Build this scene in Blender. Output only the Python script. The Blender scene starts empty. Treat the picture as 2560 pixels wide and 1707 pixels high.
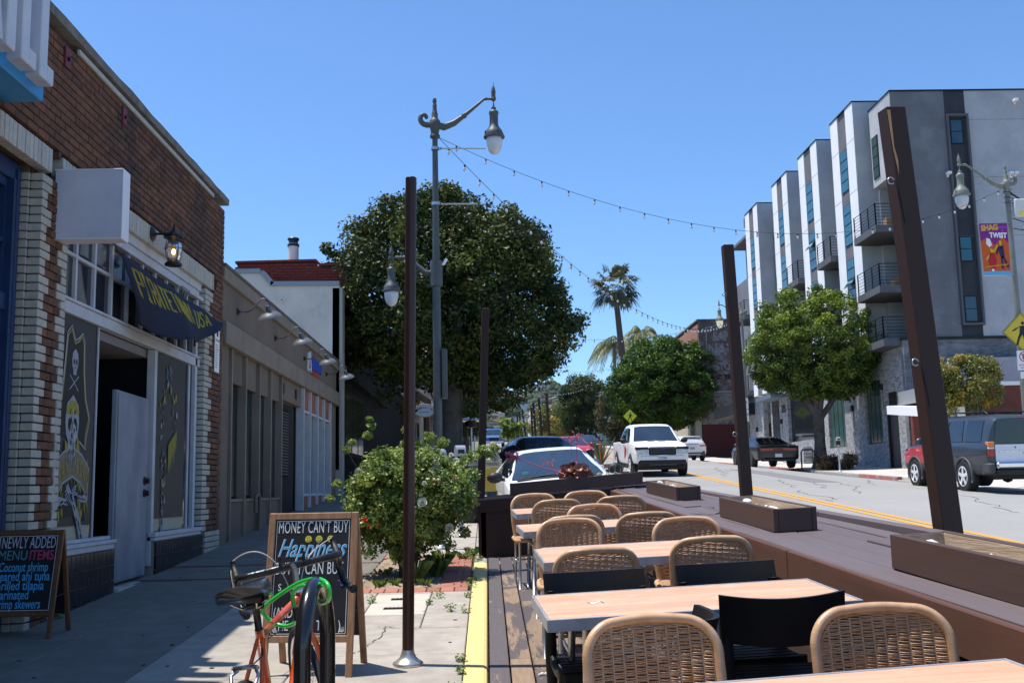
import bpy, math, random
import numpy as np
from mathutils import Vector, Matrix
R = math.radians
random.seed(7)
rnd = random.Random(11)
scn = bpy.context.scene
col = scn.collection
SL = .0545                                     # the street climbs by this much per metre

# ---------------------------------------------------------------- camera
def cam_axes(yaw, pitch, roll):
    cy, sy, cp, sp, cr, sr = math.cos(yaw), math.sin(yaw), math.cos(pitch), math.sin(pitch), math.cos(roll), math.sin(roll)
    f = Vector((sy*cp, cy*cp, sp)); r = Vector((cy, -sy, 0)); u = r.cross(f)
    return cr*r + sr*u, cr*u - sr*r, f
CX, CU, CF = cam_axes(R(1.4634), R(7.9627), R(-1.1676))
EYE = Vector((0, 0, 1.47))
cd = bpy.data.cameras.new('camera'); cam = bpy.data.objects.new('camera', cd); col.objects.link(cam)
cd.sensor_width = 36; cd.lens = 2622.75/2560*36; cd.clip_start = .05; cd.clip_end = 9000
m = Matrix((CX, CU, -CF)).transposed().to_4x4(); m.translation = EYE; cam.matrix_world = m
scn.camera = cam
# ---------------------------------------------------------------- world, sun, exposure
SUN_EL, SUN_TO = R(72), R(-13)                 # elevation; direction (in plan, from +x) in which shadows fall
w = bpy.data.worlds.new('World'); scn.world = w; w.use_nodes = True
nt = w.node_tree; bg = nt.nodes['Background']; sky = nt.nodes.new('ShaderNodeTexSky')
sky.sky_type = 'NISHITA'; sky.sun_disc = False; sky.sun_elevation = SUN_EL
toward = Vector((-math.cos(SUN_TO)*math.cos(SUN_EL), -math.sin(SUN_TO)*math.cos(SUN_EL), math.sin(SUN_EL)))
sky.sun_rotation = math.atan2(toward.x, toward.y)
sky.altitude = 0; sky.air_density = 1.0; sky.dust_density = .25; sky.ozone_density = 3.2
tint = nt.nodes.new('ShaderNodeMix'); tint.data_type = 'RGBA'; tint.blend_type = 'MULTIPLY'; tint.inputs['Factor'].default_value = 1; tint.inputs['B'].default_value = (.80, 1.05, 1.30, 1)
nt.links.new(sky.outputs[0], tint.inputs['A']); nt.links.new(tint.outputs['Result'], bg.inputs[0]); bg.inputs[1].default_value = .125
sd = bpy.data.lights.new('sun', 'SUN'); sd.energy = 5.0; sd.angle = R(.55); sd.color = (1, .955, .89)
so = bpy.data.objects.new('sun', sd); col.objects.link(so)
so.rotation_euler = toward.to_track_quat('Z', 'Y').to_euler(); so.location = (0, 0, 60)
scn.view_settings.view_transform = 'Standard'; scn.view_settings.look = 'None'
scn.view_settings.exposure = .28; scn.view_settings.gamma = 1; scn.view_settings.use_curve_mapping = False
scn.render.engine = 'CYCLES'
scn.cycles.max_bounces = 8; scn.cycles.transparent_max_bounces = 8
try: scn.cycles.use_denoising = True
except Exception: pass

# ---------------------------------------------------------------- ground heights
def S(y): return SL*y if y < 150 else SL*150 + .008*(y-150)
def kerb_x(y): return 13.15 + .02*min(y, 110)
def dl(x, y):
    t = min(1, max(0, (x-8)/6)); return t*t*-.0135*(min(max(y, 0), 80)-10)
def road_z(x, y): return S(y) - .15 + dl(x, y)
def walk_r(x, y): return road_z(14, y) + .14 + .012*(x-14)

# ---------------------------------------------------------------- node materials
def nn(t, typ, **kw):
    n = t.nodes.new(typ)
    for k, v in kw.items():
        if k.startswith('i_'):
            n.inputs[k[2:].replace('_', ' ')].default_value = v
        else: setattr(n, k, v)
    return n
def c4(c): return (c[0], c[1], c[2], 1)
MATS = {}
def mat(name, c, rough=.7, c2=None, scale=6, stretch=(1,1,1), bump=.0, bscale=None, metal=0, spec=.5, mixlo=.35, mixhi=.65, c3=None, s3=1.3, lo3=.5, hi3=.7,
        rand=.0, coat=0, trans=0, emit=None, es=0, ior=1.45, detail=6, alpha=1, vcol=0, coord='Object', rough2=None, transl=0, sat3=None, dist=.002):
    if name in MATS: return MATS[name]
    M = bpy.data.materials.new(name); M.use_nodes = True; t = M.node_tree; b = t.nodes['Principled BSDF']
    L = t.links.new
    b.inputs['Roughness'].default_value = rough; b.inputs['Metallic'].default_value = metal
    b.inputs['Specular IOR Level'].default_value = spec; b.inputs['IOR'].default_value = ior
    b.inputs['Coat Weight'].default_value = coat; b.inputs['Coat Roughness'].default_value = .06
    b.inputs['Transmission Weight'].default_value = trans
    b.inputs['Alpha'].default_value = alpha
    if emit: b.inputs['Emission Color'].default_value = c4(emit); b.inputs['Emission Strength'].default_value = es
    tc = nn(t, 'ShaderNodeTexCoord'); mp = nn(t, 'ShaderNodeMapping'); mp.inputs['Scale'].default_value = stretch
    src = tc.outputs[coord]
    if rand:
        oi = nn(t, 'ShaderNodeObjectInfo'); ad = nn(t, 'ShaderNodeVectorMath', operation='ADD'); ml = nn(t, 'ShaderNodeVectorMath', operation='SCALE'); ml.inputs['Scale'].default_value = 37
        cb = nn(t, 'ShaderNodeCombineXYZ')
        for i in range(3): L(oi.outputs['Random'], cb.inputs[i])
        L(cb.outputs[0], ml.inputs[0]); L(src, ad.inputs[0]); L(ml.outputs[0], ad.inputs[1]); src = ad.outputs[0]
    L(src, mp.inputs[0])
    cur = None
    if c2 is not None:
        n = nn(t, 'ShaderNodeTexNoise'); n.inputs['Scale'].default_value = scale; n.inputs['Detail'].default_value = detail; n.inputs['Roughness'].default_value = .62
        L(mp.outputs[0], n.inputs['Vector'])
        mr = nn(t, 'ShaderNodeMapRange'); mr.inputs['From Min'].default_value = mixlo; mr.inputs['From Max'].default_value = mixhi
        L(n.outputs['Fac'], mr.inputs['Value'])
        mx = nn(t, 'ShaderNodeMix', data_type='RGBA'); mx.inputs['A'].default_value = c4(c); mx.inputs['B'].default_value = c4(c2)
        L(mr.outputs[0], mx.inputs['Factor']); cur = mx.outputs['Result']
    if c3 is not None:
        n3 = nn(t, 'ShaderNodeTexNoise'); n3.inputs['Scale'].default_value = s3; n3.inputs['Detail'].default_value = 8; n3.inputs['Roughness'].default_value = .7
        L(src, n3.inputs['Vector'])
        m3 = nn(t, 'ShaderNodeMapRange'); m3.inputs['From Min'].default_value = lo3; m3.inputs['From Max'].default_value = hi3; L(n3.outputs['Fac'], m3.inputs['Value'])
        x3 = nn(t, 'ShaderNodeMix', data_type='RGBA'); x3.inputs['B'].default_value = c4(c3)
        if cur is not None: L(cur, x3.inputs['A'])
        else: x3.inputs['A'].default_value = c4(c)
        L(m3.outputs[0], x3.inputs['Factor']); cur = x3.outputs['Result']
    if rand:
        hs = nn(t, 'ShaderNodeHueSaturation'); r2 = nn(t, 'ShaderNodeMapRange'); r2.inputs['To Min'].default_value = 1-rand; r2.inputs['To Max'].default_value = 1+rand
        L(oi.outputs['Random'], r2.inputs['Value']); L(r2.outputs[0], hs.inputs['Value'])
        if cur is not None: L(cur, hs.inputs['Color'])
        else: hs.inputs['Color'].default_value = c4(c)
        cur = hs.outputs[0]
    if vcol:
        at = nn(t, 'ShaderNodeAttribute', attribute_name='tone'); mr = nn(t, 'ShaderNodeMapRange'); mr.inputs['To Min'].default_value = 1-vcol; mr.inputs['To Max'].default_value = 1+vcol
        L(at.outputs['Fac'], mr.inputs['Value']); hs = nn(t, 'ShaderNodeHueSaturation'); L(mr.outputs[0], hs.inputs['Value'])
        if cur is not None: L(cur, hs.inputs['Color'])
        else: hs.inputs['Color'].default_value = c4(c)
        cur = hs.outputs[0]
    if cur is not None: L(cur, b.inputs['Base Color'])
    else: b.inputs['Base Color'].default_value = c4(c)
    if bump:
        n2 = nn(t, 'ShaderNodeTexNoise'); n2.inputs['Scale'].default_value = bscale or scale*4; n2.inputs['Detail'].default_value = 5
        L(mp.outputs[0], n2.inputs['Vector']); bp = nn(t, 'ShaderNodeBump'); bp.inputs['Strength'].default_value = bump; bp.inputs['Distance'].default_value = dist*5
        L(n2.outputs['Fac'], bp.inputs['Height']); L(bp.outputs[0], b.inputs['Normal'])
        if rough2 is not None:
            rr = nn(t, 'ShaderNodeMapRange'); rr.inputs['To Min'].default_value = rough; rr.inputs['To Max'].default_value = rough2; rr.inputs['From Min'].default_value = .35; rr.inputs['From Max'].default_value = .65
            L(n2.outputs['Fac'], rr.inputs['Value']); L(rr.outputs[0], b.inputs['Roughness'])
    if transl:
        tr = nn(t, 'ShaderNodeBsdfTranslucent'); ms = nn(t, 'ShaderNodeMixShader'); ms.inputs[0].default_value = transl
        if cur is not None: L(cur, tr.inputs[0])
        else: tr.inputs[0].default_value = c4(c)
        out = t.nodes['Material Output']; L(b.outputs[0], ms.inputs[1]); L(tr.outputs[0], ms.inputs[2]); L(ms.outputs[0], out.inputs[0])
    MATS[name] = M; return M

# ---------------------------------------------------------------- mesh collector
class MB:
    def __init__(s): s.v = []; s.f = []; s.m = []; s.tone = []
    def add(s, vs, fs, mi=0, tone=.5):
        o = len(s.v); s.v += [tuple(v) for v in vs]; s.f += [tuple(i+o for i in f) for f in fs]; s.m += [mi]*len(fs); s.tone += [tone]*len(fs)
        return s
    def box(s, x0, x1, y0, y1, z0, z1, mi=0, ch=0, M=None, tone=.5):
        if x0 > x1: x0, x1 = x1, x0
        if y0 > y1: y0, y1 = y1, y0
        if z0 > z1: z0, z1 = z1, z0
        if ch <= 0:
            vs = [(x, y, z) for z in (z0, z1) for y in (y0, y1) for x in (x0, x1)]
            fs = [(0,2,3,1), (4,5,7,6), (0,1,5,4), (1,3,7,5), (3,2,6,7), (2,0,4,6)]
        else:
            vs = []; idx = {}
            lo, hi = (x0, y0, z0), (x1, y1, z1)
            for cx in (0,1):
                for cy in (0,1):
                    for cz in (0,1):
                        for a in range(3):
                            p = []
                            for k, cc in enumerate((cx, cy, cz)):
                                e = hi[k] if cc else lo[k]
                                if k != a: e += -ch if cc else ch
                                p.append(e)
                            idx[(cx, cy, cz, a)] = len(vs); vs.append(tuple(p))
            fs = []
            for a in range(3):
                u, v = (a+1) % 3, (a+2) % 3
                for c in (0, 1):
                    q = []
                    for (cu, cv) in ((0,0), (1,0), (1,1), (0,1)):
                        k = [0,0,0]; k[a] = c; k[u] = cu; k[v] = cv; q.append(idx[(k[0], k[1], k[2], a)])
                    fs.append(tuple(q if c else q[::-1]))
                for cu in (0, 1):
                    for cv in (0, 1):
                        k0 = [0,0,0]; k1 = [0,0,0]; k0[u] = k1[u] = cu; k0[v] = k1[v] = cv; k1[a] = 1
                        q = (idx[(*k0, u)], idx[(*k1, u)], idx[(*k1, v)], idx[(*k0, v)])
                        fs.append(q if cu == cv else q[::-1])
            for cx in (0,1):
                for cy in (0,1):
                    for cz in (0,1):
                        q = tuple(idx[(cx, cy, cz, a)] for a in range(3)); fs.append(q if (cx+cy+cz) % 2 else q[::-1])
        if M is not None: vs = [tuple(M @ Vector(v)) for v in vs]
        return s.add(vs, fs, mi, tone)
    def tube(s, pts, r, seg=8, mi=0, cap=True, closed=False, up=None, flat=1, tone=.5):
        pts = [Vector(p) for p in pts]; n = len(pts); rs = r if hasattr(r, '__len__') else [r]*n
        vs = []; prev = None
        for i, p in enumerate(pts):
            if closed: d = pts[(i+1) % n] - pts[i-1]
            else: d = pts[min(i+1, n-1)] - pts[max(i-1, 0)]
            if d.length < 1e-9: d = Vector((0,0,1))
            d.normalize()
            if prev is None:
                a = Vector(up) if up else (Vector((0,0,1)) if abs(d.z) < .9 else Vector((1,0,0)))
            else: a = prev
            a = a - d*a.dot(d)
            if a.length < 1e-6: a = d.orthogonal()
            a.normalize(); prev = a; b = d.cross(a)
            for k in range(seg):
                t = 2*math.pi*k/seg; vs.append(p + rs[i]*(a*math.cos(t)*flat + b*math.sin(t)))
        fs = []
        for i in range(n if closed else n-1):
            j = (i+1) % n
            for k in range(seg):
                l = (k+1) % seg; fs.append((i*seg+k, j*seg+k, j*seg+l, i*seg+l)[::-1])
        if cap and not closed: fs.append(tuple(range(seg))); fs.append(tuple((n-1)*seg+k for k in range(seg))[::-1])
        return s.add(vs, fs, mi, tone)
    def lathe(s, prof, c=(0,0,0), seg=16, mi=0, axis='z', M=None, tone=.5):
        vs = []; fs = []; n = len(prof)
        for (r, z) in prof:
            for k in range(seg):
                t = 2*math.pi*k/seg; x, y = r*math.cos(t), r*math.sin(t)
                p = (x, y, z) if axis == 'z' else ((z, x, y) if axis == 'x' else (y, z, x))
                vs.append((p[0]+c[0], p[1]+c[1], p[2]+c[2]))
        for i in range(n-1):
            for k in range(seg):
                l = (k+1) % seg; fs.append((i*seg+k, i*seg+l, (i+1)*seg+l, (i+1)*seg+k))
        if prof[0][0] > 1e-5: fs.append(tuple(range(seg))[::-1])
        if prof[-1][0] > 1e-5: fs.append(tuple((n-1)*seg+k for k in range(seg)))
        if M is not None: vs = [tuple(M @ Vector(v)) for v in vs]
        return s.add(vs, fs, mi, tone)
    def prism(s, poly, a0, a1, axis='x', mi=0, M=None):
        # poly is a ccw list of 2-d points; axis x: (y,z), y: (x,z), z: (x,y)
        n = len(poly); f3 = {'x': lambda a, p: (a, p[0], p[1]), 'y': lambda a, p: (p[0], a, p[1]), 'z': lambda a, p: (p[0], p[1], a)}[axis]
        vs = [f3(a0, p) for p in poly] + [f3(a1, p) for p in poly]
        fs = [tuple(range(n))[::-1], tuple(range(n, 2*n))] + [(i, (i+1) % n, (i+1) % n+n, i+n) for i in range(n)]
        if axis == 'y': fs = [f[::-1] for f in fs]
        if (a1 < a0): fs = [f[::-1] for f in fs]
        if M is not None: vs = [tuple(M @ Vector(v)) for v in vs]
        return s.add(vs, fs, mi)
    def grid(s, P, mi=0, tone=.5):
        # P: list of rows of points
        nr, nc = len(P), len(P[0]); vs = [p for row in P for p in row]
        fs = [(i*nc+j, i*nc+j+1, (i+1)*nc+j+1, (i+1)*nc+j) for i in range(nr-1) for j in range(nc-1)]
        return s.add(vs, fs, mi, tone)
    def ball(s, c, r, seg=12, mi=0, sc=(1,1,1)):
        n = max(4, seg//2); prof = [(r*math.sin(math.pi*i/n), -r*math.cos(math.pi*i/n)) for i in range(n+1)]
        o = len(s.v); s.lathe(prof, (0,0,0), seg, mi)
        for i in range(o, len(s.v)): v = s.v[i]; s.v[i] = (v[0]*sc[0]+c[0], v[1]*sc[1]+c[1], v[2]*sc[2]+c[2])
        return s
    def mesh(s, name, mats, smooth=False, ang=None):
        me = bpy.data.meshes.new(name); me.from_pydata(s.v, [], s.f)
        if not isinstance(mats, (list, tuple)): mats = [mats]
        for x in mats: me.materials.append(x)
        if any(s.m): me.polygons.foreach_set('material_index', s.m)
        if len(set(s.tone)) > 1:
            a = me.attributes.new('tone', 'FLOAT', 'FACE'); a.data.foreach_set('value', s.tone)
        if smooth: me.polygons.foreach_set('use_smooth', [True]*len(s.f))
        me.update()
        if smooth and ang:
            try: me.set_sharp_from_angle(angle=R(ang))
            except Exception: pass
        return me
    def build(s, name, mats, parent=None, smooth=False, ang=None, loc=None, **props):
        o = bpy.data.objects.new(name, s.mesh(name, mats, smooth, ang)); col.objects.link(o)
        if parent is not None: o.parent = parent
        if loc is not None: o.location = loc
        for k, v in props.items(): o[k] = v
        return o
def thing(name, label, cat, loc=(0,0,0), rz=0, group=None, tilt=None):
    o = bpy.data.objects.new(name, None); o.empty_display_size = .1; col.objects.link(o)
    o.location = loc; o.rotation_euler = tilt if tilt else (0, 0, rz); o['label'] = label; o['category'] = cat
    if group: o['group'] = group
    return o
def inst(name, me, parent, loc=(0,0,0), rot=(0,0,0), sc=None):
    o = bpy.data.objects.new(name, me); col.objects.link(o); o.parent = parent; o.location = loc; o.rotation_euler = rot
    if sc: o.scale = sc
    return o
def copy_tree(o, parent=None):
    c = o.copy(); col.objects.link(c); c.parent = parent
    for ch in [x for x in bpy.data.objects if x.parent == o]: copy_tree(ch, c)
    return c
def text(name, body, m, parent, loc, rot, size, ext=.002, off=0, shear=0, sx=1, align='LEFT', space=1):
    cu = bpy.data.curves.new(name, 'FONT'); cu.body = body; cu.size = size; cu.extrude = ext; cu.offset = off; cu.shear = shear
    cu.align_x = align; cu.space_character = space; cu.resolution_u = 3; cu.materials.append(m)
    t_ = bpy.data.objects.new(name, cu); me = bpy.data.meshes.new_from_object(t_); bpy.data.objects.remove(t_); me.name = name
    o = bpy.data.objects.new(name, me); col.objects.link(o); o.parent = parent; o.location = loc; o.rotation_euler = rot; o.scale = (sx, 1, 1)
    return o
def fit(o, wd):
    xs = [v.co.x for v in o.data.vertices]; w_ = max(xs)-min(xs); o.scale = (wd/w_, 1, 1); return o
def struct(o): o['kind'] = 'structure'; return o
def rotz(a): return Matrix.Rotation(a, 4, 'Z')
def TR(*a): return Matrix.Translation(Vector(a))
def wb(mb, name, mats, parent, smooth=False, ang=None, **k):
    l = parent.location if parent is not None else Vector((0,0,0))
    mb.v = [(v[0]-l.x, v[1]-l.y, v[2]-l.z) for v in mb.v]
    return mb.build(name, mats, parent, smooth, ang, **k)
def drape(mb, fn):
    mb.v = [(v[0], v[1], v[2]+fn(v[0], v[1])) for v in mb.v]; return mb
# ---------------------------------------------------------------- materials of the setting
m_earth = mat('dry_earth', (.16,.12,.085), .95, (.27,.21,.15), 3, bump=.6, bscale=30)
m_asphalt = mat('worn_asphalt', (.235,.225,.208), .9, (.34,.328,.305), 42, bump=.5, bscale=160, c3=(.345,.332,.31), s3=.16, lo3=.42, hi3=.72, mixlo=.40, mixhi=.60)
m_yline = mat('yellow_road_paint', (.72,.36,.045), .6, (.60,.30,.05), 30, c3=(.35,.24,.12), s3=14, lo3=.62, hi3=.72)
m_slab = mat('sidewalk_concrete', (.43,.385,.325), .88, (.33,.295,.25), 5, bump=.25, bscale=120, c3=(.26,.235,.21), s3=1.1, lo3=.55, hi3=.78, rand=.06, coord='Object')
m_slab2 = mat('sidewalk_concrete_far', (.56,.52,.46), .88, (.47,.44,.39), 4, bump=.2, bscale=80, rand=.05)
m_joint = mat('joint_dirt', (.10,.085,.065), .95, (.05,.06,.03), 8)
m_kerb = mat('kerb_concrete', (.40,.37,.33), .9, (.26,.24,.21), 9, bump=.3, bscale=90)
m_kyel = mat('kerb_yellow_paint', (.78,.60,.23), .75, (.68,.53,.22), 12, bump=.3, bscale=140, c3=(.34,.27,.14), s3=9, lo3=.66, hi3=.76)
m_kred = mat('kerb_red_paint', (.36,.10,.09), .8, (.28,.13,.12), 5, c3=(.30,.25,.22), s3=3, lo3=.5, hi3=.6)
m_pbrick = mat('paver_brick', (.40,.17,.115), .85, (.33,.13,.09), 8, bump=.3, bscale=90, rand=.14)
m_dbrick = mat('dark_band_brick', (.13,.05,.04), .85, (.09,.04,.035), 8, rand=.1)
m_light = mat('light_concrete_panel', (.56,.51,.42), .85, (.48,.44,.37), 5, bump=.15)
m_iron = mat('cast_iron', (.03,.03,.03), .5, metal=.6)
m_grass = mat('weed_leaf', (.10,.17,.045), .6, (.19,.22,.06), 20, transl=.25, vcol=.35)

# ---- ground sheet, road
def sheet(xs, ys, zf, mi=0):
    g = MB(); g.grid([[(x, y, zf(x, y)) for x in xs] for y in ys]); return g
def fr(a, b, n): return [a+(b-a)*i/n for i in range(n+1)]
ys_all = fr(-30, 150, 60) + fr(160, 340, 9) + [400, 600, 900, 1500, 2500, 4000, 6990]
gx = [-4990,-1500,-400,-120,-40,-8,-3.7,17.6,40,120,400,1500,4990]
g = sheet(gx, ys_all, lambda x, y: (S(y) if y < 340 else 9.7) - 1.0 - (0 if y < 340 else .5))
struct(g.build('ground', m_earth, smooth=True))
g = MB(); rows = []
for y in fr(-25, 150, 70) + fr(155, 330, 20):
    K = kerb_x(y); rows.append([(x, y, road_z(x, y)) for x in [-.02] + fr(1.5, K+.02, 14)])
g.grid(rows); road = struct(g.build('road', m_asphalt, smooth=True))
g = MB()
for off in (-.11, .11):
    rows = []
    for y in fr(-25, 150, 70) + fr(155, 330, 20):
        rows.append([(6.95+off+d, y, road_z(6.95+off+d, y)+.006) for d in (-.065, .065)])
    g.grid(rows)
g.build('centre_line', m_yline, road)
g = MB(); rows = []
for y in fr(-25, 150, 60):
    K = kerb_x(y); rows.append([(x, y, road_z(x, y)+.005) for x in (K-.62, K-.3, K-.005)])
g.grid(rows); g.build('gutter', mat('gutter_concrete', (.46,.435,.39), .9, (.38,.36,.32), 3, bump=.2, bscale=60), road)

# ---- left sidewalk with its slabs
sw = struct(sheet([-4.4, -.17], fr(-20, 150, 50), lambda x, y: S(y)-.03).build('sidewalk', m_joint))
def slab(x0, x1, y0, y1, m=None, name='paving_slab', par=None, top=.0, th=.06, ch=.006, rz=0):
    g = MB(); g.box(x0+.004, x1-.004, y0+.004, y1-.004, top-th, top, 0, ch); drape(g, lambda x, y: S(y)+rz)
    cx, cy = (x0+x1)/2, (y0+y1)/2; cz = S(cy)
    g.v = [(a-cx, b-cy, c-cz) for a, b, c in g.v]
    return g.build(name, m or m_slab, par or sw, loc=(cx, cy, cz))
def slabs(x0, x1, ys, **k):
    for a, b in zip(ys, ys[1:]): slab(x0, x1, a, b, top=rnd.uniform(-.003, .003), **k)
m_slab_shade = mat('shade_toned_concrete', (.21,.19,.158), .9, (.16,.145,.12), 4, bump=.3, bscale=110, c3=(.15,.135,.115), s3=1.3, lo3=.52, hi3=.76, rand=.07)  # same concrete, darkened: the building's shade is put into the colour
m_slab_half = mat('half_shade_toned_concrete', (.38,.345,.29), .9, (.30,.27,.225), 5, bump=.3, bscale=110, c3=(.20,.18,.15), s3=1.5, lo3=.56, hi3=.78, rand=.06)  # middle row of slabs, partly darkened to paint in the building's shade
slabs(-4.4, -3.05, [-2,1.2,3.1,4.9,6.6,8.0,9.55,11.07], m=m_slab_shade)
slabs(-3.05, -2.22, [-2,.9,2.8,4.7,6.45,8.0,9.55,11.07], m=m_slab_shade); slabs(-2.22, -1.24, [-2,.8,2.4,3.9,5.3,6.6,7.7,8.7,9.93,11.07], m=m_slab_half)
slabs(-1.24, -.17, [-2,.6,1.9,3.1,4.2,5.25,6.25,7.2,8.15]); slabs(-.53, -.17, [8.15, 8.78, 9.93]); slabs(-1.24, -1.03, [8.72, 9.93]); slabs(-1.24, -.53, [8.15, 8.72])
slabs(-4.4, -2.9, [11.19, 12.16], m=m_slab_shade); slabs(-2.9, -1.24, [11.19, 12.16], m=m_slab_shade); 
for x in np.arange(-3.9, -1.3, .2):
    slab(x, x+.2, 11.07, 11.19, m_dbrick, 'brick', top=.001, ch=.004); slab(x, x+.2, 12.16, 12.28, m_dbrick, 'brick', top=.001, ch=.004)
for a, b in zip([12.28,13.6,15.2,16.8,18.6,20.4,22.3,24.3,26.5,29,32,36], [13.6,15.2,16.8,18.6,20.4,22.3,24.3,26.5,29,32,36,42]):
    slab(-4.4, -2.6, a, b, m_slab_shade); slab(-2.6, -1.24, a, b, m_slab_shade); 
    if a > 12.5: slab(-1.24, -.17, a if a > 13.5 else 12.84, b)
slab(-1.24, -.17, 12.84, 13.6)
slab(-4.4, -.17, 42, 150, m_slab_shade, th=.05)
for (x0, x1, y0, y1) in ((3.4, 4.6, 20, 24.5), (9.2, 10.1, 30, 40), (5.0, 5.5, 13, 19)):
    g = MB(); g.grid([[(x+rnd.uniform(-.03,.03), y, road_z(x, y)+.004) for x in fr(x0, x1, 4)] for y in fr(y0, y1, 10)]); g.build('asphalt_patch', mat('asphalt_patch_m', (.17,.165,.155), .9, (.22,.21,.20), 40, bump=.4, bscale=150), road)
for k in range(9):
    x, y = rnd.uniform(3, 12), rnd.uniform(14, 40); g = MB(); P = []
    for i in range(16): P.append((x, y)); x += rnd.uniform(-.12,.22); y += rnd.uniform(.1,.5)
    g.grid([[(a-.012, b, road_z(a, b)+.004), (a+.012, b+.01, road_z(a, b)+.004)] for a, b in P]); g.build('crack', m_joint, road)
pg = slab(-1.03, -.53, 8.72, 9.8, m_light, top=.004); slab(-1.03, -.53, 9.8, 9.93)
for (gx0, gy) in ((-.79, 9.02), (-.77, 9.5)):
    g = MB(); g.box(gx0-.1, gx0+.1, gy-.04, gy+.04, -.01, .008)
    for k in range(6): g.box(gx0-.09+.033*k, gx0-.068+.033*k, gy-.032, gy+.032, .008, .012, 1)
    drape(g, lambda x, y: S(y)); wb(g, 'drain_grate', [mat('grate_hole', (.01,.01,.01), .9), m_iron], None)

for o in [o for o in bpy.data.objects if o.name.startswith('drain_grate')]:
    o.parent = sw
# brick edging round the tree well
for x in np.arange(-1.24, -.2, .13):
    slab(x, min(x+.13, -.19), 9.93, 10.19, m_pbrick, 'brick', top=.004, ch=.006)
for i, y in enumerate(np.arange(10.19, 12.84, .11)):
    for a, b in (((-.48, -.34), (-.34, -.19)) if i % 2 else ((-.48, -.27), (-.27, -.19))):
        slab(a, b, y, min(y+.11, 12.84), m_pbrick, 'brick', top=.004, ch=.006)
for x in np.arange(-1.24, -.5, .13):
    slab(x, min(x+.13, -.48), 12.6, 12.84, m_pbrick, 'brick', top=.004, ch=.006)
g = MB(); rr = random.Random(3)
g.grid([[(x, y, S(y)-.02+rr.uniform(-.012,.03)) for x in fr(-1.24,-.48,12)] for y in fr(10.19,12.6,34)])
struct(g.build('planting_bed', mat('bed_soil', (.20,.14,.09), .95, (.40,.32,.23), 14, bump=.8, bscale=60), smooth=True))
# cracks: thin dark irregular strips
def crack(pts, wd=.006):
    g = MB(); rows = []
    P = []
    for a, b in zip(pts, pts[1:]):
        for i in range(8):
            t = i/8; P.append((a[0]+(b[0]-a[0])*t + rnd.uniform(-.012,.012), a[1]+(b[1]-a[1])*t+rnd.uniform(-.012,.012)))
    for (x, y) in P: h = wd*rnd.uniform(.3, 1); rows.append([(x-h, y-h*.4, S(y)+.0045), (x+h, y+h*.4, S(y)+.0045)])
    g.grid(rows); g.build('crack', m_joint, sw)
for k in range(90):
    x, y = rnd.uniform(-3.4,-.25), rnd.uniform(3.5, 16); r_ = rnd.uniform(.008,.02)
    g = MB(); g.prism([(x+r_*rnd.uniform(.6,1.1)*math.cos(a), y+r_*rnd.uniform(.6,1.1)*math.sin(a)) for a in [i*math.pi/4 for i in range(8)]], S(y)+.003, S(y)+.0052, 'z')
    if not (x > -1.25 and 9.9 < y < 12.9): g.build('gum_spot', mat('gum_stain', (.06,.055,.05), .9), sw)
crack([(-1.02,8.18),(-.80,8.22),(-.55,8.10),(-.17,8.14)]); crack([(-.80,8.22),(-.78,7.85),(-.86,7.5),(-.93,7.22)]); crack([(-2.22,8.7),(-1.9,9.5),(-2.1,9.9)], .004)

# ---- left kerb
def kerb_run(x0, x1, y0, y1, zf, m, name, par, step=2.0, r=.03, dz=-.35):
    g = MB(); rows = []
    n = max(2, int((y1-y0)/step))
    for y in fr(y0, y1, n):
        a = x0(y) if callable(x0) else x0; b = x1(y) if callable(x1) else x1; z = zf(y)
        s_ = 1 if b > a else -1
        rows.append([(a, y, z+dz), (a, y, z-.004), (a+.01*s_, y, z), (b-r*s_, y, z), (b-r*.3*s_, y, z-r*.3), (b, y, z-r), (b+.012*s_, y, z+dz)])
    g.grid(rows); g.f += [tuple(range(7)), tuple(range(len(g.v)-7, len(g.v)))]; g.m += [0, 0]; g.tone += [.5,.5]
    return g.build(name, m, par)
kl = struct(MB().box(-.168,-.03,-20,-10,-1.4,-.9).build('kerb', m_kerb))
kerb_run(-.166, -.018, -8, 2.6, lambda y: S(y)+.004, m_kyel, 'yellow_kerb_section', kl)
for a, b in ((2.604, 5.1), (5.104, 7.62), (7.624, 10.3), (10.304, 12.0)):
    kerb_run(-.166, -.018, a, b, lambda y: S(y)+.004, m_kyel, 'yellow_kerb_section', kl)
for a in list(range(0, 40, 4)): kerb_run(-.166, -.018, 12.004+a*3, 12.0+a*3+11.99, lambda y: S(y)+.002, m_kerb, 'grey_kerb_section', kl, step=4)

# ---- right kerb and sidewalk
kr = struct(sheet([0,1],[0,1],lambda x,y:-9).build('right_kerb', m_kerb)); 
def rk(a, b, m, nm, drop=0):
    kerb_run(lambda y: kerb_x(y)+.16, lambda y: kerb_x(y), a, b, lambda y: road_z(kerb_x(y), y)+.14-drop, m, nm, kr, step=3, dz=-.3)
rk(-20, 31, m_kerb, 'dropped_kerb', .11); 
for (a, b, m_, n_) in ((35.5,39.4,m_kred,'red_kerb_section'), (39.4,46,m_kerb,'grey_kerb_section'), (46,53,m_kred,'red_kerb_section'), (53,58,m_kerb,'dropped_kerb'), (58,66,m_kred,'red_kerb_section'),
        (66,71,m_kerb,'dropped_kerb'), (71,84,m_kred,'red_kerb_section'), (84,150,m_kerb,'grey_kerb_section')): rk(a+.01, b-.01, m_, n_)
rk(31, 35.49, m_kerb, 'dropped_kerb', .1)
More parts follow.
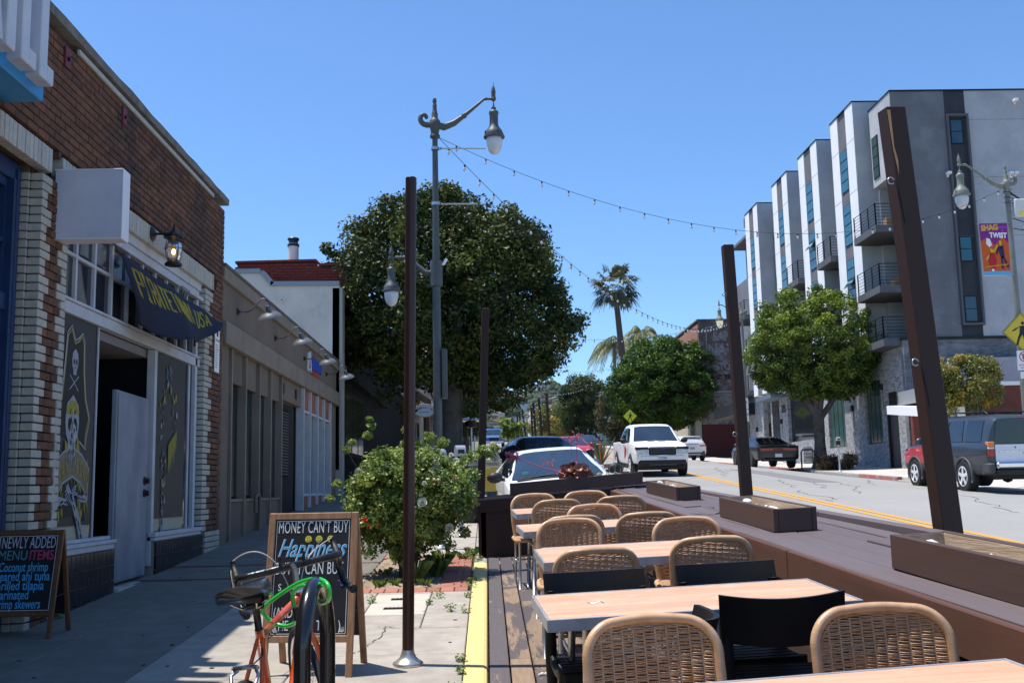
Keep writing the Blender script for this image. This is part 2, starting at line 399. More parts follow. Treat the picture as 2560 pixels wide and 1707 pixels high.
swr = struct(sheet([13.2, 13.6, 14.2, 15.5, 17.7, 30], fr(-20, 150, 60), lambda x, y: (walk_r(x, y) if x > kerb_x(y) else road_z(x, y)) -.09).build('right_sidewalk', m_joint))
def rslab(x0f, x1f, y0, y1):
    g = MB(); rows = []
    for y in fr(y0+.006, y1-.006, 2):
        a, b = x0f(y)+.006, x1f(y)-.006; drop = (.10 if y < 33 and x0f(y) < 14.5 else 0)
        rows.append([(a, y, walk_r(a, y)-.12), (a, y, walk_r(a, y)-drop), (b, y, walk_r(b, y)), (b, y, walk_r(b, y)-.12)])
    g.grid(rows); g.build('paving_slab', m_slab2, swr)
yy = list(np.arange(20, 100, 2.2))
for a, b in zip(yy, yy[1:]):
    rslab(lambda y: kerb_x(y)+.16, lambda y: kerb_x(y)+1.5, a, b); rslab(lambda y: kerb_x(y)+1.5, lambda y: 17.7, a, b)
    if b < 43: rslab(lambda y: 17.7, lambda y: 24, a, b)
rslab(lambda y: kerb_x(y)+.16, lambda y: 17.7, yy[-1], 150); rslab(lambda y: kerb_x(y)+.16, lambda y: 24, -20, 20)

# ---------------------------------------------------------------- the hill far behind
def hz(x, y):
    t = min(1, max(0, (y-420)/1050)); t = t*t*(3-2*t)
    ridge = 112 + .022*(x+100) + 7*math.sin(x*.011+1.3) + 4*math.sin(x*.031) + 3*math.sin(x*.07+2)
    ridge = min(ridge, 165)
    if x < -60: ridge += (x+60)*.10
    base = 9 + t*(max(ridge, 40)-9) + t*(6*math.sin(x*.02+y*.013)+4*math.sin(x*.043-y*.02)+2.2*math.sin(x*.11+y*.07))
    if y > 1470: base -= (y-1470)*.12
    return base
g = MB(); g.grid([[(x, y, hz(x, y)-.8) for x in fr(-1500, 2600, 170)] for y in fr(330, 2100, 74)])
struct(g.build('hill', mat('hillside_scrub', (.13,.125,.07), .95, (.20,.165,.10), .05, c3=(.06,.075,.035), s3=.09, lo3=.45, hi3=.56), smooth=True))
rr = random.Random(21)
g = MB()
for i in range(5200):
    y = rr.uniform(430, 1500); x = rr.uniform(-.16, .42)*y; r = rr.uniform(2.2, 5.5); z = hz(x, y)
    if rr.random() < .07 and y > 1250: r *= 1.5
    o = len(g.v); g.ball((x, y, z+r*.5), r, 6, 0, (1, 1, rr.uniform(.8, 1.5))); 
    tn = rr.random(); g.tone[-24:] = [tn]*24
g.build('hillside_trees', mat('far_tree', (.045,.065,.025), .9, vcol=.5), kind='stuff', label='scattered trees covering the far hillside')
g = MB()
for i in range(620):
    y = rr.uniform(480, 1480); x = rr.uniform(-.12, .40)*y; z = hz(x, y); a = rr.uniform(4, 9); b = rr.uniform(4, 7); h = rr.uniform(3, 5.5); M = TR(x, y, z)@rotz(rr.uniform(-.6,.6))
    g.box(-a, a, -b, b, -3, h, rr.choice((0,0,1)), M=M); g.prism([(-a-.5, h), (a+.5, h), (0, h+2)], -b-.4, b+.4, 'y', 2+rr.choice((0,1)), M=M)
g.build('hillside_houses', [mat('house_white', (.62,.60,.56), .8), mat('house_tan', (.42,.34,.26), .8), mat('tile_roof', (.28,.13,.08), .8), mat('grey_roof', (.22,.21,.20), .8)], kind='stuff', label='small houses scattered over the far hillside')
# ================================================================= left side of the street
FX = -3.6
m_lbrick = mat('wall_brick', (.175,.075,.036), .85, (.10,.045,.027), 9, bump=.5, bscale=70, rand=.22, c3=(.07,.045,.035), s3=.9, lo3=.52, hi3=.75)
m_mortar = mat('brown_mortar', (.10,.065,.045), .95, (.16,.11,.08), 20, bump=.3)
m_mortard = mat('dark_mortar', (.05,.045,.04), .95)
m_wbrick = mat('glazed_white_brick', (.47,.445,.375), .5, (.38,.355,.30), 14, bump=.15, bscale=60, rand=.08, c3=(.30,.26,.20), s3=5, lo3=.62, hi3=.75)
m_coping = mat('grey_coping', (.14,.13,.115), .95, (.22,.20,.175), 6, bump=.5, bscale=50, c3=(.05,.05,.045), s3=2)
m_wpaint = mat('white_trim_paint', (.54,.55,.57), .5, (.45,.46,.49), 5, bump=.08, c3=(.42,.40,.38), s3=6, lo3=.66, hi3=.75)
m_blue = mat('navy_frame_paint', (.012,.035,.11), .4, (.010,.025,.075), 5)
m_dglass = mat('dark_shop_glass', (.010,.012,.015), .06, spec=.25)
m_pglass = mat('grey_transom_glass', (.035,.04,.05), .08, (.02,.022,.03), 2, spec=.6)
m_poster = mat('charcoal_window_film', (.04,.038,.037), .55)
m_tile = mat('black_wall_tile', (.008,.009,.012), .15, (.02,.02,.026), 3, rand=.3)
m_grout = mat('tile_grout', (.26,.23,.18), .9)
m_black = mat('black_paint', (.012,.012,.013), .4)
m_dark = mat('dark_interior', (.018,.014,.013), .9)
m_white = mat('chalk_white', (.85,.84,.82), .8)
m_chrome = mat('polished_metal', (.75,.75,.77), .18, metal=1)
m_steel = mat('brushed_metal', (.50,.50,.50), .35, metal=1, c2=(.40,.40,.40), scale=30)

def B(par, name, x0, x1, y0, y1, z0, z1, m, ch=.004, **k):
    g = MB(); g.box(x0, x1, y0, y1, z0, z1, 0, ch); return wb(g, name, m, par, **k)

b1 = thing('brick_shop', 'brown brick corner shop with white glazed brick window surrounds and navy door frame', 'building', (FX, 9, S(9)))
# core behind the bricks (openings left open)
g = MB(); xb = FX-.115; XB = -16
def core(y0, y1, z0, z1): g.box(XB, xb, y0, y1, z0, z1)
core(14.12, 14.30, -1, 5.3); core(8.40, 8.9, -1, 4.2); core(13.46, 14.12, -1, 4.2); core(-6, 14.12, 4.2, 5.3); core(-6, 3.4, -1, 4.2)
core(8.9, 10.36, -1, 1.02); core(11.6, 13.46, -1, 1.02)
wb(g, 'wall', m_mortar, b1)
BW, BHT = .2, .0705
bricks = []   # (y0,y1,z0,z1,white)
z = .45; k = 0
opening = [(3.4, 8.40, -1, 4.36), (8.96, 13.40, -1, 4.36)]
nz = int((5.45-.45)/BHT)
for k in range(nz):
    z0 = .45 + k*BHT; z1 = z0+BHT-.011; grp = (k//2) % 2
    if z0 > 4.37:
        segs = [(2.2, 14.32)]
    else:
        segs = [(8.40, 8.96), (13.40, 14.32), (2.2, 3.4)]
    for a, b in segs:
        la, lb = a, b
        whites = []
        if z0 <= 4.37 and not (z0 < 1.0 and a > 13):
            wd = .20 if grp else .11
            if a == 8.40: whites = [(8.40, 8.40+wd), (8.96-wd, 8.96)]; la, lb = 8.40+wd, 8.96-wd
            elif a == 13.40: wd = .37 if grp else .22; whites = [(13.40, 13.40+wd)]; la = 13.40+wd
        elif z0 < 1.0 and a > 13: 
            whites = [(13.60, 13.86), (13.86, 14.10), (14.10, 14.32)] if k % 2 else [(13.60, 13.72), (13.72, 13.98), (13.98, 14.22), (14.22, 14.32)]; la = lb
        for (p, q) in whites: bricks.append((p, q, z0, z1, 1))
        x = la - (.105 if k % 2 else 0); n_ = 0
        while x < lb-.02 and lb > la:
            p, q = max(x, la), min(x+BW+.01, lb)
            if q-p > .03: bricks.append((p, q, z0, z1, 0))
            x += BW+.01
# drop what the white soldier lintels and the tile band replace
def solid_only(b): 
    return not (b[2] < 4.37+.0 and b[3] > 4.13 and 8.3 < b[0] and b[4] == 0 and b[1] < 13.8 and b[0] > 8.75)
bricks = [b for b in bricks if not (b[3] > 4.15 and b[2] < 4.365 and (b[0] < 8.62 or 8.76 < b[0] < 13.78))]
for a, b, n_ in ((3.4, 8.58, 70), (8.78, 13.80, 68)):
    w_ = (b-a)/n_
    for i in range(n_): bricks.append((a+i*w_, a+(i+1)*w_-.0, 4.15, 4.36, 2))
def bsize(b):
    y = max(b[0], 3); d = math.hypot(y, 3.6); t = 3.6/d
    vis = 1 if (y/3.6 < 2.12+0) or True else 0
    return ((b[1]-b[0])*t/d) * ((b[3]-b[2])/d) if y > 7.3 else 0
bricks.sort(key=bsize, reverse=True)
cache = {}
def brick_me(L_, H_, white):
    key = (round(L_, 2), round(H_, 2), white)
    if key not in cache:
        g = MB(); ly, lz = L_/2-.0055, H_/2-(.0 if not white == 2 else .004)
        g.box(-.10, 0, -ly, ly, -lz, lz, 0, .004); cache[key] = g.mesh('brick', m_wbrick if white else m_lbrick)
    return cache[key]
st_b, st_w = MB(), MB()
for i, b in enumerate(bricks):
    cy, cz = (b[0]+b[1])/2, (b[2]+b[3])/2; px = rnd.uniform(-.002, .003) + (.004 if b[4] else 0)
    if i < 295:
        inst('brick', brick_me(b[1]-b[0], b[3]-b[2], b[4]), b1, (FX+px-b1.location.x, cy-b1.location.y, cz-b1.location.z))
    else:
        (st_w if b[4] else st_b).box(FX-.1, FX+px, b[0]+.005, b[1]-.005, b[2], b[3], 0, .004, tone=rnd.random())
wb(st_b, 'brickwork', mat('wall_brick_far', (.175,.075,.036), .85, (.10,.045,.027), 9, bump=.5, bscale=70, vcol=.30, c3=(.045,.030,.024), s3=1.1, lo3=.44, hi3=.66), b1, kind='stuff')
wb(st_w, 'white_brickwork', mat('glazed_white_brick_far', (.47,.445,.375), .5, (.38,.355,.30), 14, vcol=.09, c3=(.30,.26,.20), s3=5, lo3=.62, hi3=.75), b1, kind='stuff')
# returns of the white brick piers
g = MB()
for k in range(int(3.7/BHT)):
    z0 = .45+k*BHT; g.box(FX-.30, FX-.101, 8.38, 8.42, z0, z0+BHT-.011, 0, .003)
    g.box(FX-.26, FX-.101, 13.385, 13.43, z0, z0+BHT-.011, 0, .003)
wb(g, 'white_brick_return', mats:=m_wbrick, b1, kind='stuff')
B(b1, 'pier_return', FX-.32, FX-.10, 8.425, 8.5, -.5, 4.2, m_mortard, 0); B(b1, 'pier_return', FX-.28, FX-.10, 13.435, 13.5, -.5, 4.2, m_mortard, 0)
# cornice
g = MB(); rows = []
for i in range(61):
    y = -6 + 20.36*i/60; z = 5.56 + rnd.uniform(-.012, .012)
    rows.append([(FX-.2, y, 5.46), (FX+.045, y, 5.46), (FX+.05, y, z-.02), (FX+.03, y, z), (FX-.5, y, z+.05)])
g.grid(rows); g.f.append(tuple(len(g.v)-5+i for i in range(5))); g.m.append(0); g.tone.append(.5)
wb(g, 'coping', m_coping, b1)
g = MB(); 
for i in range(22): g.box(FX+.002, FX+.028, 9.0+i*.211, 9.0+i*.211+.205, 5.375, 5.425, 0, .003)
wb(g, 'tile_band', m_wbrick, b1, kind='stuff')
g = MB()
for i in range(14): g.box(FX+.002, FX+.028, 4.9+i*.211, 4.9+i*.211+.205, 5.375, 5.425, 0, .003)
wb(g, 'tile_band', m_wbrick, b1, kind='stuff')
for y in (8.77, 10.21):
    g = MB(); g.box(FX, FX+.02, y-.05, y+.06, 5.16, 5.34, 0, .003); g.lathe([(.022, 0), (.018, .02), (0, .025)], (FX+.02, y, 5.235), 8, 1, 'x')
    wb(g, 'anchor_plate', [mat('red_plate', (.16,.025,.035), .6), m_black], b1)
# roof and side
B(b1, 'roof', -16, FX-.12, -6, 14.3, 5.3, 5.4, m_coping, 0)
# ---- navy framed door bay (near)
g = MB(); xf = FX-.16
for (a, b, c, d) in ((8.24, 8.38, .3, 4.15), (3.4, 8.24, 4.0, 4.15), (3.4, 8.24, 2.93, 3.07), (6.6, 6.7, .3, 4.0)): g.box(xf-.1, xf, a, b, c, d, 0, .006)
g.box(xf-.07, xf-.03, 8.17, 8.24, .3, 4.0); g.box(xf-.07, xf-.03, 6.7, 8.17, 3.93, 4.0); g.box(xf-.07, xf-.03, 6.7, 8.17, 3.47, 3.51, 0)
g.box(xf-.13, xf+.03, 8.20, 8.24, .3, 4.0, 0, .004); g.box(xf-.06, xf+.02, 8.28, 8.33, .3, 4.1, 0, .004)
wb(g, 'navy_frame', m_blue, b1)
B(b1, 'transom_pane', xf-.09, xf-.075, 6.7, 8.2, 3.07, 3.95, m_pglass, 0); B(b1, 'shop_pane', xf-.09, xf-.075, 3.4, 8.2, .2, 2.93, m_dglass, 0)
B(b1, 'dark_room', -7, -6.9, 3.4, 13.4, 0, 4.1, m_dark, 0)
B(b1, 'bulkhead', xf-.12, xf-.02, 6.7, 8.2, .2, .8, m_blue, .004)
# ---- shop window bay: white timber frame, transom with many panes
x1 = FX-.05; x0 = FX-.14
def W(name, a, b, c, d, m=m_wpaint, dx=0, ch=.004, e0=None): return B(b1, name, (x0 if e0 is None else e0)+dx, x1+dx, a, b, c, d, m, ch)
W('frame_head', 8.96, 13.40, 4.06, 4.16); W('frame_head', 8.98, 13.38, 3.98, 4.055, dx=-.02); W('frame_head', 8.96, 13.40, 3.93, 3.975, dx=.03)
W('transom_bar', 8.96, 13.40, 3.075, 3.18); W('transom_bar', 8.96, 13.40, 3.184, 3.21, dx=.015)
W('frame_post', 8.96, 9.02, 1.06, 3.92); W('frame_post', 13.20, 13.28, 1.06, 3.92); W('frame_post', 13.285, 13.38, 1.06, 3.92, dx=-.025); W('frame_post', 11.60, 11.68, .72, 3.07); W('frame_post', 9.98, 10.0, 1.06, 3.07, dx=-.03); 
W('frame_post', 13.03, 13.08, 1.06, 3.07, dx=-.03)
mull = [9.34, 9.79, 10.24, 10.70, 11.15, 11.58, 12.0, 12.42, 12.82]
for y in mull: W('glazing_bar', y-.018, y+.018, 3.21, 3.93, dx=-.01)
for a, b in zip([9.02]+[y+.018 for y in mull], [y-.018 for y in mull]+[13.2]): W('glazing_bar', a, b, 3.60, 3.63, dx=-.012)
for a, b in zip([9.02]+mull, mull+[13.2]):
    W('pane', a+.005, b-.005, 3.2, 3.6, m_pglass, ch=0, e0=x1-.055, dx=-.045); W('pane', a+.005, b-.005, 3.63, 3.95, m_pglass, ch=0, e0=x1-.055, dx=-.045)
W('window_sill', 8.96, 10.39, 1.03, 1.065, dx=.06); W('window_sill', 8.96, 10.32, 1.068, 1.10, dx=.02); W('window_sill', 11.58, 13.46, 1.03, 1.075, dx=.06)
W('sill_board', 8.97, 10.36, .975, 1.027, dx=.045); W('sill_board', 11.60, 13.44, .985, 1.027, dx=.045)
W('window_film', 9.02, 9.92, 1.22, 3.07, m_poster, ch=0, e0=x1-.055, dx=-.035); W('shop_pane', 9.92, 10.0, 1.1, 3.07, m_dglass, ch=0, e0=x1-.06, dx=-.045)
W('shop_pane', 9.02, 9.92, 1.1, 1.22, mat('cream_blind', (.45,.40,.28), .8), ch=0, e0=x1-.06, dx=-.045)
W('window_film', 11.68, 12.90, 1.22, 3.07, m_poster, ch=0, e0=x1-.055, dx=-.035); W('shop_pane', 12.9, 13.2, 1.1, 3.07, m_pglass, ch=0, e0=x1-.06, dx=-.045)
W('shop_pane', 11.68, 12.9, 1.08, 1.22, mat('cream_blind', (0,0,0)), ch=0, e0=x1-.06, dx=-.045)
# recessed doorway, side walls, dark tiles, the propped grey door
B(b1, 'recess_ceiling', -4.9, x0-.01, 10.0, 11.66, 2.98, 3.07, mat('grey_soffit', (.20,.195,.20), .7), 0)
B(b1, 'recess_side_pane', -4.9, x0-.01, 9.96, 9.975, .9, 3.0, m_pglass, 0); B(b1, 'recess_side_pane', -4.9, x0-.01, 11.66, 11.675, .9, 3.0, m_dglass, 0)
B(b1, 'recess_back', -5.0, -4.95, 9.9, 11.8, .3, 3.2, m_dark, 0); B(b1, 'threshold', -5.0, FX+.02, 10.36, 11.62, .2, S(10.9)+.012, m_slab, .004)
B(b1, 'threshold_strip', FX+.02, FX+.05, 10.36, 11.62, .4, S(10.6)+.012, m_light, .002)
# lit stub of a strip lamp inside
g = MB(); g.tube([(-4.4, 10.75, 2.62), (-4.4, 11.05, 2.70)], .02, 6); wb(g, 'inner_lamp', mat('dull_chrome', (.6,.6,.6), .3, metal=.6), b1)
door = MB(); dz = S(10.8)+.05
M = TR(-3.62, 10.36, dz)@rotz(R(2.5))
door.box(-.045, 0, -.02, 1.12, 0, 1.87, 0, .004, M); door.box(.001, .012, .02, 1.08, .02, 1.85, 0, .003, M)
dd = wb(door, 'shop_door', mat('grey_painted_door', (.27,.29,.33), .55, (.18,.20,.24), 3.5, (1,1,.35), bump=.15, bscale=30, c3=(.14,.16,.20), s3=2.2, lo3=.5, hi3=.75), b1)
g = MB()
for zz in (.86, .99): g.lathe([(.045, 0), (.045, .012), (.03, .018), (.03, .05), (.02, .056), (0, .056)], (.012, .98, zz), 12, 0, 'x', M)
wb(g, 'door_knob', m_black, b1)
# tiled base: separate tiles on grout
def tiles(ya, yb, zb, zt):
    g = MB(); g.box(FX-.3, FX-.018, ya, yb, zb-.3, zt); wb(g, 'tile_bed', m_grout, b1)
    n = max(1, round((yb-ya)/.108)); w_ = (yb-ya)/n; zz = zt
    while zz > zb-.05:
        for i in range(n):
            inst('tile', tile_me, b1, (FX+.002-b1.location.x, ya+(i+.5)*w_-b1.location.y, zz-.073-b1.location.z), sc=(1, w_/.108, 1))
        zz -= .147
g = MB(); g.box(-.02, .004, -.050, .050, -.069, .069, 0, .003); tile_me = g.mesh('tile', m_tile)
tiles(8.97, 10.35, .42, .97); tiles(11.62, 13.50, .62, .98)
g = MB(); g.box(-.05, .006, -.05, .05, -.06, .06, 0, .003)
# ---- lettering and figures on the shop window
tx = x1-.028
YW = (math.pi/2, 0, math.pi/2)     # text facing +x, running along +y
m_gold = mat('dull_gold_print', (.30,.25,.04), .6); m_grey = mat('pale_grey_print', (.30,.31,.34), .6); m_dkgold = mat('dark_gold_print', (.15,.11,.02), .6); m_tan = mat('tan_print', (.20,.155,.10), .6)
def flat(par, name, poly, m, x=tx, holes=None, d=.003):
    g = MB(); n = len(poly); g.prism(poly, x, x+d, 'x'); return wb(g, name, m, par)
def stroke(par, name, pts, wd, m, x=tx, d=.004, closed=False):
    g = MB(); P = [Vector((0, p[0], p[1])) for p in pts]
    g.tube([(x, p[0], p[1]) for p in pts], wd, 4, flat=1, closed=closed, up=(1,0,0)); 
    g.v = [(x+(v[0]-x)*.25, v[1], v[2]) for v in g.v]
    return wb(g, name, m, par)
fy = lambda u: 9.00+u*.90       # u 0..1 over the film width
def fp(u, v): return (9.02+u*.90, 3.02-v*1.75)
hat = [(.0,.58),(.06,.44),(.14,.40),(.20,.22),(.24,.06),(.34,.02),(.44,.09),(.54,.07),(.62,.04),(.68,.08),(.70,.24),(.76,.38),(.88,.48),(.80,.58),(.80,.64),(.62,.60)]
flat(b1, 'printed_hat', [fp(*p) for p in hat][::-1], mat('black_print', (.012,.012,.012), .6), tx-.002)
stroke(b1, 'hat_outline', [fp(*p) for p in hat], .011, m_grey)
stroke(b1, 'hat_outline', [fp(p[0]*.94+.025, p[1]*.95+.02) for p in hat[:-1]], .010, m_gold, tx+.001)
def skull(cu, cv, s, par=b1, mm=None, x=tx+.002):
    mm = mm or m_grey
    P = [(-.5,-.2),(-.42,-.62),(0,-.85),(.42,-.62),(.5,-.2),(.42,.12),(.28,.25),(.22,.55),(-.22,.55),(-.28,.25),(-.42,.12)]
    flat(par, 'printed_skull', [fp(cu+p[0]*s, cv+p[1]*s*.62) for p in P][::-1], mm, x)
    for e in (-.2, .2): flat(par, 'skull_eye', [fp(cu+(e+.12*math.cos(t))*s, cv+(-.15+.15*math.sin(t))*s*.62) for t in [i*math.pi/4 for i in range(8)]], m_black, x+.003)
    flat(par, 'skull_nose', [fp(cu-.05*s, cv+.2*s*.62), fp(cu+.05*s, cv+.2*s*.62), fp(cu, cv+.05*s*.62)], m_black, x+.003)
skull(.44, .215, .155)
stroke(b1, 'printed_bone', [fp(.33,.27), fp(.55,.345)], .010, m_grey); stroke(b1, 'printed_bone', [fp(.55,.27), fp(.33,.345)], .010, m_grey)
skull(.42, .55, .34)
flat(b1, 'printed_bandana', [fp(.26,.44), fp(.36,.40), fp(.50,.40), fp(.58,.45), fp(.56,.47), fp(.28,.47)][::-1], m_gold, tx+.004)
flat(b1, 'printed_jaw', [fp(.32,.62), fp(.52,.62), fp(.50,.74), fp(.42,.80), fp(.34,.74)][::-1], m_grey, tx+.003)
flat(b1, 'printed_scarf', [fp(.56,.56), fp(.66,.70), fp(.62,.84), fp(.52,.74)][::-1], m_gold, tx+.003)
flat(b1, 'printed_scarf', [fp(.26,.60), fp(.31,.62), fp(.33,.74), fp(.26,.76)][::-1], m_gold, tx+.003)
def fq(u, v): return (9.02+u*.90, 3.02-v*1.42)
m_bprint = mat('black_print', (0,0,0)); r_ = random.Random(4)
sh_ = [(.0,1.02),(.04,.86),(.14,.80),(.24,.84),(.30,.80),(.42,.88),(.52,.82),(.66,.82),(.80,.86),(.88,1.0),(.90,1.14),(.84,1.24),(.70,1.20),(.2,1.22),(.04,1.24)]
flat(b1, 'printed_shirt', [fq(*p) for p in sh_][::-1], m_bprint, tx-.001); stroke(b1, 'shirt_outline', [fq(*p) for p in sh_[:12]], .008, m_grey)
def shard(u, v, a, L_, w_, m_, nm, x):
    c, s2 = math.cos(a), math.sin(a); P = [(0,0),(L_*.35,w_),(L_,w_*.15),(L_*.55,-w_*.8)]; flat(b1, nm, [fq(u+p*c-q*s2, v+(p*s2+q*c)) for p, q in P][::-1], m_, x)
for k in range(44):
    lf = r_.random() < .5; u = r_.uniform(.02,.26) if lf else r_.uniform(.62,.84); v = r_.uniform(.84,1.20); shard(u, v, R(r_.uniform(60,120)), r_.uniform(.05,.13), r_.uniform(.012,.03), m_gold, 'shirt_fold', tx+.003+k*.00004)
for k in range(10): shard(.30+.03*k, r_.uniform(.86,.96), R(90+r_.uniform(-15,15)), r_.uniform(.05,.12), .010, m_dkgold if k % 2 else m_tan, 'vest_stripe', tx+.003+k*.00004)
def arm(pts, w0, w1, nm):
    g = MB(); g.tube([(tx+.005, *fq(*p)) for p in pts], [w0+(w1-w0)*i/(len(pts)-1) for i in range(len(pts))], 6, up=(1,0,0)); g.v = [(tx+.005+(v[0]-tx-.005)*.12, v[1], v[2]) for v in g.v]; wb(g, nm, m_grey, b1)
arm([(.02,1.16),(.16,1.11),(.34,1.12)], .055, .03, 'printed_forearm'); arm([(.34,1.02),(.50,1.12),(.66,1.25),(.76,1.36)], .030, .055, 'printed_forearm'); arm([(.86,1.10),(.70,1.10),(.56,1.06)], .045, .03, 'printed_forearm')
for k in range(5): arm([(.30+.012*k,1.06+.02*k),(.36+.02*k,1.04+.016*k),(.42+.02*k,1.055+.02*k)], .009, .006, 'printed_finger')
for k in range(5): arm([(.58-.012*k,1.02+.018*k),(.52-.014*k,1.03+.02*k),(.47-.01*k,1.05+.022*k)], .009, .006, 'printed_finger')
for k in range(46):
    t_ = r_.random(); seg = r_.choice((((.04,1.16),(.32,1.12)), ((.38,1.04),(.74,1.34)), ((.84,1.10),(.58,1.07)))); u = seg[0][0]+(seg[1][0]-seg[0][0])*t_; v = seg[0][1]+(seg[1][1]-seg[0][1])*t_; shard(u, v+r_.uniform(-.02,.02), math.atan2(seg[1][1]-seg[0][1], seg[1][0]-seg[0][0])+R(r_.uniform(-15,15)), r_.uniform(.03,.07), .005, m_bprint, 'arm_shading', tx+.013+k*.00003)
for k in range(40):
    a_ = r_.uniform(0, 6.28); q = r_.uniform(.3,1); shard(.42+.11*q*math.cos(a_), (.56+.14*q*math.sin(a_))*1.75/1.42, R(r_.uniform(60,120)), r_.uniform(.02,.05), .004, m_bprint if k % 3 else m_white, 'skull_shading', tx+.009+k*.00003)
for k in range(9): shard(.33+.022*k, (.66+.0*k)*1.75/1.42, R(88+r_.uniform(-8,8)), r_.uniform(.06,.14), .008, m_grey, 'printed_beard', tx+.010)
fr_ = lambda u, v: (9.02+u*.90, 1.86-v*.52)
rib = [(.02,.18),(.22,.0),(.45,-.08),(.68,.02),(.88,.26),(.86,.80),(.66,.50),(.45,.40),(.22,.52),(.04,.82)]
flat(b1, 'printed_ribbon', [fr_(*p) for p in rib][::-1], m_tan, tx+.006); stroke(b1, 'ribbon_outline', [fr_(*p) for p in rib], .009, m_grey, tx+.009, closed=True)
for i, ch in enumerate('SAN PEDRO'):
    u = .12+i*.082; v = .34+ (abs(i-4)**2)*.012
    text('window_lettering', ch, m_gold, b1, (tx+.012-b1.location.x, 9.02+u*.90-b1.location.y, 1.86-v*.52-b1.location.z), (math.pi/2, R(-(i-4)*4)*-1, math.pi/2), .20, .001, .004, sx=.42)
# second film: thin coloured figure print
f2 = lambda u, v: (11.72+u*1.1, 3.0-v*1.75)
pal = [mat('slate_print', (.10,.13,.17), .6), m_grey, m_gold, m_gold, mat('rose_print', (.17,.04,.07), .6), mat('teal_print', (.05,.16,.22), .6), m_grey, mat('brown_print', (.12,.07,.04), .6)]; r_ = random.Random(14)
for k in range(120):
    v = r_.uniform(.03,1.2); ring = .20 < v < .62; u = (.44+(.24 if r_.random() < .5 else -.24)*(1-abs(v-.42)/.25*.3) if ring else (.44 if v < .2 else .32))+r_.uniform(-.09,.09)*(1 if v < .75 else .6); c = f2(u, v)
    m_ = pal[0] if v < .14 else (m_gold if (v < .30 and r_.random() < .7) else (r_.choice(pal) if v < .8 else r_.choice((pal[0], pal[4] if v < .95 else pal[0], m_grey, m_grey))))
    n = r_.randint(4, 6); q = r_.uniform(.012,.038); a0 = r_.uniform(0, 6.28); flat(b1, 'printed_figure', [(c[0]+q*(.5+r_.random())*math.cos(a0-2*math.pi*i/n)*.8, c[1]+q*(.6+r_.random()*1.3)*math.sin(a0-2*math.pi*i/n)) for i in range(n)], m_, tx+k*.00005)
for k in range(9): flat(b1, 'printed_drip', [(12.22+k*.035, 2.06+.02*k), (12.245+k*.035, 2.05+.02*k), (12.235+k*.035, 1.72+.03*k+r_.uniform(-.08,.04)), (12.215+k*.035, 1.80+.03*k)][::-1], m_gold, tx+.007)
text('window_lettering', 'NIPSY', m_gold, b1, (tx+.004-b1.location.x, 12.22-b1.location.y, 1.98-b1.location.z), (math.pi/2, R(-68), math.pi/2), .17, .001, .003) if False else None
# small white notice on the pier
nb = thing('wall_notice', 'narrow white notice fixed to the brick pier beside the flag', 'notice', (FX+.006, 13.98, 3.4))
g = MB(); g.box(0, .008, -.11, .13, -.32, .32, 0, .002); g.build('notice_board', m_white, nb)
for i in range(11): MB().box(.008, .0095, -.08, .02+rnd.uniform(-.02,.08), .04-.03*i, .048-.03*i).build('print_line', m_black, nb)
g = MB(); g.box(.008, .0095, -.03, .05, .16, .26); g.build('print_mark', m_black, nb)
text('print_heading', '24 HOUR', m_black, nb, (.009, -.09, .09), YW, .05, .0005)

# ---- projecting letters: white box letters on a blue box
sg = thing('channel_letter_sign', 'white box letters on a bright blue backing high on the brick wall', 'shop sign', (FX, 6.8, 4.45))
m_letw = mat('letter_white', (.55,.58,.62), .4, (.48,.51,.56), 3); m_sky = mat('bright_blue_enamel', (.02,.25,.55), .35, (.018,.20,.46), 2)
g = MB(); g.box(-3.598, -3.30, 3.5, 7.66, 4.42, 4.72, 0, .01); g.box(-3.598, -3.50, 3.5, 7.66, 4.72, 5.42, 0, .01); wb(g, 'blue_backing', m_sky, sg)
def letter(pieces):
    g = MB()
    for (a, b, c, d) in pieces: g.box(-3.34, -3.19, a, b, c, d, 0, .008)
    wb(g, 'letter', m_letw, sg)
zb = 4.50
for (o, kind) in ((7.33,'L'), (7.03,'L'), (6.80,'I'), (6.42,'R'), (6.02,'G')):
    if kind == 'L': letter([(o, o+.12, zb+.0, 5.35), (o+.12, o+.235, zb, zb+.13)])
    elif kind == 'I': letter([(o, o+.13, zb, 5.35)])
    elif kind == 'R':
        letter([(o, o+.11, zb, 5.35), (o+.11, o+.30, 5.22, 5.35), (o+.11, o+.30, 4.88, 5.0), (o+.22, o+.31, 5.0, 5.22)])
        g = MB(); g.prism([(o+.13, 4.88), (o+.22, zb), (o+.32, zb), (o+.24, 4.88)][::-1], -3.34, -3.19, 'x'); wb(g, 'letter', m_letw, sg)
    else: letter([(o, o+.11, zb, 5.35), (o+.11, o+.3, 5.22, 5.35), (o+.11, o+.3, zb, zb+.13), (o+.2, o+.3, zb+.13, 4.9)])
# ---- blank white box sign
bs = thing('box_sign', 'blank white square box sign sticking out from the brick wall', 'sign', (-3.34, 8.79, 3.62))
g = MB(); g.box(-.285, .285, -.085, .085, 0, .60, 0, .006); g.build('sign_box', mat('white_acrylic', (.60,.61,.68), .35, (.52,.53,.61), 3, c3=(.36,.37,.44), s3=4, lo3=.62, hi3=.8), bs)
g = MB(); 
for z in (-.002, .597): g.box(-.288, .288, -.088, .088, z, z+.012, 0, .002)
g.box(.284, .2895, -.088, .088, .0, .6, 0, .002); g.build('sign_trim', mat('white_metal_trim', (.72,.72,.76), .3), bs)
g = MB(); g.tube([(-.26, 0, .1), (-.20, 0, .1)], .02, 6); g.tube([(-.26, 0, .5), (-.20, 0, .5)], .02, 6); g.build('bracket', m_black, bs)
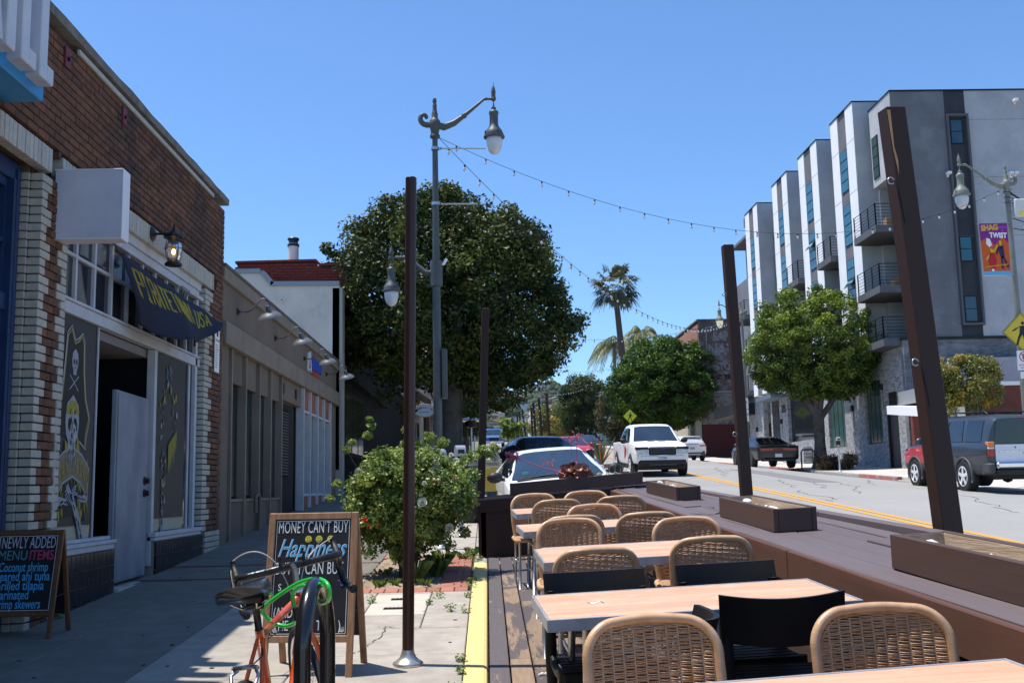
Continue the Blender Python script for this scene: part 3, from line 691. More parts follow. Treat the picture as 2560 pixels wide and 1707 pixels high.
# ---- wall lantern
ln = thing('wall_lantern', 'black ship style wall lantern glowing amber above the pirate flag', 'lantern', (FX, 11.2, 4.25))
g = MB(); g.lathe([(.0, 0), (.085, 0), (.085, .012), (.06, .03), (.03, .045), (0, .05)], (0, 0, .03), 16, 0, 'x'); g.tube([(.03, 0, .03), (.20, 0, .03), (.235, 0, .03)], .014, 8); g.build('wall_plate', m_black, ln, True, 40)
lc = (.24, 0, 0)
g = MB(); g.lathe([(0,-.035),(.012,.13),(.012,.08),(.03,.06),(.06,.03),(.105,.0),(.11,-.02),(.075,-.03),(.055,-.05)][1:], lc, 16); g.lathe([(.05,-.27),(.075,-.285),(.095,-.31),(.09,-.325),(0,-.33)], lc, 16)
for k in range(4):
    a = math.pi/4+k*math.pi/2; g.tube([(lc[0]+r_*math.cos(a), r_*math.sin(a), z_) for r_, z_ in ((.065,-.03),(.092,-.09),(.098,-.15),(.09,-.21),(.065,-.28))], .004, 5)
g.tube([(lc[0]+.099*math.cos(t), .099*math.sin(t), -.14) for t in [i*math.pi/8 for i in range(16)]], .004, 5, closed=True); g.build('lantern_cage', m_black, ln, True, 50)
g = MB(); g.lathe([(.055,-.05),(.08,-.09),(.088,-.15),(.08,-.21),(.058,-.27)], lc, 16); g.build('lantern_glass', mat('seeded_glass', (.75,.78,.80), .12, trans=.85, ior=1.3), ln, True)
g = MB(); g.ball((.24, 0, -.17), .028, 10, 0, (1,1,1.3)); g.build('bulb', mat('amber_bulb', (1,.6,.2), .5, emit=(1,.50,.12), es=9), ln, True)
# ---- pirate flag
fl = thing('pirate_flag', 'navy blue flag with gold outlined letters hung below the wall lantern', 'flag', (FX+.1, 10, 3.8))
m_navy = mat('navy_flag_cloth', (.006,.010,.028), .85, (.008,.014,.038), 3, bump=.2, bscale=300)
def flagp(u, v):   # u along 0..1, v down 0..1
    top = Vector((FX+.10, 9.98+3.87*u, 3.785-.06*u+.012*math.sin(u*19)))
    by = 10.48+1.38*min(1, u/.42) if u < .42 else 11.86+(13.85-11.86)*(u-.42)/.58
    bz = 3.18-.06*math.sin(u*9) if u < .42 else 3.13+(3.725-3.13)*((u-.42)/.58)**1.25
    bot = Vector((FX+.11+.24*math.sin(min(u/.5,1)*2.4)*(1-u)**.6, by, bz))
    p = top.lerp(bot, v); p.x += .05*math.sin(u*13+v*3)*v + .10*v*(1-v)*math.sin(3.0*u+.4)
    return p
g = MB(); g.grid([[flagp(i/46, j/16) for i in range(47)] for j in range(17)]); o = wb(g, 'flag_cloth', m_navy, fl, True); md = o.modifiers.new('s', 'SOLIDIFY'); md.thickness = .003
m_goldl = mat('gold_flag_ink', (.42,.37,.05), .6)
def glyph_strokes(ch):
    G = {'P':[[(0,0),(0,1),(.8,1),(.8,.5),(0,.5)]],'I':[[(.3,0),(.3,1)],[(0,1),(.6,1)],[(0,0),(.6,0)]],'R':[[(0,0),(0,1),(.8,1),(.8,.5),(0,.5)],[(.35,.5),(.85,0)]],'A':[[(0,0),(.4,1),(.8,0)],[(.15,.35),(.65,.35)]],'T':[[(.4,0),(.4,1)],[(0,1),(.8,1)]],
        'E':[[(.8,1),(0,1),(0,0),(.8,0)],[(0,.5),(.6,.5)]],'O':[[(.0,.15),(0,.85),(.2,1),(.6,1),(.8,.85),(.8,.15),(.6,0),(.2,0),(0,.15)]],'W':[[(0,1),(.2,0),(.4,.7),(.6,0),(.8,1)]],'N':[[(0,0),(0,1),(.8,0),(.8,1)]],
        'U':[[(0,1),(0,.2),(.2,0),(.6,0),(.8,.2),(.8,1)]],'S':[[(.8,.85),(.6,1),(.2,1),(0,.85),(0,.6),(.8,.4),(.8,.15),(.6,0),(.2,0),(0,.15)]]}
    return G[ch]
g = MB()
for i, ch in enumerate('PIRATETOWN'):
    u0 = .045+i*.051; arch = .10*math.sin((i+.5)/10*math.pi)
    for st in glyph_strokes(ch):
        for e in (-1, 1):
            pts = []
            for (a, b) in st:
                uu = u0+a*.044+e*.0035; vv = .16+(1-b)*(.40-arch*.5)+(.14 if i < 5 else .12)*0+e*.012
                p = flagp(uu, vv); p.x += .008; pts.append(p)
            g.tube(pts, .0048, 4)
for i, ch in enumerate('USA'):
    u0 = .60+i*.075
    for st in glyph_strokes(ch):
        for e in (-1, 1):
            pts = []
            for (a, b) in st:
                p = flagp(u0+a*.06+e*.005, .22+(1-b)*(.42)+e*.014); p.x += .008; pts.append(p)
            g.tube(pts, .0048, 4)
wb(g, 'flag_lettering', m_goldl, fl, kind='stuff')
g = MB(); g.tube([flagp(0,0), (FX, 9.75, 3.98)], .006, 5); g.tube([flagp(.53,0), (FX, 12.35, 3.93)], .006, 5); g.tube([(FX, 12.35, 3.93), (FX+.05, 12.5, 3.9), (FX+.03, 12.42, 3.80)], .006, 5)
for u in (.02,.3,.42,.62): p = flagp(u, 1); g.ball((p.x+.004, p.y, p.z+.02), .010, 6)
wb(g, 'cord', m_black, fl)
# ================================================================= tan stucco building
m_stucco = mat('tan_stucco', (.20,.155,.115), .92, (.145,.11,.083), 1.2, (.6,.6,.25), bump=.5, bscale=160, c3=(.14,.11,.09), s3=1.4, lo3=.55, hi3=.8)
m_stucco2 = mat('tan_stucco_trim', (.26,.215,.165), .9, (.20,.16,.125), 2, bump=.4, bscale=160)
m_win = mat('teal_dark_window', (.008,.018,.021), .2, (.016,.03,.034), 1.2, spec=.2)
m_bframe = mat('bronze_frame', (.016,.014,.013), .8, spec=.1)
t1 = thing('tan_shop', 'low tan stucco shop row with narrow tall windows between thin piers', 'building', (FX, 20, S(20)))
zt = 4.63
g = MB(); g.box(-14, FX-.16, 14.33, 25.5, 0, zt-.15); wb(g, 'wall', m_stucco, t1)
B(t1, 'coping', FX-.3, FX+.03, 14.33, 25.46, 4.60, 4.645, mat('dark_cap', (.12,.11,.10), .9), .004)
B(t1, 'parapet_band', FX-.155, FX+.015, 14.33, 25.45, 4.41, 4.60, m_stucco2, .008); B(t1, 'upper_wall', FX-.155, FX-.04, 14.33, 25.44, 3.84, 4.408, m_stucco, 0)
B(t1, 'lintel_band', FX-.155, FX+.05, 14.33, 25.50, 3.52, 3.84, m_stucco2, .01)
piers = [14.94, 15.825, 16.78, 17.67, 18.60]
B(t1, 'corner_wall', FX-.155, FX-.04, 14.33, 14.86, .3, 3.52, m_stucco, 0)
for y in piers: B(t1, 'pier', FX-.15, FX, y-.045, y+.015, S(y)-.1, 3.515, m_stucco2, .004)
for a, b in zip(piers, piers[1:]):
    B(t1, 'spandrel', FX-.155, FX-.06, a+.02, b-.05, 3.06, 3.515, m_stucco, 0)
    w_ = B(t1, 'window', FX-.16, FX-.10, a+.04, b-.16, 1.40, 3.06, m_bframe, 0)
    g = MB(); g.box(FX-.099, FX-.095, a+.06, b-.30, 1.44, 3.02); g.box(FX-.099, FX-.095, b-.28, b-.18, 1.44, 3.02); wb(g, 'pane', m_win, t1)
    B(t1, 'sill', FX-.155, FX-.02, a+.02, b-.05, 1.36, 1.40, m_stucco2, .004)
    B(t1, 'apron', FX-.155, FX-.05, a+.02, b-.05, S(a)-.2, 1.357, m_stucco, 0)
# recessed entry
B(t1, 'entry_side', FX-1.0, FX-.16, 20.44, 20.70, .4, 3.5, m_stucco, 0); B(t1, 'entry_head', FX-.155, FX-.05, 18.62, 20.70, 3.13, 3.515, m_stucco, 0)
g = MB(); g.box(FX-.159, FX-.13, 18.64, 20.40, .8, 3.1); wb(g, 'entry_opening', m_dark, t1)
w_ = B(t1, 'window', FX-.13, FX-.11, 18.66, 19.75, 1.75, 3.0, m_bframe, 0)
for k in range(22): B(t1, 'blind_slat', FX-.108, FX-.1, 18.72, 19.7, 1.8+k*.053, 1.825+k*.053, mat('blind_grey', (.06,.07,.075), .5), 0)
for y in (18.85, 20.1): B(t1, 'vent', FX-.05, FX-.03, y-.07, y+.07, 3.24, 3.42, m_black, .004)
# white framed windows with terracotta panels
m_terra = mat('terracotta_panel', (.33,.13,.08), .85, (.27,.10,.06), 4)
wp = [20.75, 21.575, 22.505, 23.39, 24.35]
for y in wp: B(t1, 'white_post', FX-.15, FX+.01, y-.03, y+.03, S(y)-.05, 3.515, m_wpaint, .004)
for a, b in zip(wp, wp[1:]):
    B(t1, 'terracotta_panel', FX-.155, FX-.05, a+.032, b-.032, 3.10, 3.515, m_terra, 0); B(t1, 'terracotta_panel', FX-.155, FX-.05, a+.032, b-.032, S(a)-.2, 1.40, m_terra, 0)
    B(t1, 'white_rail', FX-.15, FX-.02, a+.032, b-.032, 3.05, 3.098, m_wpaint, .003); B(t1, 'white_rail', FX-.15, FX-.02, a+.032, b-.032, 1.402, 1.45, m_wpaint, .003)
    B(t1, 'pane', FX-.155, FX-.12, a+.03, b-.03, 1.45, 3.05, m_dglass, 0)
B(t1, 'end_wall', FX-.155, FX-.05, 24.385, 25.44, .9, 3.515, m_stucco, 0)
g = MB(); g.tube([(FX+.04, 16.35, 1.18), (FX+.04, 16.35, 1.42), (FX+.04, 16.5, 1.47), (FX+.04, 16.62, 1.42), (FX+.04, 16.62, S(16.5))], .03, 8); wb(g, 'standpipe', m_stucco, t1, True)
# shop emblem
g = MB(); g.prism([(21.25, 3.92), (21.30, 4.30), (21.62, 4.36), (21.75, 3.92), (21.55, 3.98), (21.42, 3.90)], FX-.035, FX-.01, 'x'); wb(g, 'emblem_white', mat('emblem_white_m', (.55,.56,.6), .5), t1)
g = MB(); g.prism([(21.40, 3.98), (21.50, 4.22), (21.56, 4.0)], FX-.01, FX-.005, 'x'); wb(g, 'emblem_red', mat('sign_red', (.45,.03,.03), .5), t1)
for i in range(6): B(t1, 'sign_letter', FX-.035, FX-.01, 21.80+i*.22, 21.97+i*.22, 4.02, 4.26, mat('sign_blue', (.02,.08,.42), .5), .003)
B(t1, 'sign_bar', FX-.035, FX-.01, 21.85, 22.65, 3.86, 3.98, mat('sign_red', (0,0,0)), .003)
# gooseneck lamps
def gooseneck(y, first=None, lab=''):
    if first is None:
        t = thing('gooseneck_lamp', lab, 'wall lamp', (FX-.04, y, 4.12), group='gooseneck lamps along the tan shop')
        g = MB(); g.lathe([(.075, 0), (.075, .03), (.03, .05), (.03, .07), (0, .07)], (0,0,0), 12, 0, 'x'); g.build('mount', m_black, t)
        P = [(.06,0,0), (.22,0,-.01), (.36,0,.06), (.45,0,.20), (.55,0,.29), (.66,0,.27), (.71,0,.18), (.71,0,.10)]
        g = MB(); g.tube(P, .016, 8); g.build('arm', mat('lamp_arm_grey', (.10,.10,.105), .4), t, True)
        M = TR(.68, 0, .06)@Matrix.Scale(1.2, 4)@Matrix.Rotation(R(22), 4, 'X')@Matrix.Rotation(R(-8), 4, 'Y')
        g = MB(); g.lathe([(.0,.06), (.04,.06), (.045,-.03), (.06,-.05), (.15,-.09), (.21,-.14), (.225,-.17), (.215,-.17), (.14,-.11), (.04,-.07), (0,-.07)], (0,0,0), 24, 0, 'z', M); g.build('shade', mat('lamp_shade_grey', (.12,.125,.135), .45), t, True, 50)
        g = MB(); g.ball(tuple(M@Vector((0,0,-.10))), .035, 8); g.build('bulb', mat('dead_bulb', (.6,.6,.58), .2), t, True)
        t.scale = (.66,.66,.66); return t
    t = copy_tree(first); t.location = (FX-.04, y, 4.12); t['label'] = lab; return t
L0 = gooseneck(15.31, None, 'grey gooseneck wall lamp next to the brick shop, first of the row of four')
gooseneck(18.05, L0, 'grey gooseneck wall lamp second along the row, before the blue lettering')
gooseneck(20.94, L0, 'grey gooseneck wall lamp hanging over the blue and red shop lettering')
gooseneck(23.81, L0, 'grey gooseneck wall lamp at the far end of the tan shop by the white wall')

# ================================================================= tall white walled building and black shopfront behind
m_ww = mat('painted_white_wall', (.66,.63,.56), .85, (.58,.55,.49), 1.5, bump=.4, bscale=30, c3=(.36,.33,.28), s3=.9, lo3=.6, hi3=.8)
m_flash = mat('grey_flashing', (.26,.29,.33), .4, metal=.3)
t2 = thing('white_sided_building', 'tall building with painted white side wall, stepped parapet and dark shopfront', 'building', (FX, 35, S(30)))
sil = [(-14, 2), (-3.575, 2), (-3.575, 6.50), (-5.26, 6.52), (-5.52, 6.84), (-14, 6.84)]
g = MB(); g.prism(sil[::-1], 25.52, 25.8, 'y'); wb(g, 'side_wall', m_ww, t2)
g = MB()
for a, b in zip(sil[2:], sil[3:]):
    d = (Vector(b)-Vector(a)).normalized(); n = Vector((-d.y, d.x)); 
    if n.y < 0: n = -n
    g.prism([a, b, tuple(Vector(b)+n*.11), tuple(Vector(a)+n*.11)], 25.47, 25.85, 'y')
wb(g, 'parapet_flashing', m_flash, t2)
for x, z in ((-4.98, 6.16), (-4.55, 5.48)):
    g = MB(); g.prism([(x-.10, z), (x, z-.10), (x+.10, z), (x, z+.10)], 25.49, 25.52, 'y'); g.lathe([(.02,0),(0,.03)], (x, 25.49, z), 6, 0, 'y'); wb(g, 'anchor_plate', m_ww, t2)
g = MB(); g.box(-13.9, -3.75, 25.85, 46, 2, 6.3); wb(g, 'roof_block', m_dark, t2)
m_blackw = mat('black_shopfront_paint', (.009,.009,.010), .9, (.014,.014,.014), 3, spec=.08)
for i in range(14): B(t2, 'black_board', -3.76, -3.68, 26.0+i*.8, 26.0+i*.8+.79, 1.2, 6.45, m_blackw, .01)
for i in range(12): B(t2, 'black_board', -3.76, -3.68, 37.2+i*.8, 37.2+i*.8+.79, 1.6, 5.6, m_blackw, .01)
B(t2, 'white_pier', -3.75, -3.50, 25.52, 25.92, 1.2, 6.45, mat('pale_pier', (.36,.34,.31), .8), .006)
B(t2, 'dark_cornice', -3.9, -3.45, 25.95, 37, 6.1, 6.3, m_blackw, .01); B(t2, 'dark_ledge', -3.68, -3.45, 26.2, 37, 4.35, 4.45, m_blackw, .01)
w_ = B(t2, 'window', -3.68, -3.64, 27, 31, 2.4, 4.1, m_bframe); g = MB(); g.box(-.0,.0,0,0,0,0)
for a in (27.1, 28.45, 29.8): B(t2, 'pane', -3.64, -3.63, a, a+1.15, 2.5, 4.0, m_dglass, 0)
# brick red parapet and flue
m_redb = mat('red_painted_brick', (.26,.04,.025), .8, (.20,.03,.02), 6, bump=.3, rand=.12)
t3 = thing('red_parapet', 'band of red painted brick parapet rising behind the white wall', 'wall', (-4.5, 26.6, 6.4))
g = MB(); g.prism([(-6.10,6.2),(-3.3,6.2),(-3.3,6.93),(-4.02,6.93),(-4.12,7.05),(-6.10,7.03)][::-1], 26.5, 26.8, 'y'); wb(g, 'parapet_core', m_mortard, t3)
me = MB().box(-.105, .105, -.02, .02, -.033, .033, 0, .004).mesh('brick', m_redb)
for k in range(8):
    for i in range(14):
        x = -6.05+i*.222+(.11 if k % 2 else 0); z = 6.46+k*.075
        if x > -3.35 or (x > -4.05 and z > 6.88): continue
        inst('brick', me, t3, (x+4.5, -.10, z-6.4))
g = MB(); g.prism([(-6.14,7.03),(-4.10,7.06),(-4.0,6.94),(-3.3,6.94),(-3.3,7.0),(-3.97,7.0),(-4.08,7.115),(-6.14,7.09)][::-1], 26.42, 26.85, 'y'); wb(g, 'parapet_cap', m_redb, t3)
t3.location.z += .27; t3.location.x -= .22
t4 = thing('roof_flue', 'short white roof flue pipe with black cap above the red parapet', 'chimney', (-4.98, 26.95, 7.03)); t4.scale = (1.1, 1.1, 1.22)
g = MB(); g.lathe([(.125, 0), (.125, .72), (.12, .72), (.12, .4)], (0,0,0), 24); 
for z in (.33, .55): g.lathe([(.127, z), (.127, z+.012)], (0,0,0), 24)
g.build('flue_pipe', mat('white_flue', (.72,.71,.68), .45, c2=(.6,.58,.54), scale=5), t4, True, 40)
g = MB(); g.lathe([(.14, .66), (.14, .71)], (0,0,0), 24); g.lathe([(.135, .80), (.14, .83), (.12, .85), (0, .85)], (0,0,0), 24); g.lathe([(.11,.71),(.11,.80)], (0,0,0), 12); g.build('flue_cap', m_black, t4)

# ================================================================= shops further up on the left
t5 = thing('striped_awning_shop', 'pale shop with black and white striped awning, partly behind the big tree', 'building', (-3.4, 50, S(50)))
B(t5, 'wall', -12, -3.6, 47, 60, 2, 7.2, mat('cream_wall', (.38,.35,.28), .85), 0)
g = MB(); g.grid([[(-3.6+.0, y, 6.3), (-2.5, y, 5.5)] for y in (47.5, 57)]); g.grid([[(-2.5, y, 5.5), (-2.5, y, 5.15)] for y in (47.5, 57)]); wb(g, 'awning', mat('awning_white', (.55,.54,.52), .8), t5)
for i in range(22): 
    y = 47.5+i*.44; g = MB(); g.grid([[(-3.58, a, 6.32), (-2.49, a, 5.515)] for a in (y, y+.12)]); wb(g, 'awning_stripe', m_black, t5)
for y in (48, 50.6, 53.2): 
    w_ = B(t5, 'window', -3.6, -3.55, y, y+2.0, 3.1, 5.0, m_wpaint); 
    for a in (y+.1, y+1.05): B(t5, 'pane', -3.55, -3.54, a, a+.85, 3.2, 4.9, m_dglass, 0)
for y, mm in ((49.8, m_black), (52.6, mat('rust_post', (.20,.05,.03), .6)), (55.6, m_wpaint)): B(t5, 'porch_post', -3.0, -2.86, y, y+.14, S(y), 5.4, mm)
t6 = thing('oval_hanging_sign', 'pale oval hanging sign with arched lettering under the striped awning', 'sign', (-2.72, 46, 4.92))
def ell(a, b, n=28): return [(a*math.cos(2*math.pi*i/n), b*math.sin(2*math.pi*i/n)) for i in range(n)]
g = MB(); g.prism(ell(.46, .28), -.02, .02, 'y'); g.build('sign_board', mat('sign_pale', (.50,.52,.54), .6), t6)
g = MB(); g.tube([(x, -.02, z) for x, z in ell(.46, .28)], .022, 6, closed=True); g.build('sign_rim', mat('rim_tan', (.40,.28,.14), .5), t6)
wd = 'COMPASSION'
for i, ch in enumerate(wd):
    a = math.radians(128-i*8.5); text('sign_lettering', ch, m_black, t6, (.52*math.cos(a)-.03, -.024, .52*math.sin(a)-.42), (math.pi/2, 0, 0), .10, .001, .003)
for k in range(8): MB().box(-.24+k*.06, -.20+k*.06, -.023, -.021, -.09, -.05).build('print_line', mat('slate_print', (0,0,0)), t6)
g = MB(); g.tube([(-.2,0,.26),(-.2,0,.5)], .012, 5); g.tube([(.2,0,.26),(.2,0,.5)], .012, 5); g.build('hanger', m_black, t6)
t7 = thing('row_of_far_shops', 'plain low shop fronts far up the left side behind the tree trunks', 'building', (-3.5, 80, S(70)))
for (a, b, h, c) in ((60.1, 72, 9.5, (.30,.26,.22)), (72.1, 88, 9.0, (.36,.34,.32)), (88.1, 110, 11, (.24,.15,.11)), (110.1, 148, 12.5, (.33,.31,.28))):
    B(t7, 'wall', -14, -3.6, a, b, 2, h, mat('far_wall_%d' % a, c, .9, tuple(q*.8 for q in c), .6), 0)
    y = a+.8
    while y < b-2: 
        w_ = B(t7, 'window', -3.6, -3.54, y, y+1.8, S(y)+.8, S(y)+2.9, m_wpaint); B(t7, 'pane', -3.54, -3.53, y+.1, y+1.7, S(y)+.9, S(y)+2.8, m_dglass, 0); y += 2.4
# ================================================================= parklet
def worn(name, paint, wood, lo, hi, along=(1,.22,1), sc=3.2, rough=.7, rand=.12, bump=.4, wood2=None):
    M = bpy.data.materials.new(name); M.use_nodes = True; t = M.node_tree; b = t.nodes['Principled BSDF']; L = t.links.new
    b.inputs['Specular IOR Level'].default_value = .22
    tc = nn(t, 'ShaderNodeTexCoord'); oi = nn(t, 'ShaderNodeObjectInfo'); cb = nn(t, 'ShaderNodeCombineXYZ'); ad = nn(t, 'ShaderNodeVectorMath', operation='MULTIPLY_ADD')
    for i in range(3): L(oi.outputs['Random'], cb.inputs[i])
    ad.inputs[1].default_value = (23, 41, 17); L(cb.outputs[0], ad.inputs[0]); L(tc.outputs['Object'], ad.inputs[2])
    mp = nn(t, 'ShaderNodeMapping'); mp.inputs['Scale'].default_value = along; L(ad.outputs[0], mp.inputs[0])
    n1 = nn(t, 'ShaderNodeTexNoise'); n1.inputs['Scale'].default_value = sc; n1.inputs['Detail'].default_value = 9; n1.inputs['Roughness'].default_value = .68; n1.inputs['Distortion'].default_value = .6; L(mp.outputs[0], n1.inputs['Vector'])
    mr = nn(t, 'ShaderNodeMapRange'); mr.inputs['From Min'].default_value = lo; mr.inputs['From Max'].default_value = hi; L(n1.outputs['Fac'], mr.inputs['Value'])
    mg = nn(t, 'ShaderNodeMapping'); mg.inputs['Scale'].default_value = (60*along[0] if along[0] > .5 else 3, 60*along[1] if along[1] > .5 else 3, 60); L(ad.outputs[0], mg.inputs[0])
    gr = nn(t, 'ShaderNodeTexNoise'); gr.inputs['Scale'].default_value = 1.0; gr.inputs['Detail'].default_value = 4; L(mg.outputs[0], gr.inputs['Vector'])
    wm = nn(t, 'ShaderNodeMix', data_type='RGBA'); wm.inputs['A'].default_value = c4(wood); wm.inputs['B'].default_value = c4(wood2 or tuple(q*.55 for q in wood)); L(gr.outputs['Fac'], wm.inputs['Factor'])
    pm = nn(t, 'ShaderNodeMix', data_type='RGBA'); pm.inputs['A'].default_value = c4(paint); pm.inputs['B'].default_value = c4(tuple(q*1.35 for q in paint)); L(gr.outputs['Fac'], pm.inputs['Factor'])
    mx = nn(t, 'ShaderNodeMix', data_type='RGBA'); L(mr.outputs[0], mx.inputs['Factor']); L(pm.outputs['Result'], mx.inputs['A']); L(wm.outputs['Result'], mx.inputs['B'])
    hs = nn(t, 'ShaderNodeHueSaturation'); r2 = nn(t, 'ShaderNodeMapRange'); r2.inputs['To Min'].default_value = 1-rand; r2.inputs['To Max'].default_value = 1+rand; L(oi.outputs['Random'], r2.inputs['Value']); L(r2.outputs[0], hs.inputs['Value'])
    L(mx.outputs['Result'], hs.inputs['Color']); L(hs.outputs[0], b.inputs['Base Color']); b.inputs['Roughness'].default_value = rough
    bp = nn(t, 'ShaderNodeBump'); bp.inputs['Strength'].default_value = bump; bp.inputs['Distance'].default_value = .002; sm = nn(t, 'ShaderNodeMath', operation='SUBTRACT'); L(gr.outputs['Fac'], sm.inputs[0]); L(mr.outputs[0], sm.inputs[1]); L(sm.outputs[0], bp.inputs['Height']); L(bp.outputs[0], b.inputs['Normal'])
    return M
m_deckA = worn('worn_deck_board', (.088,.074,.076), (.33,.235,.165), .49, .525, sc=4.5)
m_deckB = worn('painted_deck_board', (.095,.082,.084), (.33,.24,.17), .60, .64, sc=4.5)
m_deckC = worn('bare_deck_board', (.088,.074,.076), (.34,.24,.165), .43, .47, sc=4.0)
m_ledge = worn('ledge_paint', (.115,.092,.095), (.25,.19,.15), .70, .74, sc=2, rough=.6, bump=.2)
m_fascia = worn('fascia_brown', (.105,.052,.036), (.16,.10,.075), .60, .75, sc=2.5, rough=.5, bump=.25)
m_post = worn('post_brown', (.040,.023,.018), (.07,.045,.038), .58, .72, along=(1,1,.2), sc=3, rough=.55, bump=.5)
m_box = worn('planter_brown', (.075,.046,.038), (.17,.12,.10), .66, .72, along=(1,.3,1), sc=5, rough=.55, bump=.25)
m_raww = mat('raw_plank_inside', (.58,.45,.32), .85, (.40,.29,.19), 3, (12,.6,12), bump=.3)
m_stone = mat('white_stones', (.75,.74,.72), .7, (.6,.59,.57), 9)
def DZ(x, y): return S(y) + .005 + .03*max(0, x)
dk = thing('parklet_deck', 'wooden parklet floor of long worn dark painted planks beside the yellow kerb', 'deck', (.7, 7, S(7)))
xe = [-.012, .12, .262, .405, .548, .69, .832, .975, 1.118, 1.26, 1.402, 1.545, 1.69]
for i, (a, b) in enumerate(zip(xe, xe[1:])):
    cuts = [1.0] + [[8.95, 12.40], [5.1, 9.9, 12.4], [6.1, 10.6, 12.4], [4.3, 8.1, 12.4]][i % 4 if i else 0]
    if i == 1: cuts = [1.0, 6.95, 10.9, 12.40]
    if i == 2: cuts = [1.0, 5.2, 9.2, 12.4]
    for c, d in zip(cuts, cuts[1:]):
        g = MB(); n = 6
        for k in range(1): 
            g.box(a+.005, b-.005, c+.002, d-.002, -.03, 0, 0, .004)
        drape(g, lambda x, y: DZ(x, y) + rnd.uniform(0, .0))
        mm = m_deckB if (i == 0 or c > 9 or i > 4) else (m_deckC if i == 1 and c < 6.5 else m_deckA)
        wb(g, 'plank', mm, dk)
g = MB(); 
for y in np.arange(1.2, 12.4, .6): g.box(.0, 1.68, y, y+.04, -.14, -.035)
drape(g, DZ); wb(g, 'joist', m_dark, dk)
# little weeds and litter in the gap
LX = 1.462
def lx(y): return 1.45 + .0205*(12.65-y)
def LZ(x, y): return S(y) + .75 + .0096*(12.65-y) + .04*(x-lx(y))
def drapeL(mb):
    mb.v = [(v[0]*lx(v[1])/LX, v[1], v[2]+LZ(v[0]*lx(v[1])/LX, v[1])) for v in mb.v]; return mb
lb = thing('parklet_barrier', 'dark brown wooden parklet barrier with a wide plank ledge on top', 'barrier', (1.85, 7, S(7)))
def outer(y): return 2.285 - .022*(y-5.6)
le = [LX, 1.602, 1.742, 1.90, 2.045, 2.16]
for i, (a, b) in enumerate(zip(le, le[1:])):
    cuts = [[1.2, 6.7, 12.9], [1.2, 4.9, 9.0, 12.95], [1.2, 7.6, 12.95], [1.2, 5.8, 10.2, 12.95], [1.2, 8.4, 12.95]][i]
    for c, d in zip(cuts, cuts[1:]):
        g = MB(); q = rnd.uniform(-.004, .004)
        n = 10; ys = fr(c+.003, d-.003, n)
        rows = [[(a+.0035, y, -.036), (a+.0035, y, -.006), (a+.009, y, 0), (b-.009, y, 0), (b-.0035, y, -.006), (b-.0035, y, -.036)] for y in ys]
        ph = rnd.uniform(0, 6)
        rows = [[(x+ (.004*math.sin(p[0][1]*1.7+ph) if i == 0 else 0), y, z+q+.003*math.sin(y*2.1+ph)) for x, y, z in p] for p in rows]
        g.grid(rows); g.f += [tuple(range(6)), tuple(range(len(g.v)-6, len(g.v)))]; g.m += [0,0]; g.tone += [.5,.5]
        drapeL(g); wb(g, 'ledge_plank', m_ledge, lb)
# raised outer lip
for c, d in ((1.2, 7.4), (7.41, 13.1)):
    g = MB(); rows = []
    for y in fr(c, d, 8):
        o = outer(y); rows.append([(o-.075, y, -.03), (o-.075, y, .028), (o-.07, y, .032), (o-.004, y, .032), (o, y, .028), (o, y, -.12)])
    g.grid(rows); drapeL(g); wb(g, 'lip_board', m_ledge, lb)
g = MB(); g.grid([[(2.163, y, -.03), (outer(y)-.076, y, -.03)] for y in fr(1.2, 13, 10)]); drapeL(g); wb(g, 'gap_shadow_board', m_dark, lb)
# splits in the planks: dark slivers set into the boards
def sliver(par, pts, w_, zf):
    pts = [(x*lx(y)/LX, y) for x, y in pts]
    g = MB(); rows = [[(x-w_*s_, y-.2*w_, zf(x, y)+.0022), (x+w_*s_, y+.2*w_, zf(x, y)+.0022)] for (x, y), s_ in zip(pts, [0.2]+[1]*(len(pts)-2)+[.2])]
    g.grid(rows); wb(g, 'split', m_dark, par)
sliver(lb, [(1.50,8.35),(1.56,8.2),(1.64,8.1),(1.70,8.2),(1.76,8.35)], .014, LZ); sliver(lb, [(1.75,8.9),(1.79,8.8),(1.77,8.7)], .008, LZ); sliver(lb, [(1.52,6.55),(1.55,6.25),(1.53,6.0)], .006, LZ); sliver(lb, [(1.96,4.7),(1.98,4.95),(1.95,5.2)], .004, LZ)
# fascia and wall
for c, d in ((1.2, 5.6), (5.61, 12.40)):
    g = MB(); ys = fr(c, d, 10); ph = rnd.uniform(0, 6)
    rows = [[(LX-.022, y, -.16+.006*math.sin(y*1.3+ph)), (LX-.022, y, -.010), (LX-.018, y, -.004), (LX+.0, y, -.004), (LX+.012, y, -.16)] for y in ys]
    g.grid(rows); drapeL(g); wb(g, 'fascia_board', m_fascia, lb)
for k in range(5):
    z0, z1 = .02+k*.14, .155+k*.14
    g = MB(); g.box(1.50, 1.535, 1.2, 12.4, z0, z1, 0, .004); g.v = [(v[0]*lx(v[1])/LX, v[1], v[2]) for v in g.v]; drape(g, DZ); wb(g, 'wall_board', worn('wall_board_brown', (.07,.042,.032), (.10,.07,.055), .6, .72, sc=3) if k == 0 else bpy.data.materials['wall_board_brown'], lb)
g = MB(); g.box(2.06, 2.10, 1.2, 13.0, -.15, .78); g.v = [(v[0]*lx(v[1])/LX, v[1], v[2]) for v in g.v]; drape(g, lambda x, y: road_z(x, y)+.15); wb(g, 'outer_wall', m_post, lb)
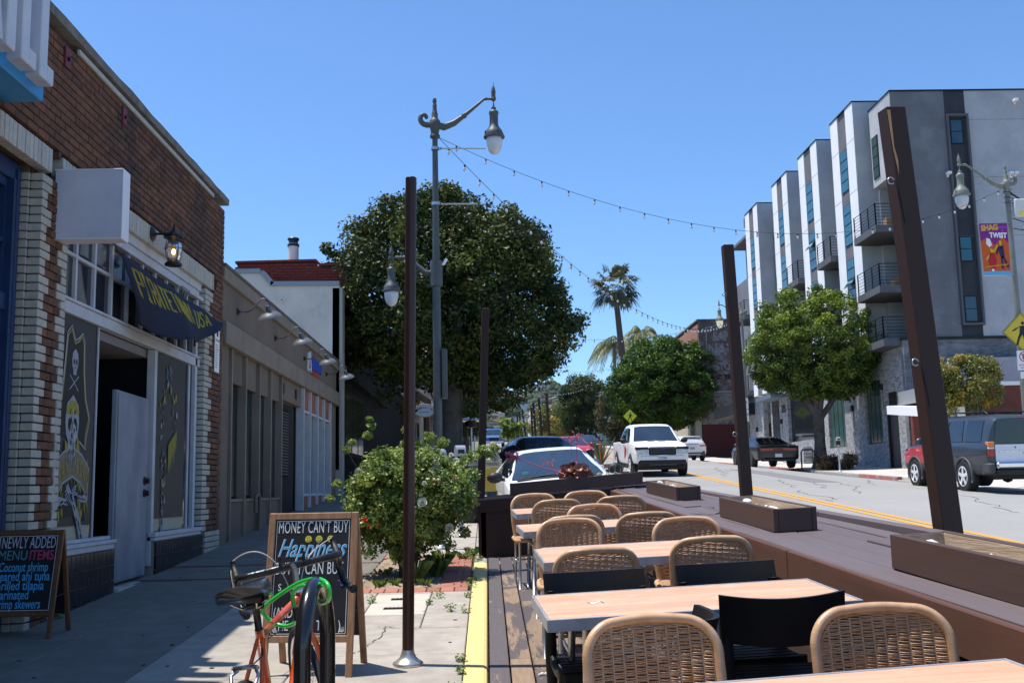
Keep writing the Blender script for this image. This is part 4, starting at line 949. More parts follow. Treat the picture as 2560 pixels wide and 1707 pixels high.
# end wall
EY = 12.43
def EZ(x): return 1.335 + .070*(x+.10)
g = MB(); g.prism([(-.085, S(EY)), (1.5, S(EY)+.02), (1.5, EZ(1.5)-.09), (-.085, EZ(-.085)-.09)][::-1], EY, EY+.03, 'y'); wb(g, 'end_panel', m_post, lb)
g = MB(); g.prism([(-.105, EZ(-.105)-.14), (1.47, EZ(1.47)-.14), (1.47, EZ(1.47)), (-.105, EZ(-.105))][::-1], EY-.035, EY-.002, 'y'); wb(g, 'end_top_rail', m_post, lb)
g = MB(); g.prism([(-.12, EZ(-.12)), (1.462, EZ(1.462)), (1.462, EZ(1.462)+.022), (-.12, EZ(-.12)+.022)][::-1], EY-.04, EY+.16, 'y'); wb(g, 'end_cap_board', m_ledge, lb)
g = MB(); g.prism([(-.12, .3), (-.03, .3), (-.03, 1.33), (-.12, 1.325)][::-1], EY+.0, EY+.09, 'y'); wb(g, 'corner_stud', m_post, lb)
for y in (12.6, 12.75, 12.88):
    g = MB(); g.prism([(-.12, EZ(-.12)-.01), (2.1, EZ(2.1)-.02), (2.1, EZ(2.1)+.01), (-.12, EZ(-.12)+.018)][::-1], y-.01, y+.12, 'y'); wb(g, 'end_cap_board', m_ledge, lb)
g = MB(); g.prism([(-.12, EZ(-.12)-.02), (2.2, EZ(2.2)-.01), (2.2, EZ(2.2)+.045), (-.12, EZ(-.12)+.04)][::-1], 13.0, 13.06, 'y'); wb(g, 'lip_board', m_ledge, lb)

# ---- planters
def planter(lab, x0, x1, y0, y1, h=.135, stones=40, seed=1, zf=LZ, grp='dark brown planter boxes on the parklet ledge', inner=None):
    cy = (y0+y1)/2; cx = (x0+x1)/2; t = thing('planter_box', lab, 'planter', (cx, cy, zf(cx, cy)), group=grp)
    th = .03
    def P(name, a, b, c, d, e, f, m_, ch=.003):
        g = MB(); g.box(a, b, c, d, e, f, 0, ch)
        if zf is LZ: g.v = [(v[0]+lx(v[1])-lx(cy), v[1], v[2]) for v in g.v]
        drape(g, zf); return wb(g, name, m_, t)
    P('side_board', x0, x0+th, y0, y1, .003, h, m_box); P('side_board', x1-th, x1, y0, y1, .003, h, m_box)
    P('end_board', x0+th+.001, x1-th-.001, y0+.002, y0+th, .003, h-.002, m_box); P('end_board', x0+th+.001, x1-th-.001, y1-th, y1-.002, .003, h-.002, m_box)
    P('inner_face', x1-th-.004, x1-th-.001, y0+th, y1-th, .01, h-.006, m_raww, 0); P('inner_face', x0+th+.001, x0+th+.004, y0+th, y1-th, .01, h-.006, m_raww, 0); P('inner_face', x0+th, x1-th, y1-th-.004, y1-th-.001, .01, h-.006, m_raww, 0)
    P('soil', x0+th, x1-th, y0+th, y1-th, .01, h*.50, mat('planter_soil', (.10,.07,.05), .95, (.2,.15,.1), 20), 0)
    r = random.Random(seed); sm = [MB().ball((0,0,0), 1, 7, 0, (1,.8,.7)).mesh('stone', m_stone)]
    for i in range(stones):
        s_ = r.uniform(.010, .026) if i else .045; x = r.uniform(x0+.06, x1-.05); y = cy + (y1-y0)*r.uniform(-.42, .42) if r.random() < .4 else cy+(y1-y0)*r.uniform(-.1,.25)
        if i == 0: y = y1-.16
        inst('stone', sm[0], t, (x-cx, y-cy, zf(x, y)+h*.52+s_*.6-zf(cx, cy)), (r.uniform(-.5,.5), r.uniform(-.5,.5), r.uniform(0, 6)), (s_, s_, s_))
    return t
planter('long brown planter box nearest the near leaning post, split board, few white stones', 1.785, 2.045, 2.9, 4.66, .15, 26, 3)
planter('brown planter box in front of the second post, with a heap of small white stones', 1.727, 1.995, 6.46, 7.84, .145, 90, 5)
planter('small brown planter box between the far ledge corner and the second post', 1.725, 1.955, 9.78, 11.4, .13, 50, 9)
def EZf(x, y): return EZ(x)+.024
ep = planter('dark planter box across the parklet end holding a rust coloured succulent', .262, 1.83, 12.45, 12.68, .145, 10, 12, EZf)

# ---- posts
def leaning_post(lab, base, top, wx, wy, ry=0, hook=True, hooks=()):
    b, tp = Vector(base), Vector(top); t = thing('parklet_post', lab, 'post', base, group='dark wooden posts along the parklet')
    ax = (tp-b); H = ax.length; q = ax.normalized().to_track_quat('Z', 'Y').to_matrix().to_4x4(); xdir = Vector((1,0,0)); zd = ax.normalized(); xd = (xdir-zd*xdir.dot(zd)).normalized(); yd = zd.cross(xd)
    M = Matrix((xd, yd, zd)).transposed().to_4x4() @ rotz(ry)
    g = MB(); g.box(-wx/2, wx/2, -wy/2, wy/2, 0, H, 0, .005, M); g.build('post_timber', m_post, t)
    for (h, s_) in hooks:
        g = MB(); c = Vector((-wx/2-.028*1, -wy/2+.012, h)); ring = [(c.x+.020*math.cos(a), c.y, c.z+.020*math.sin(a)) for a in [i*math.pi/8 for i in range(15)]]
        g.tube(ring, .0045, 6); g.tube([(c.x+.018, c.y, c.z), (c.x+.05, c.y, c.z-.002)], .004, 6); g.v = [tuple(M@Vector(v)) for v in g.v]; g.build('screw_eye', m_steel, t, True)
        if s_:
            g = MB(); g.tube([(-wx/2+.006, -wy/2-.002, h-.02), (-wx/2+.012, -wy/2-.003, h-.14), (-wx/2+.02, -wy/2-.002, h-.26)], .003, 5); g.v = [tuple(M@Vector(v)) for v in g.v]; g.build('wire', m_black, t)
    return t, M
P1, M1 = leaning_post('thick leaning brown post beside the nearest planter box, splintered at its top', (2.675, 6.0, .13), (2.462, 6.0, 3.678), .125, .11, R(9), hooks=((3.10, 1), (2.02, 1)))
g = MB(); g.prism([(-.061,3.53),(-.044,3.53),(-.050,3.30),(-.036,3.22),(-.044,3.13),(-.056,3.28)], -.0595, -.054, 'y'); g.v = [tuple(M1@Vector(v)) for v in g.v]; g.build('splintered_wood', mat('split_pine', (.50,.29,.15), .7, (.40,.22,.11), 4, (20,20,1)), P1)
leaning_post('leaning brown post behind the second planter box with a ring screw', (2.525, 10.2, .35), (2.432, 10.2, 3.83), .105, .095, R(4), hooks=((2.98, 0), (1.6, 0)))
leaning_post('upright dark post rising from the left corner of the parklet end wall', (-.085, 12.50, 1.34), (.008, 12.50, 3.625), .088, .088, R(3))
for lab, xb, xt, yt, D in (('tallest of the thin dark posts seen far up the kerb line, nearest one', 1374, 1366, 983, 52), ('thin dark post second in the far row with bulbs wound around it', 1355, 1347, 995, 56),
        ('thin dark post third in the far row, wrapped in small bulbs', 1340, 1333, 1006, 60), ('thin dark post fourth in the far row close beside the third', 1332, 1328, 1014, 64),
        ('thin leaning dark post before the far red car roof, fifth in the row', 1316, 1305, 1023, 70), ('thin dark post sixth in the far row by the fiddle leaf plants', 1306, 1298, 1029, 75), ('farthest thin dark post beside the fiddle leaf plants', 1297, 1293, 1035, 80)):
    d = lambda px, py: (EYE + D*((CF + CX*((px-1280)/2622.75) - CU*((py-853.5)/2622.75)) / (CF + CX*((px-1280)/2622.75) - CU*((py-853.5)/2622.75)).y))
    a, b_ = d(xb, 1100), d(xt, yt); dirv = (b_-a).normalized(); gz = road_z(2, D)+.1; a = a + dirv*((gz-a.z)/dirv.z)
    p_, M_ = leaning_post(lab, a, b_, .13, .13)
    if D in (56, 60, 70):
        g = MB(); H = (b_-a).length; P_ = [(.075*math.cos(k*.9), .075*math.sin(k*.9), H-.05-k*.05) for k in range(30)]; g.tube(P_, .008, 4)
        for k in range(0, 30, 3): g.ball((P_[k][0]*1.4, P_[k][1]*1.4, P_[k][2]-.04), .03, 6, 1)
        g.v = [tuple(M_@Vector(v)) for v in g.v]; g.build('bulb_string', [m_black, m_stone], p_)
# ================================================================= tables and chairs
def tfloor(x, y): return DZ(x, y)
m_slat = mat('teak_slat', (.72,.415,.265), .5, (.60,.325,.195), 2.2, (.8,14,14), bump=.12, bscale=20, rand=.10, c3=(.76,.48,.33), s3=5, lo3=.55, hi3=.7)
m_alu = mat('aluminium', (.52,.53,.55), .38, metal=.85, c2=(.40,.41,.43), scale=14)
m_aludk = mat('aluminium_edge', (.42,.43,.45), .42, metal=.25, c2=(.30,.31,.33), scale=9)
def table(lab, pts, h=.75):
    h = .715; pts = [(a*1.056, b*1.056) for a, b in pts]
    # pts: left-near, left-far, right-far, right-near corners in plan
    P = [Vector(p) for p in pts]; c = sum(P, Vector((0,0)))/4; zc = tfloor(c.x, c.y)
    t = thing('cafe_table', lab, 'table', (c.x, c.y, zc), group='slatted tables in a row on the parklet')
    ux = ((P[3]-P[0])+(P[2]-P[1])).normalized(); uy = Vector((-ux.y, ux.x)); L_ = ((P[3]-P[0]).length+(P[2]-P[1]).length)/2; Wd = ((P[1]-P[0]).length+(P[2]-P[3]).length)/2
    M = Matrix(((ux.x, uy.x, 0, 0), (ux.y, uy.y, 0, 0), (.03*ux.x+SL*ux.y, .03*uy.x+SL*uy.y, 1, 0), (0,0,0,1)))
    a, b = L_/2, Wd/2; n = 6; wv = (2*b-.024)/n
    for i in range(n):
        g = MB(); g.box(-a+.013, a-.013, -b+.012+i*wv+.001, -b+.012+(i+1)*wv-.001, h-.022, h-.001, 0, .0015, M); g.build('slat', m_slat, t)
    g = MB()
    for (x0, x1, y0, y1) in ((-a, a, -b, -b+.011), (-a, a, b-.011, b), (-a, -a+.011, -b+.0112, b-.0112), (a-.011, a, -b+.0112, b-.0112)): g.box(x0, x1, y0, y1, h-.048, h+.001, 0, .002, M)
    g.build('rim', m_aludk, t)
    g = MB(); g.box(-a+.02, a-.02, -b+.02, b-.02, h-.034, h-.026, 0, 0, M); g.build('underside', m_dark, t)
    for sx in (-1, 1):
        for sy in (-1, 1):
            g = MB(); q = [M@Vector((sx*(a-.17), sy*(b-.10), h-.03)), M@Vector((sx*(a-.15), sy*(b-.05), 0.0))]; q[1].z = M.to_3x3().row[2].dot(Vector((sx*(a-.15), sy*(b-.05), 0)))
            g.tube(q, .017, 10); g.build('leg', m_alu, t, True)
    g = MB(); g.tube([M@Vector((-a+.155, 0, .18)), M@Vector((a-.155, 0, .18))], .011, 8)
    for sx in (-1, 1): g.tube([M@Vector((sx*(a-.155), -b+.075, .18)), M@Vector((sx*(a-.155), b-.075, .18))], .011, 8)
    g.build('stretcher', m_alu, t, True)
    return t
table('second nearest slatted table, the one with a black chair pushed against its long edge', [(.197,3.98), (.193,4.60), (1.37,4.64), (1.44,4.07)], .755)
table('nearest slatted table, cut off by the bottom edge in front of two wicker chairs', [(.55,2.35), (.60,2.93), (1.50,3.03), (1.46,2.42)], .755)
table('third slatted table counted from the bottom, with one rattan chair in front of each half', [(.276,5.66), (.275,6.36), (1.36,6.40), (1.36,5.70)], .755)
table('fourth slatted table from the bottom, half hidden by rattan chair backs', [(.215,7.38), (.228,7.95), (1.34,8.02), (1.33,7.46)], .755)
table('farthest slatted table near the parklet end wall', [(.24,8.95), (.196,9.52), (1.30,9.58), (1.32,9.02)], .755)
ti = thing('twist_tie', 'tiny bent wire scrap lying on the second nearest table', 'litter', (.42, 4.28, tfloor(.42,4.28)+.757)); g = MB(); g.tube([(-.03,.02,.004),(-.018,-.005,.003),(.0,-.008,.004),(.02,-.004,.010),(.035,-.006,.004),(.03,.0,.008)], .002, 5); g.build('wire', m_steel, ti)
ti = thing('paper_scrap', 'crumpled white paper scrap on the worn deck planks', 'litter', (.305, 6.45, tfloor(.3,6.45)+.002)); g = MB(); g.ball((0,0,.008), .016, 7, 0, (1,.6,.6)); g.ball((.022,.006,.006), .010, 6); g.ball((-.018,-.01,.005), .008, 6); g.build('paper', m_white, ti)

# ---- rattan chair
m_cane = mat('rattan_cane', (.55,.34,.195), .38, (.43,.245,.13), 30, bump=.15, rand=.10, c3=(.64,.42,.25), s3=18, lo3=.55, hi3=.7)
m_caned = mat('rattan_wrap', (.64,.41,.245), .35, (.50,.30,.165), 18, rand=.10)
WCH, TOPH = .462, .832
REC = .20
def backpt(u, v, off=0):
    # u across -1..1, v up 0..1 ; chair faces +y (sitter looks to +y); back at -y
    x = u*WCH/2; z = .40 + v*(TOPH-.40); y = -.215 - (v*(TOPH-.40))*REC + .045*u*u
    return Vector((x, y-off, z))
def outline(n=120, inset=0):
    # rounded arch, from bottom left to bottom right
    r = .105; hw = WCH/2-.016-inset; top = TOPH-.016-inset; pts = []
    for i in range(16): pts.append((-hw*(.90+.10*min(1, i/10)), .36+(top-r-.36)*i/16))
    for i in range(13): a = math.pi-(math.pi/2)*i/12; pts.append((-hw+r+r*math.cos(a), top-r+r*math.sin(a)))
    for i in range(1, 12): f = i/12; pts.append((-hw+r+(2*hw-2*r)*f, top+.006*math.sin(math.pi*f)))
    pts2 = [(-x, z) for x, z in pts[:29]][::-1]
    return pts+pts2
def to3(x, z, off=0):
    v = (z-.40)/(TOPH-.40); return backpt(x/(WCH/2), v, off)
def resample(P, step):
    out = [P[0]]; acc = 0
    for a, b in zip(P, P[1:]):
        d = (b-a).length; t = 0
        while acc + (d-t) >= step: t += step-acc; out.append(a.lerp(b, t/d)); acc = 0
        acc += d-t
    out.append(P[-1]); return out
def make_wicker():
    t = thing('wicker_chair', 'x', 'chair', (0,0,0), group='rattan bistro chairs around the parklet tables')
    # wrapped rim
    P = resample([to3(x, z) for x, z in outline()], .0021)
    g = MB(); g.tube(P, [(.0178 if (i % 2) else .0158) for i in range(len(P))], 8); g.build('wrapped_rim', m_caned, t, True)
    # weave
    g = MB(); ncol = 11; row = .0042; z = .415; k = 0; out = outline(inset=.012)
    top = TOPH-.03
    rib_x = [(-1+2*(i+.0)/ncol) for i in range(ncol+1)]
    while z < top:
        r_ = .105-.012; hw = WCH/2-.028
        dzt = z-(TOPH-.028-r_)
        h = hw if dzt < 0 else hw-r_+math.sqrt(max(0, r_*r_-dzt*dzt))
        low = z < .415+.16
        par = ((k//3) % 2) if low and True else (k % 2)
        pts = []; n = 44
        for i in range(n+1):
            x = -h+2*h*i/n; ph = (x/(hw))*ncol/2*math.pi + (math.pi/2 if ncol % 2 else 0); w_ = math.sin(ph)*(1 if par else -1)
            w_ = math.copysign(abs(w_)**.6, w_)
            pts.append(to3(x, z+.002*math.sin(x*31+k), .0048*w_))
        g.tube(pts, .0023, 4, flat=1, cap=False, up=(0,0,1)); z += row*(.62 if low and (k % 3) != 2 else (1.45 if low else .93)); k += 1
    g.build('woven_back', m_cane, t, True)
    g = MB()
    for i in range(1, ncol+0):
        x = (WCH/2-.028)*(-1+2*i/ncol); g.tube([to3(x, zz) for zz in (.40, .5, .6, .7, top-.01-.35*max(0, abs(x)-.12))], .0032, 5, cap=False)
    g.tube([to3(x, z) for x, z in outline(inset=.018)][10:-10], .0035, 5, cap=False)
    g.build('back_rib', m_cane, t)
    # seat: rounded woven pad
    g = MB(); n, mx = 26, 22; rows = []
    for j in range(mx+1):
        v = -1+2*j/mx; rw = []
        for i in range(n+1):
            u = -1+2*i/n; x = u*.225; y = v*.21; e = max(abs(u), abs(v)); z = .445 - .012*math.cos(u*1.4)*math.cos(v*1.4) + (.0025 if (i+j) % 2 else -.0015) - (.02 if e > .98 else 0)
            if abs(u) > .8 and abs(v) > .8: k_ = .93; x *= k_; y *= k_
            rw.append((x, y, z))
        rows.append(rw)
    g.grid(rows); g.build('woven_seat', m_cane, t)
    P = []; 
    for i in range(48):
        a = 2*math.pi*i/48; c_, s_ = math.cos(a), math.sin(a); P.append(Vector((.228*math.copysign(abs(c_)**.35, c_), .213*math.copysign(abs(s_)**.35, s_), .436)))
    Q = resample(P+[P[0]], .003); g = MB(); g.tube(Q[:-1], [(.0175 if i % 2 else .0155) for i in range(len(Q)-1)], 8, closed=True); g.build('seat_rim', m_caned, t, True)
    for sx in (-1, 1):
        g = MB(); g.tube([(sx*.195, .175, .43), (sx*.205, .20, .22), (sx*.215, .215, 0)], .0125, 8); g.build('leg', m_alu, t, True)
        g = MB(); g.tube([(sx*.20, -.215, .47), (sx*.20, -.185, .40), (sx*.205, -.20, .2), (sx*.215, -.235, 0)], .0125, 8); g.build('leg', m_alu, t, True)
    g = MB(); g.tube([(-.20, .19, .30), (.20, .19, .30)], .009, 8); g.tube([(-.205, -.2, .22), (.205, -.2, .22)], .009, 8)
    for sx in (-1, 1): g.tube([(sx*.205, -.2, .22), (sx*.208, .2, .24)], .009, 8)
    g.build('stretcher', m_alu, t, True)
    return t
wk = make_wicker(); used = [False]
def place(src, flag, x, y, face, lab, dh=0, wob=0):
    t = src if not flag[0] else copy_tree(src); flag[0] = True
    t['label'] = lab; t.location = (x, y, tfloor(x, y)+dh)
    t.rotation_euler = (math.atan(SL)*math.cos(face)*1.0, math.atan(.03)*-1*1.0*math.cos(face) + 0, face)
    return t
# back plane is about .27 behind the seat centre; face=0 looks up the street, pi looks at the camera
BK = .285
def wch(x, yb, cam_facing, lab, rz=0, dh=0):
    f = (math.pi if cam_facing else 0)+rz
    cy = yb - BK if cam_facing else yb + BK
    cx = x + (BK*math.sin(f) if not cam_facing else -BK*math.sin(rz))
    return place(wk, used, cx, cy, f, lab, dh)
wch(.565, 3.58, True, 'large rattan chair in front of the second nearest table with its whole back showing', R(2))
wch(1.235, 3.56, True, 'rattan chair back half hidden by the nearest table top, beside the barrier', R(-7))
wch(.56, 5.57, False, 'shaded rattan chair pushed against the left half of the third table', R(2))
wch(1.27, 5.83, False, 'shaded rattan chair at the third table close to the barrier', R(-3))
wch(.56, 7.40, True, 'sunlit rattan chair beyond the left end of the third table, checker weave showing', R(-2))
wch(1.29, 7.06, True, 'sunlit rattan chair beyond the right end of the third table near the barrier', R(-4))
wch(.60, 7.64, False, 'rattan chair whose rim just peeks above the sunlit one, at the fourth table', R(3))
wch(1.18, 7.59, False, 'shaded rattan chair at the fourth table in the middle of the row', R(-2))
wch(.88, 8.61, True, 'sunlit rattan chair facing down the street between the fourth and the farthest table', R(1))
wch(.615, 9.40, False, 'shaded rattan chair pushed to the farthest table at its left half', R(2))
wch(1.22, 9.45, False, 'shaded rattan chair pushed to the farthest table by the ledge', R(-2))
wch(.50, 10.37, True, 'sunlit rattan chair behind the farthest table next to the dark end wall', R(4))
wch(.96, 10.41, True, 'small looking rattan chair behind the farthest table under the succulent planter', R(-2))

# ---- black moulded chair
m_blkp = mat('black_moulded_plastic', (.010,.010,.011), .5, spec=.25, bump=.15, bscale=600, scale=9, c2=(.014,.014,.015))
def make_black():
    t = thing('black_chair', 'x', 'chair', (0,0,0), group='black plastic cafe chairs around the parklet tables')
    Wd = .235; g = MB()
    def bp(u, v, o): # curved back panel
        x = u*Wd; y = -.215 + .075*u*u - v*.05 - o; z = .60+v*.185 + .012*u*u; return (x, y, z)
    n = 24
    fr_ = [[bp(-1+2*i/n, v, 0) for i in range(n+1)] for v in (0,.03,.5,.97,1)]; bk_ = [[bp(-1+2*i/n, v, .02) for i in range(n+1)] for v in (0,.03,.5,.97,1)]
    bk2 = [[(p[0]*1.0, p[1], p[2]) for p in r_] for r_ in bk_]
    g.grid(fr_); g.grid([r_[::-1] for r_ in bk2]); g.grid([fr_[0], bk2[0]]); g.grid([bk2[-1], fr_[-1]]); g.grid([[r_[0] for r_ in fr_], [r_[0] for r_ in bk2]]); g.grid([[r_[-1] for r_ in bk2], [r_[-1] for r_ in fr_]])
    g.build('backrest', m_blkp, t, True, 50)
    for sx in (-1, 1):
        g = MB(); g.tube([(sx*.214, -.165, .72), (sx*.214, -.165, .60), (sx*.218, -.17, .44), (sx*.215, -.20, .2), (sx*.215, -.235, 0)], [.017,.019,.021,.018,.015], 8, flat=1.3); g.build('leg', m_blkp, t, True)
        g = MB(); g.tube([(sx*.205, .19, .44), (sx*.21, .20, .2), (sx*.215, .215, 0)], [.022,.018,.014], 8, flat=1.2); g.build('leg', m_blkp, t, True)
        g = MB(); g.tube([(sx*.215, -.165, .415), (sx*.212, 0, .40), (sx*.205, .185, .415)], .016, 8, flat=1.6); g.build('side_rail', m_blkp, t, True)
    for k in range(7):
        g = MB(); y = -.16+k*.055; g.box(-.20, .20, y, y+.047, .425, .440, 0, .005); g.build('seat_slat', m_blkp, t)
    g = MB(); g.box(-.215, .215, .20, .225, .39, .442, 0, .01); g.build('front_rail', m_blkp, t); g = MB(); g.box(-.215, .215, -.19, -.165, .39, .435, 0, .008); g.build('rear_rail', m_blkp, t)
    return t
bk = make_black(); bused = [False]
def bch(x, yb, cam_facing, lab, rz=0, dh=0, at=None):
    f = (math.pi if cam_facing else 0)+rz; d = .25
    cx, cy = x - d*-math.sin(f)*-1, yb + d*math.cos(f)
    cx = x - (-d*math.sin(f))*-1
    return place(bk, bused, cx, cy, f, lab, dh)
bch(1.13, 4.05, False, 'black chair with a curved back standing against the near edge of the second table', R(-7), .0)
bch(.50, 5.03, True, 'black chair behind the second nearest table at its left half, low wide back', R(3), -.0)
bch(1.12, 5.08, True, 'black chair behind the second nearest table at its right half by the barrier', R(3), -.0)
bch(.79, 3.90, False, 'black chair turned sideways under the second nearest table, mostly hidden', R(78), -.02)
# ================================================================= right side of the street
def brickmat(name, c1, c2, mortar, axis='x', scale=1.0, rough=.85, wash=None, wlo=.45, whi=.6, ws=1.1, bw=.21, bh=.075, bump=.4):
    M = bpy.data.materials.new(name); M.use_nodes = True; t = M.node_tree; b = t.nodes['Principled BSDF']; L = t.links.new
    tc = nn(t, 'ShaderNodeTexCoord'); sp = nn(t, 'ShaderNodeSeparateXYZ'); cb = nn(t, 'ShaderNodeCombineXYZ'); L(tc.outputs['Object'], sp.inputs[0])
    L(sp.outputs['Y' if axis == 'x' else 'X'], cb.inputs[0]); L(sp.outputs['Z'], cb.inputs[1])
    br = nn(t, 'ShaderNodeTexBrick'); br.inputs['Scale'].default_value = 1; br.inputs['Brick Width'].default_value = bw; br.inputs['Row Height'].default_value = bh; br.inputs['Mortar Size'].default_value = .006
    br.inputs['Color1'].default_value = c4(c1); br.inputs['Color2'].default_value = c4(c2); br.inputs['Mortar'].default_value = c4(mortar); L(cb.outputs[0], br.inputs['Vector']); cur = br.outputs['Color']
    if wash:
        n = nn(t, 'ShaderNodeTexNoise'); n.inputs['Scale'].default_value = ws; n.inputs['Detail'].default_value = 10; n.inputs['Roughness'].default_value = .75
        mp = nn(t, 'ShaderNodeMapping'); mp.inputs['Scale'].default_value = (1,1,1.6); L(tc.outputs['Object'], mp.inputs[0]); L(mp.outputs[0], n.inputs['Vector'])
        mr = nn(t, 'ShaderNodeMapRange'); mr.inputs['From Min'].default_value = wlo; mr.inputs['From Max'].default_value = whi; L(n.outputs['Fac'], mr.inputs['Value'])
        mx = nn(t, 'ShaderNodeMix', data_type='RGBA'); mx.inputs['B'].default_value = c4(wash); L(cur, mx.inputs['A']); L(mr.outputs[0], mx.inputs['Factor']); cur = mx.outputs['Result']
    L(cur, b.inputs['Base Color']); b.inputs['Roughness'].default_value = rough
    bp = nn(t, 'ShaderNodeBump'); bp.inputs['Strength'].default_value = bump; bp.inputs['Distance'].default_value = .01; L(br.outputs['Fac'], bp.inputs['Height']); bp.invert = True; L(bp.outputs[0], b.inputs['Normal'])
    return M
m_sw = mat('shade_greyed_stucco', (.50,.505,.51), .9, (.42,.425,.435), .8, bump=.3, bscale=25, c3=(.34,.35,.36), s3=.55, lo3=.48, hi3=.72)  # mottled grey plaster, toned down further to paint in side-face shade
m_fin = mat('bright_white_stucco', (.86,.86,.86), .9, (.80,.80,.80), .8, bump=.3, bscale=25)
m_sg = mat('grey_stucco', (.185,.19,.205), .9, (.14,.145,.16), .7, bump=.3, bscale=25, c3=(.25,.26,.28), s3=.9, lo3=.52, hi3=.78)
m_sg2 = mat('charcoal_stucco', (.040,.043,.052), .9, (.055,.058,.068), 1.2)
m_sgm = mat('taupe_stucco', (.17,.165,.175), .9, (.13,.128,.137), 1.0)
m_teal = mat('teal_glazing', (.012,.10,.135), .07, (.018,.13,.16), .6, spec=.8); m_tealg = mat('green_glazing', (.03,.075,.06), .1, (.045,.10,.08), .5, spec=.7); m_bluew = mat('blue_glazing', (.015,.045,.085), .06, (.03,.09,.12), .8, spec=.8)
m_rail = mat('black_railing', (.018,.018,.02), .45, metal=.4); m_balc = mat('balcony_concrete', (.115,.118,.128), .9, (.09,.092,.10), 2)
m_gbx = brickmat('washed_grey_brick_street', (.12,.12,.13), (.34,.34,.35), (.10,.10,.105), 'x', wash=(.46,.46,.47), wlo=.40, whi=.66, ws=3.5)
m_gby = brickmat('washed_grey_brick_side', (.10,.105,.12), (.19,.195,.21), (.13,.13,.14), 'y', wash=(.27,.275,.29), wlo=.47, whi=.68)
m_gbf = mat('white_stone_reveal', (.40,.40,.40), .9)
ap = thing('apartment_building', 'five storey white and grey apartment building with projecting bays, balconies and brick base', 'building', (17.4, 42.94, S(43)-.3))
AZ = ap.location.z
def A(name, x0, x1, y0, y1, z0, z1, m_, par=None, ch=0):
    g = MB(); g.box(x0, x1, y0, y1, z0, z1, 0, ch)
    if par is None: return wb(g, name, m_, ap)
    l = ap.location; g.v = [(a-l.x, b-l.y, c-l.z) for a, b, c in g.v]; return g.build(name, m_, par)
RZ = 18.70
A('main_block', 19.2, 34, 45.5, 75, 7.2, 18.4, m_sg); A('roof_slab', 18.2, 34, 45.42, 75, 18.401, 18.6, m_sgm)
def window(x, y0, y1, z0, z1, n, tilt=None, m_=None, face='x'):
    d = .05
    f = A('window', x-.03, x+.02, y0, y1, z0, z1, m_rail)
    h = (z1-z0)/n
    for k in range(n):
        a, b = z0+k*h+(.03 if k == 0 else .045), z0+(k+1)*h-.03
        if tilt == k:
            g = MB(); l = ap.location; g.add([(x-.035, y0+.04, b), (x-.035, y1-.04, b), (x-.30, y1-.04, a+.03), (x-.30, y0+.04, a+.03)], [(0,1,2,3)]); g.add([(x-.02, y0+.04, b), (x-.02, y1-.04, b), (x-.28, y1-.04, a+.03), (x-.28, y0+.04, a+.03)], [(3,2,1,0)])
            g.v = [(p-l.x, q-l.y, r_-l.z) for p, q, r_ in g.v]; g.build('pane', m_ or m_teal, f)
        A('pane', x-.036, x-.031, y0+.05, y1-.05, a, b, m_ or m_teal, f)
bays = [(45.85, 48.95), (51.18, 54.32), (56.54, 59.57), (63.08, 66.10)]
for i, (a, b) in enumerate(bays):
    X = 17.0; w1_, w2_ = a+1.0, b-1.0
    zb = 6.9 if i == 3 else 7.27
    A('white_fin', X, X+2.3, a, w1_, zb, RZ, m_fin); A('white_fin', X, X+2.3, w2_, b, zb, RZ, m_fin)
    A('bay_side_shade', X+.012, X+2.25, a-.012, a-.002, zb, RZ-.02, m_sw)  # thin darker panel: side shade put into the colour, with real plaster mottling
    A('bay_panel', X+.05, X+2.2, w1_+.002, w2_-.002, zb, RZ-.02, m_sgm); A('bay_cap', X-.03, X+2.3, a-.03, b+.03, RZ+.002, RZ+.06, m_rail)
    for k, (z0, z1, n) in enumerate(((14.92, 16.88, 4), (12.36, 14.29, 4), (9.8, 11.70, 4), (7.6, 9.1, 3))):
        window(X+.045, w1_+.06, w2_-.06, z0, z1, n, {(0,2):1, (1,2):2, (1,1):2}.get((i, k)), m_tealg if (i == 2 and k == 2) else None)
    for z in (14.6, 17.0): A('seam', X-.004, X+.001, a, b, z, z+.012, m_sgm)
def railing(par, pts, z0, z1, n=7):
    for a, b in zip(pts, pts[1:]):
        a, b = Vector(a), Vector(b); L_ = (b-a).length; k = max(1, round(L_/.95))
        g = MB(); l = ap.location
        for i in range(k+1):
            p = a.lerp(b, i/k); g.box(p.x-.022, p.x+.022, p.y-.022, p.y+.022, z0, z1)
        for j in range(n):
            z = z0+.10+(z1-z0-.12)*j/(n-1); g.tube([(a.x, a.y, z), (b.x, b.y, z)], .011 if j < n-1 else .02, 4)
        g.v = [(p-l.x, q-l.y, r_-l.z) for p, q, r_ in g.v]; g.build('railing', m_rail, par)
def balcony(y0, y1, zf, back=18.4):
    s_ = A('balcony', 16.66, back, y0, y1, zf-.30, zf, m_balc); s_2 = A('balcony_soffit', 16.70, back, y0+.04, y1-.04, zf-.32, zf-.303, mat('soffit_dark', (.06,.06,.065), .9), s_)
    railing(s_, [(16.70, y1-.05), (16.70, y0+.05), (back-.2, y0+.05)], zf, zf+.96); return s_
gaps = [(43.1, 45.8), (49.0, 51.13), (54.37, 56.49), (59.62, 63.03)]
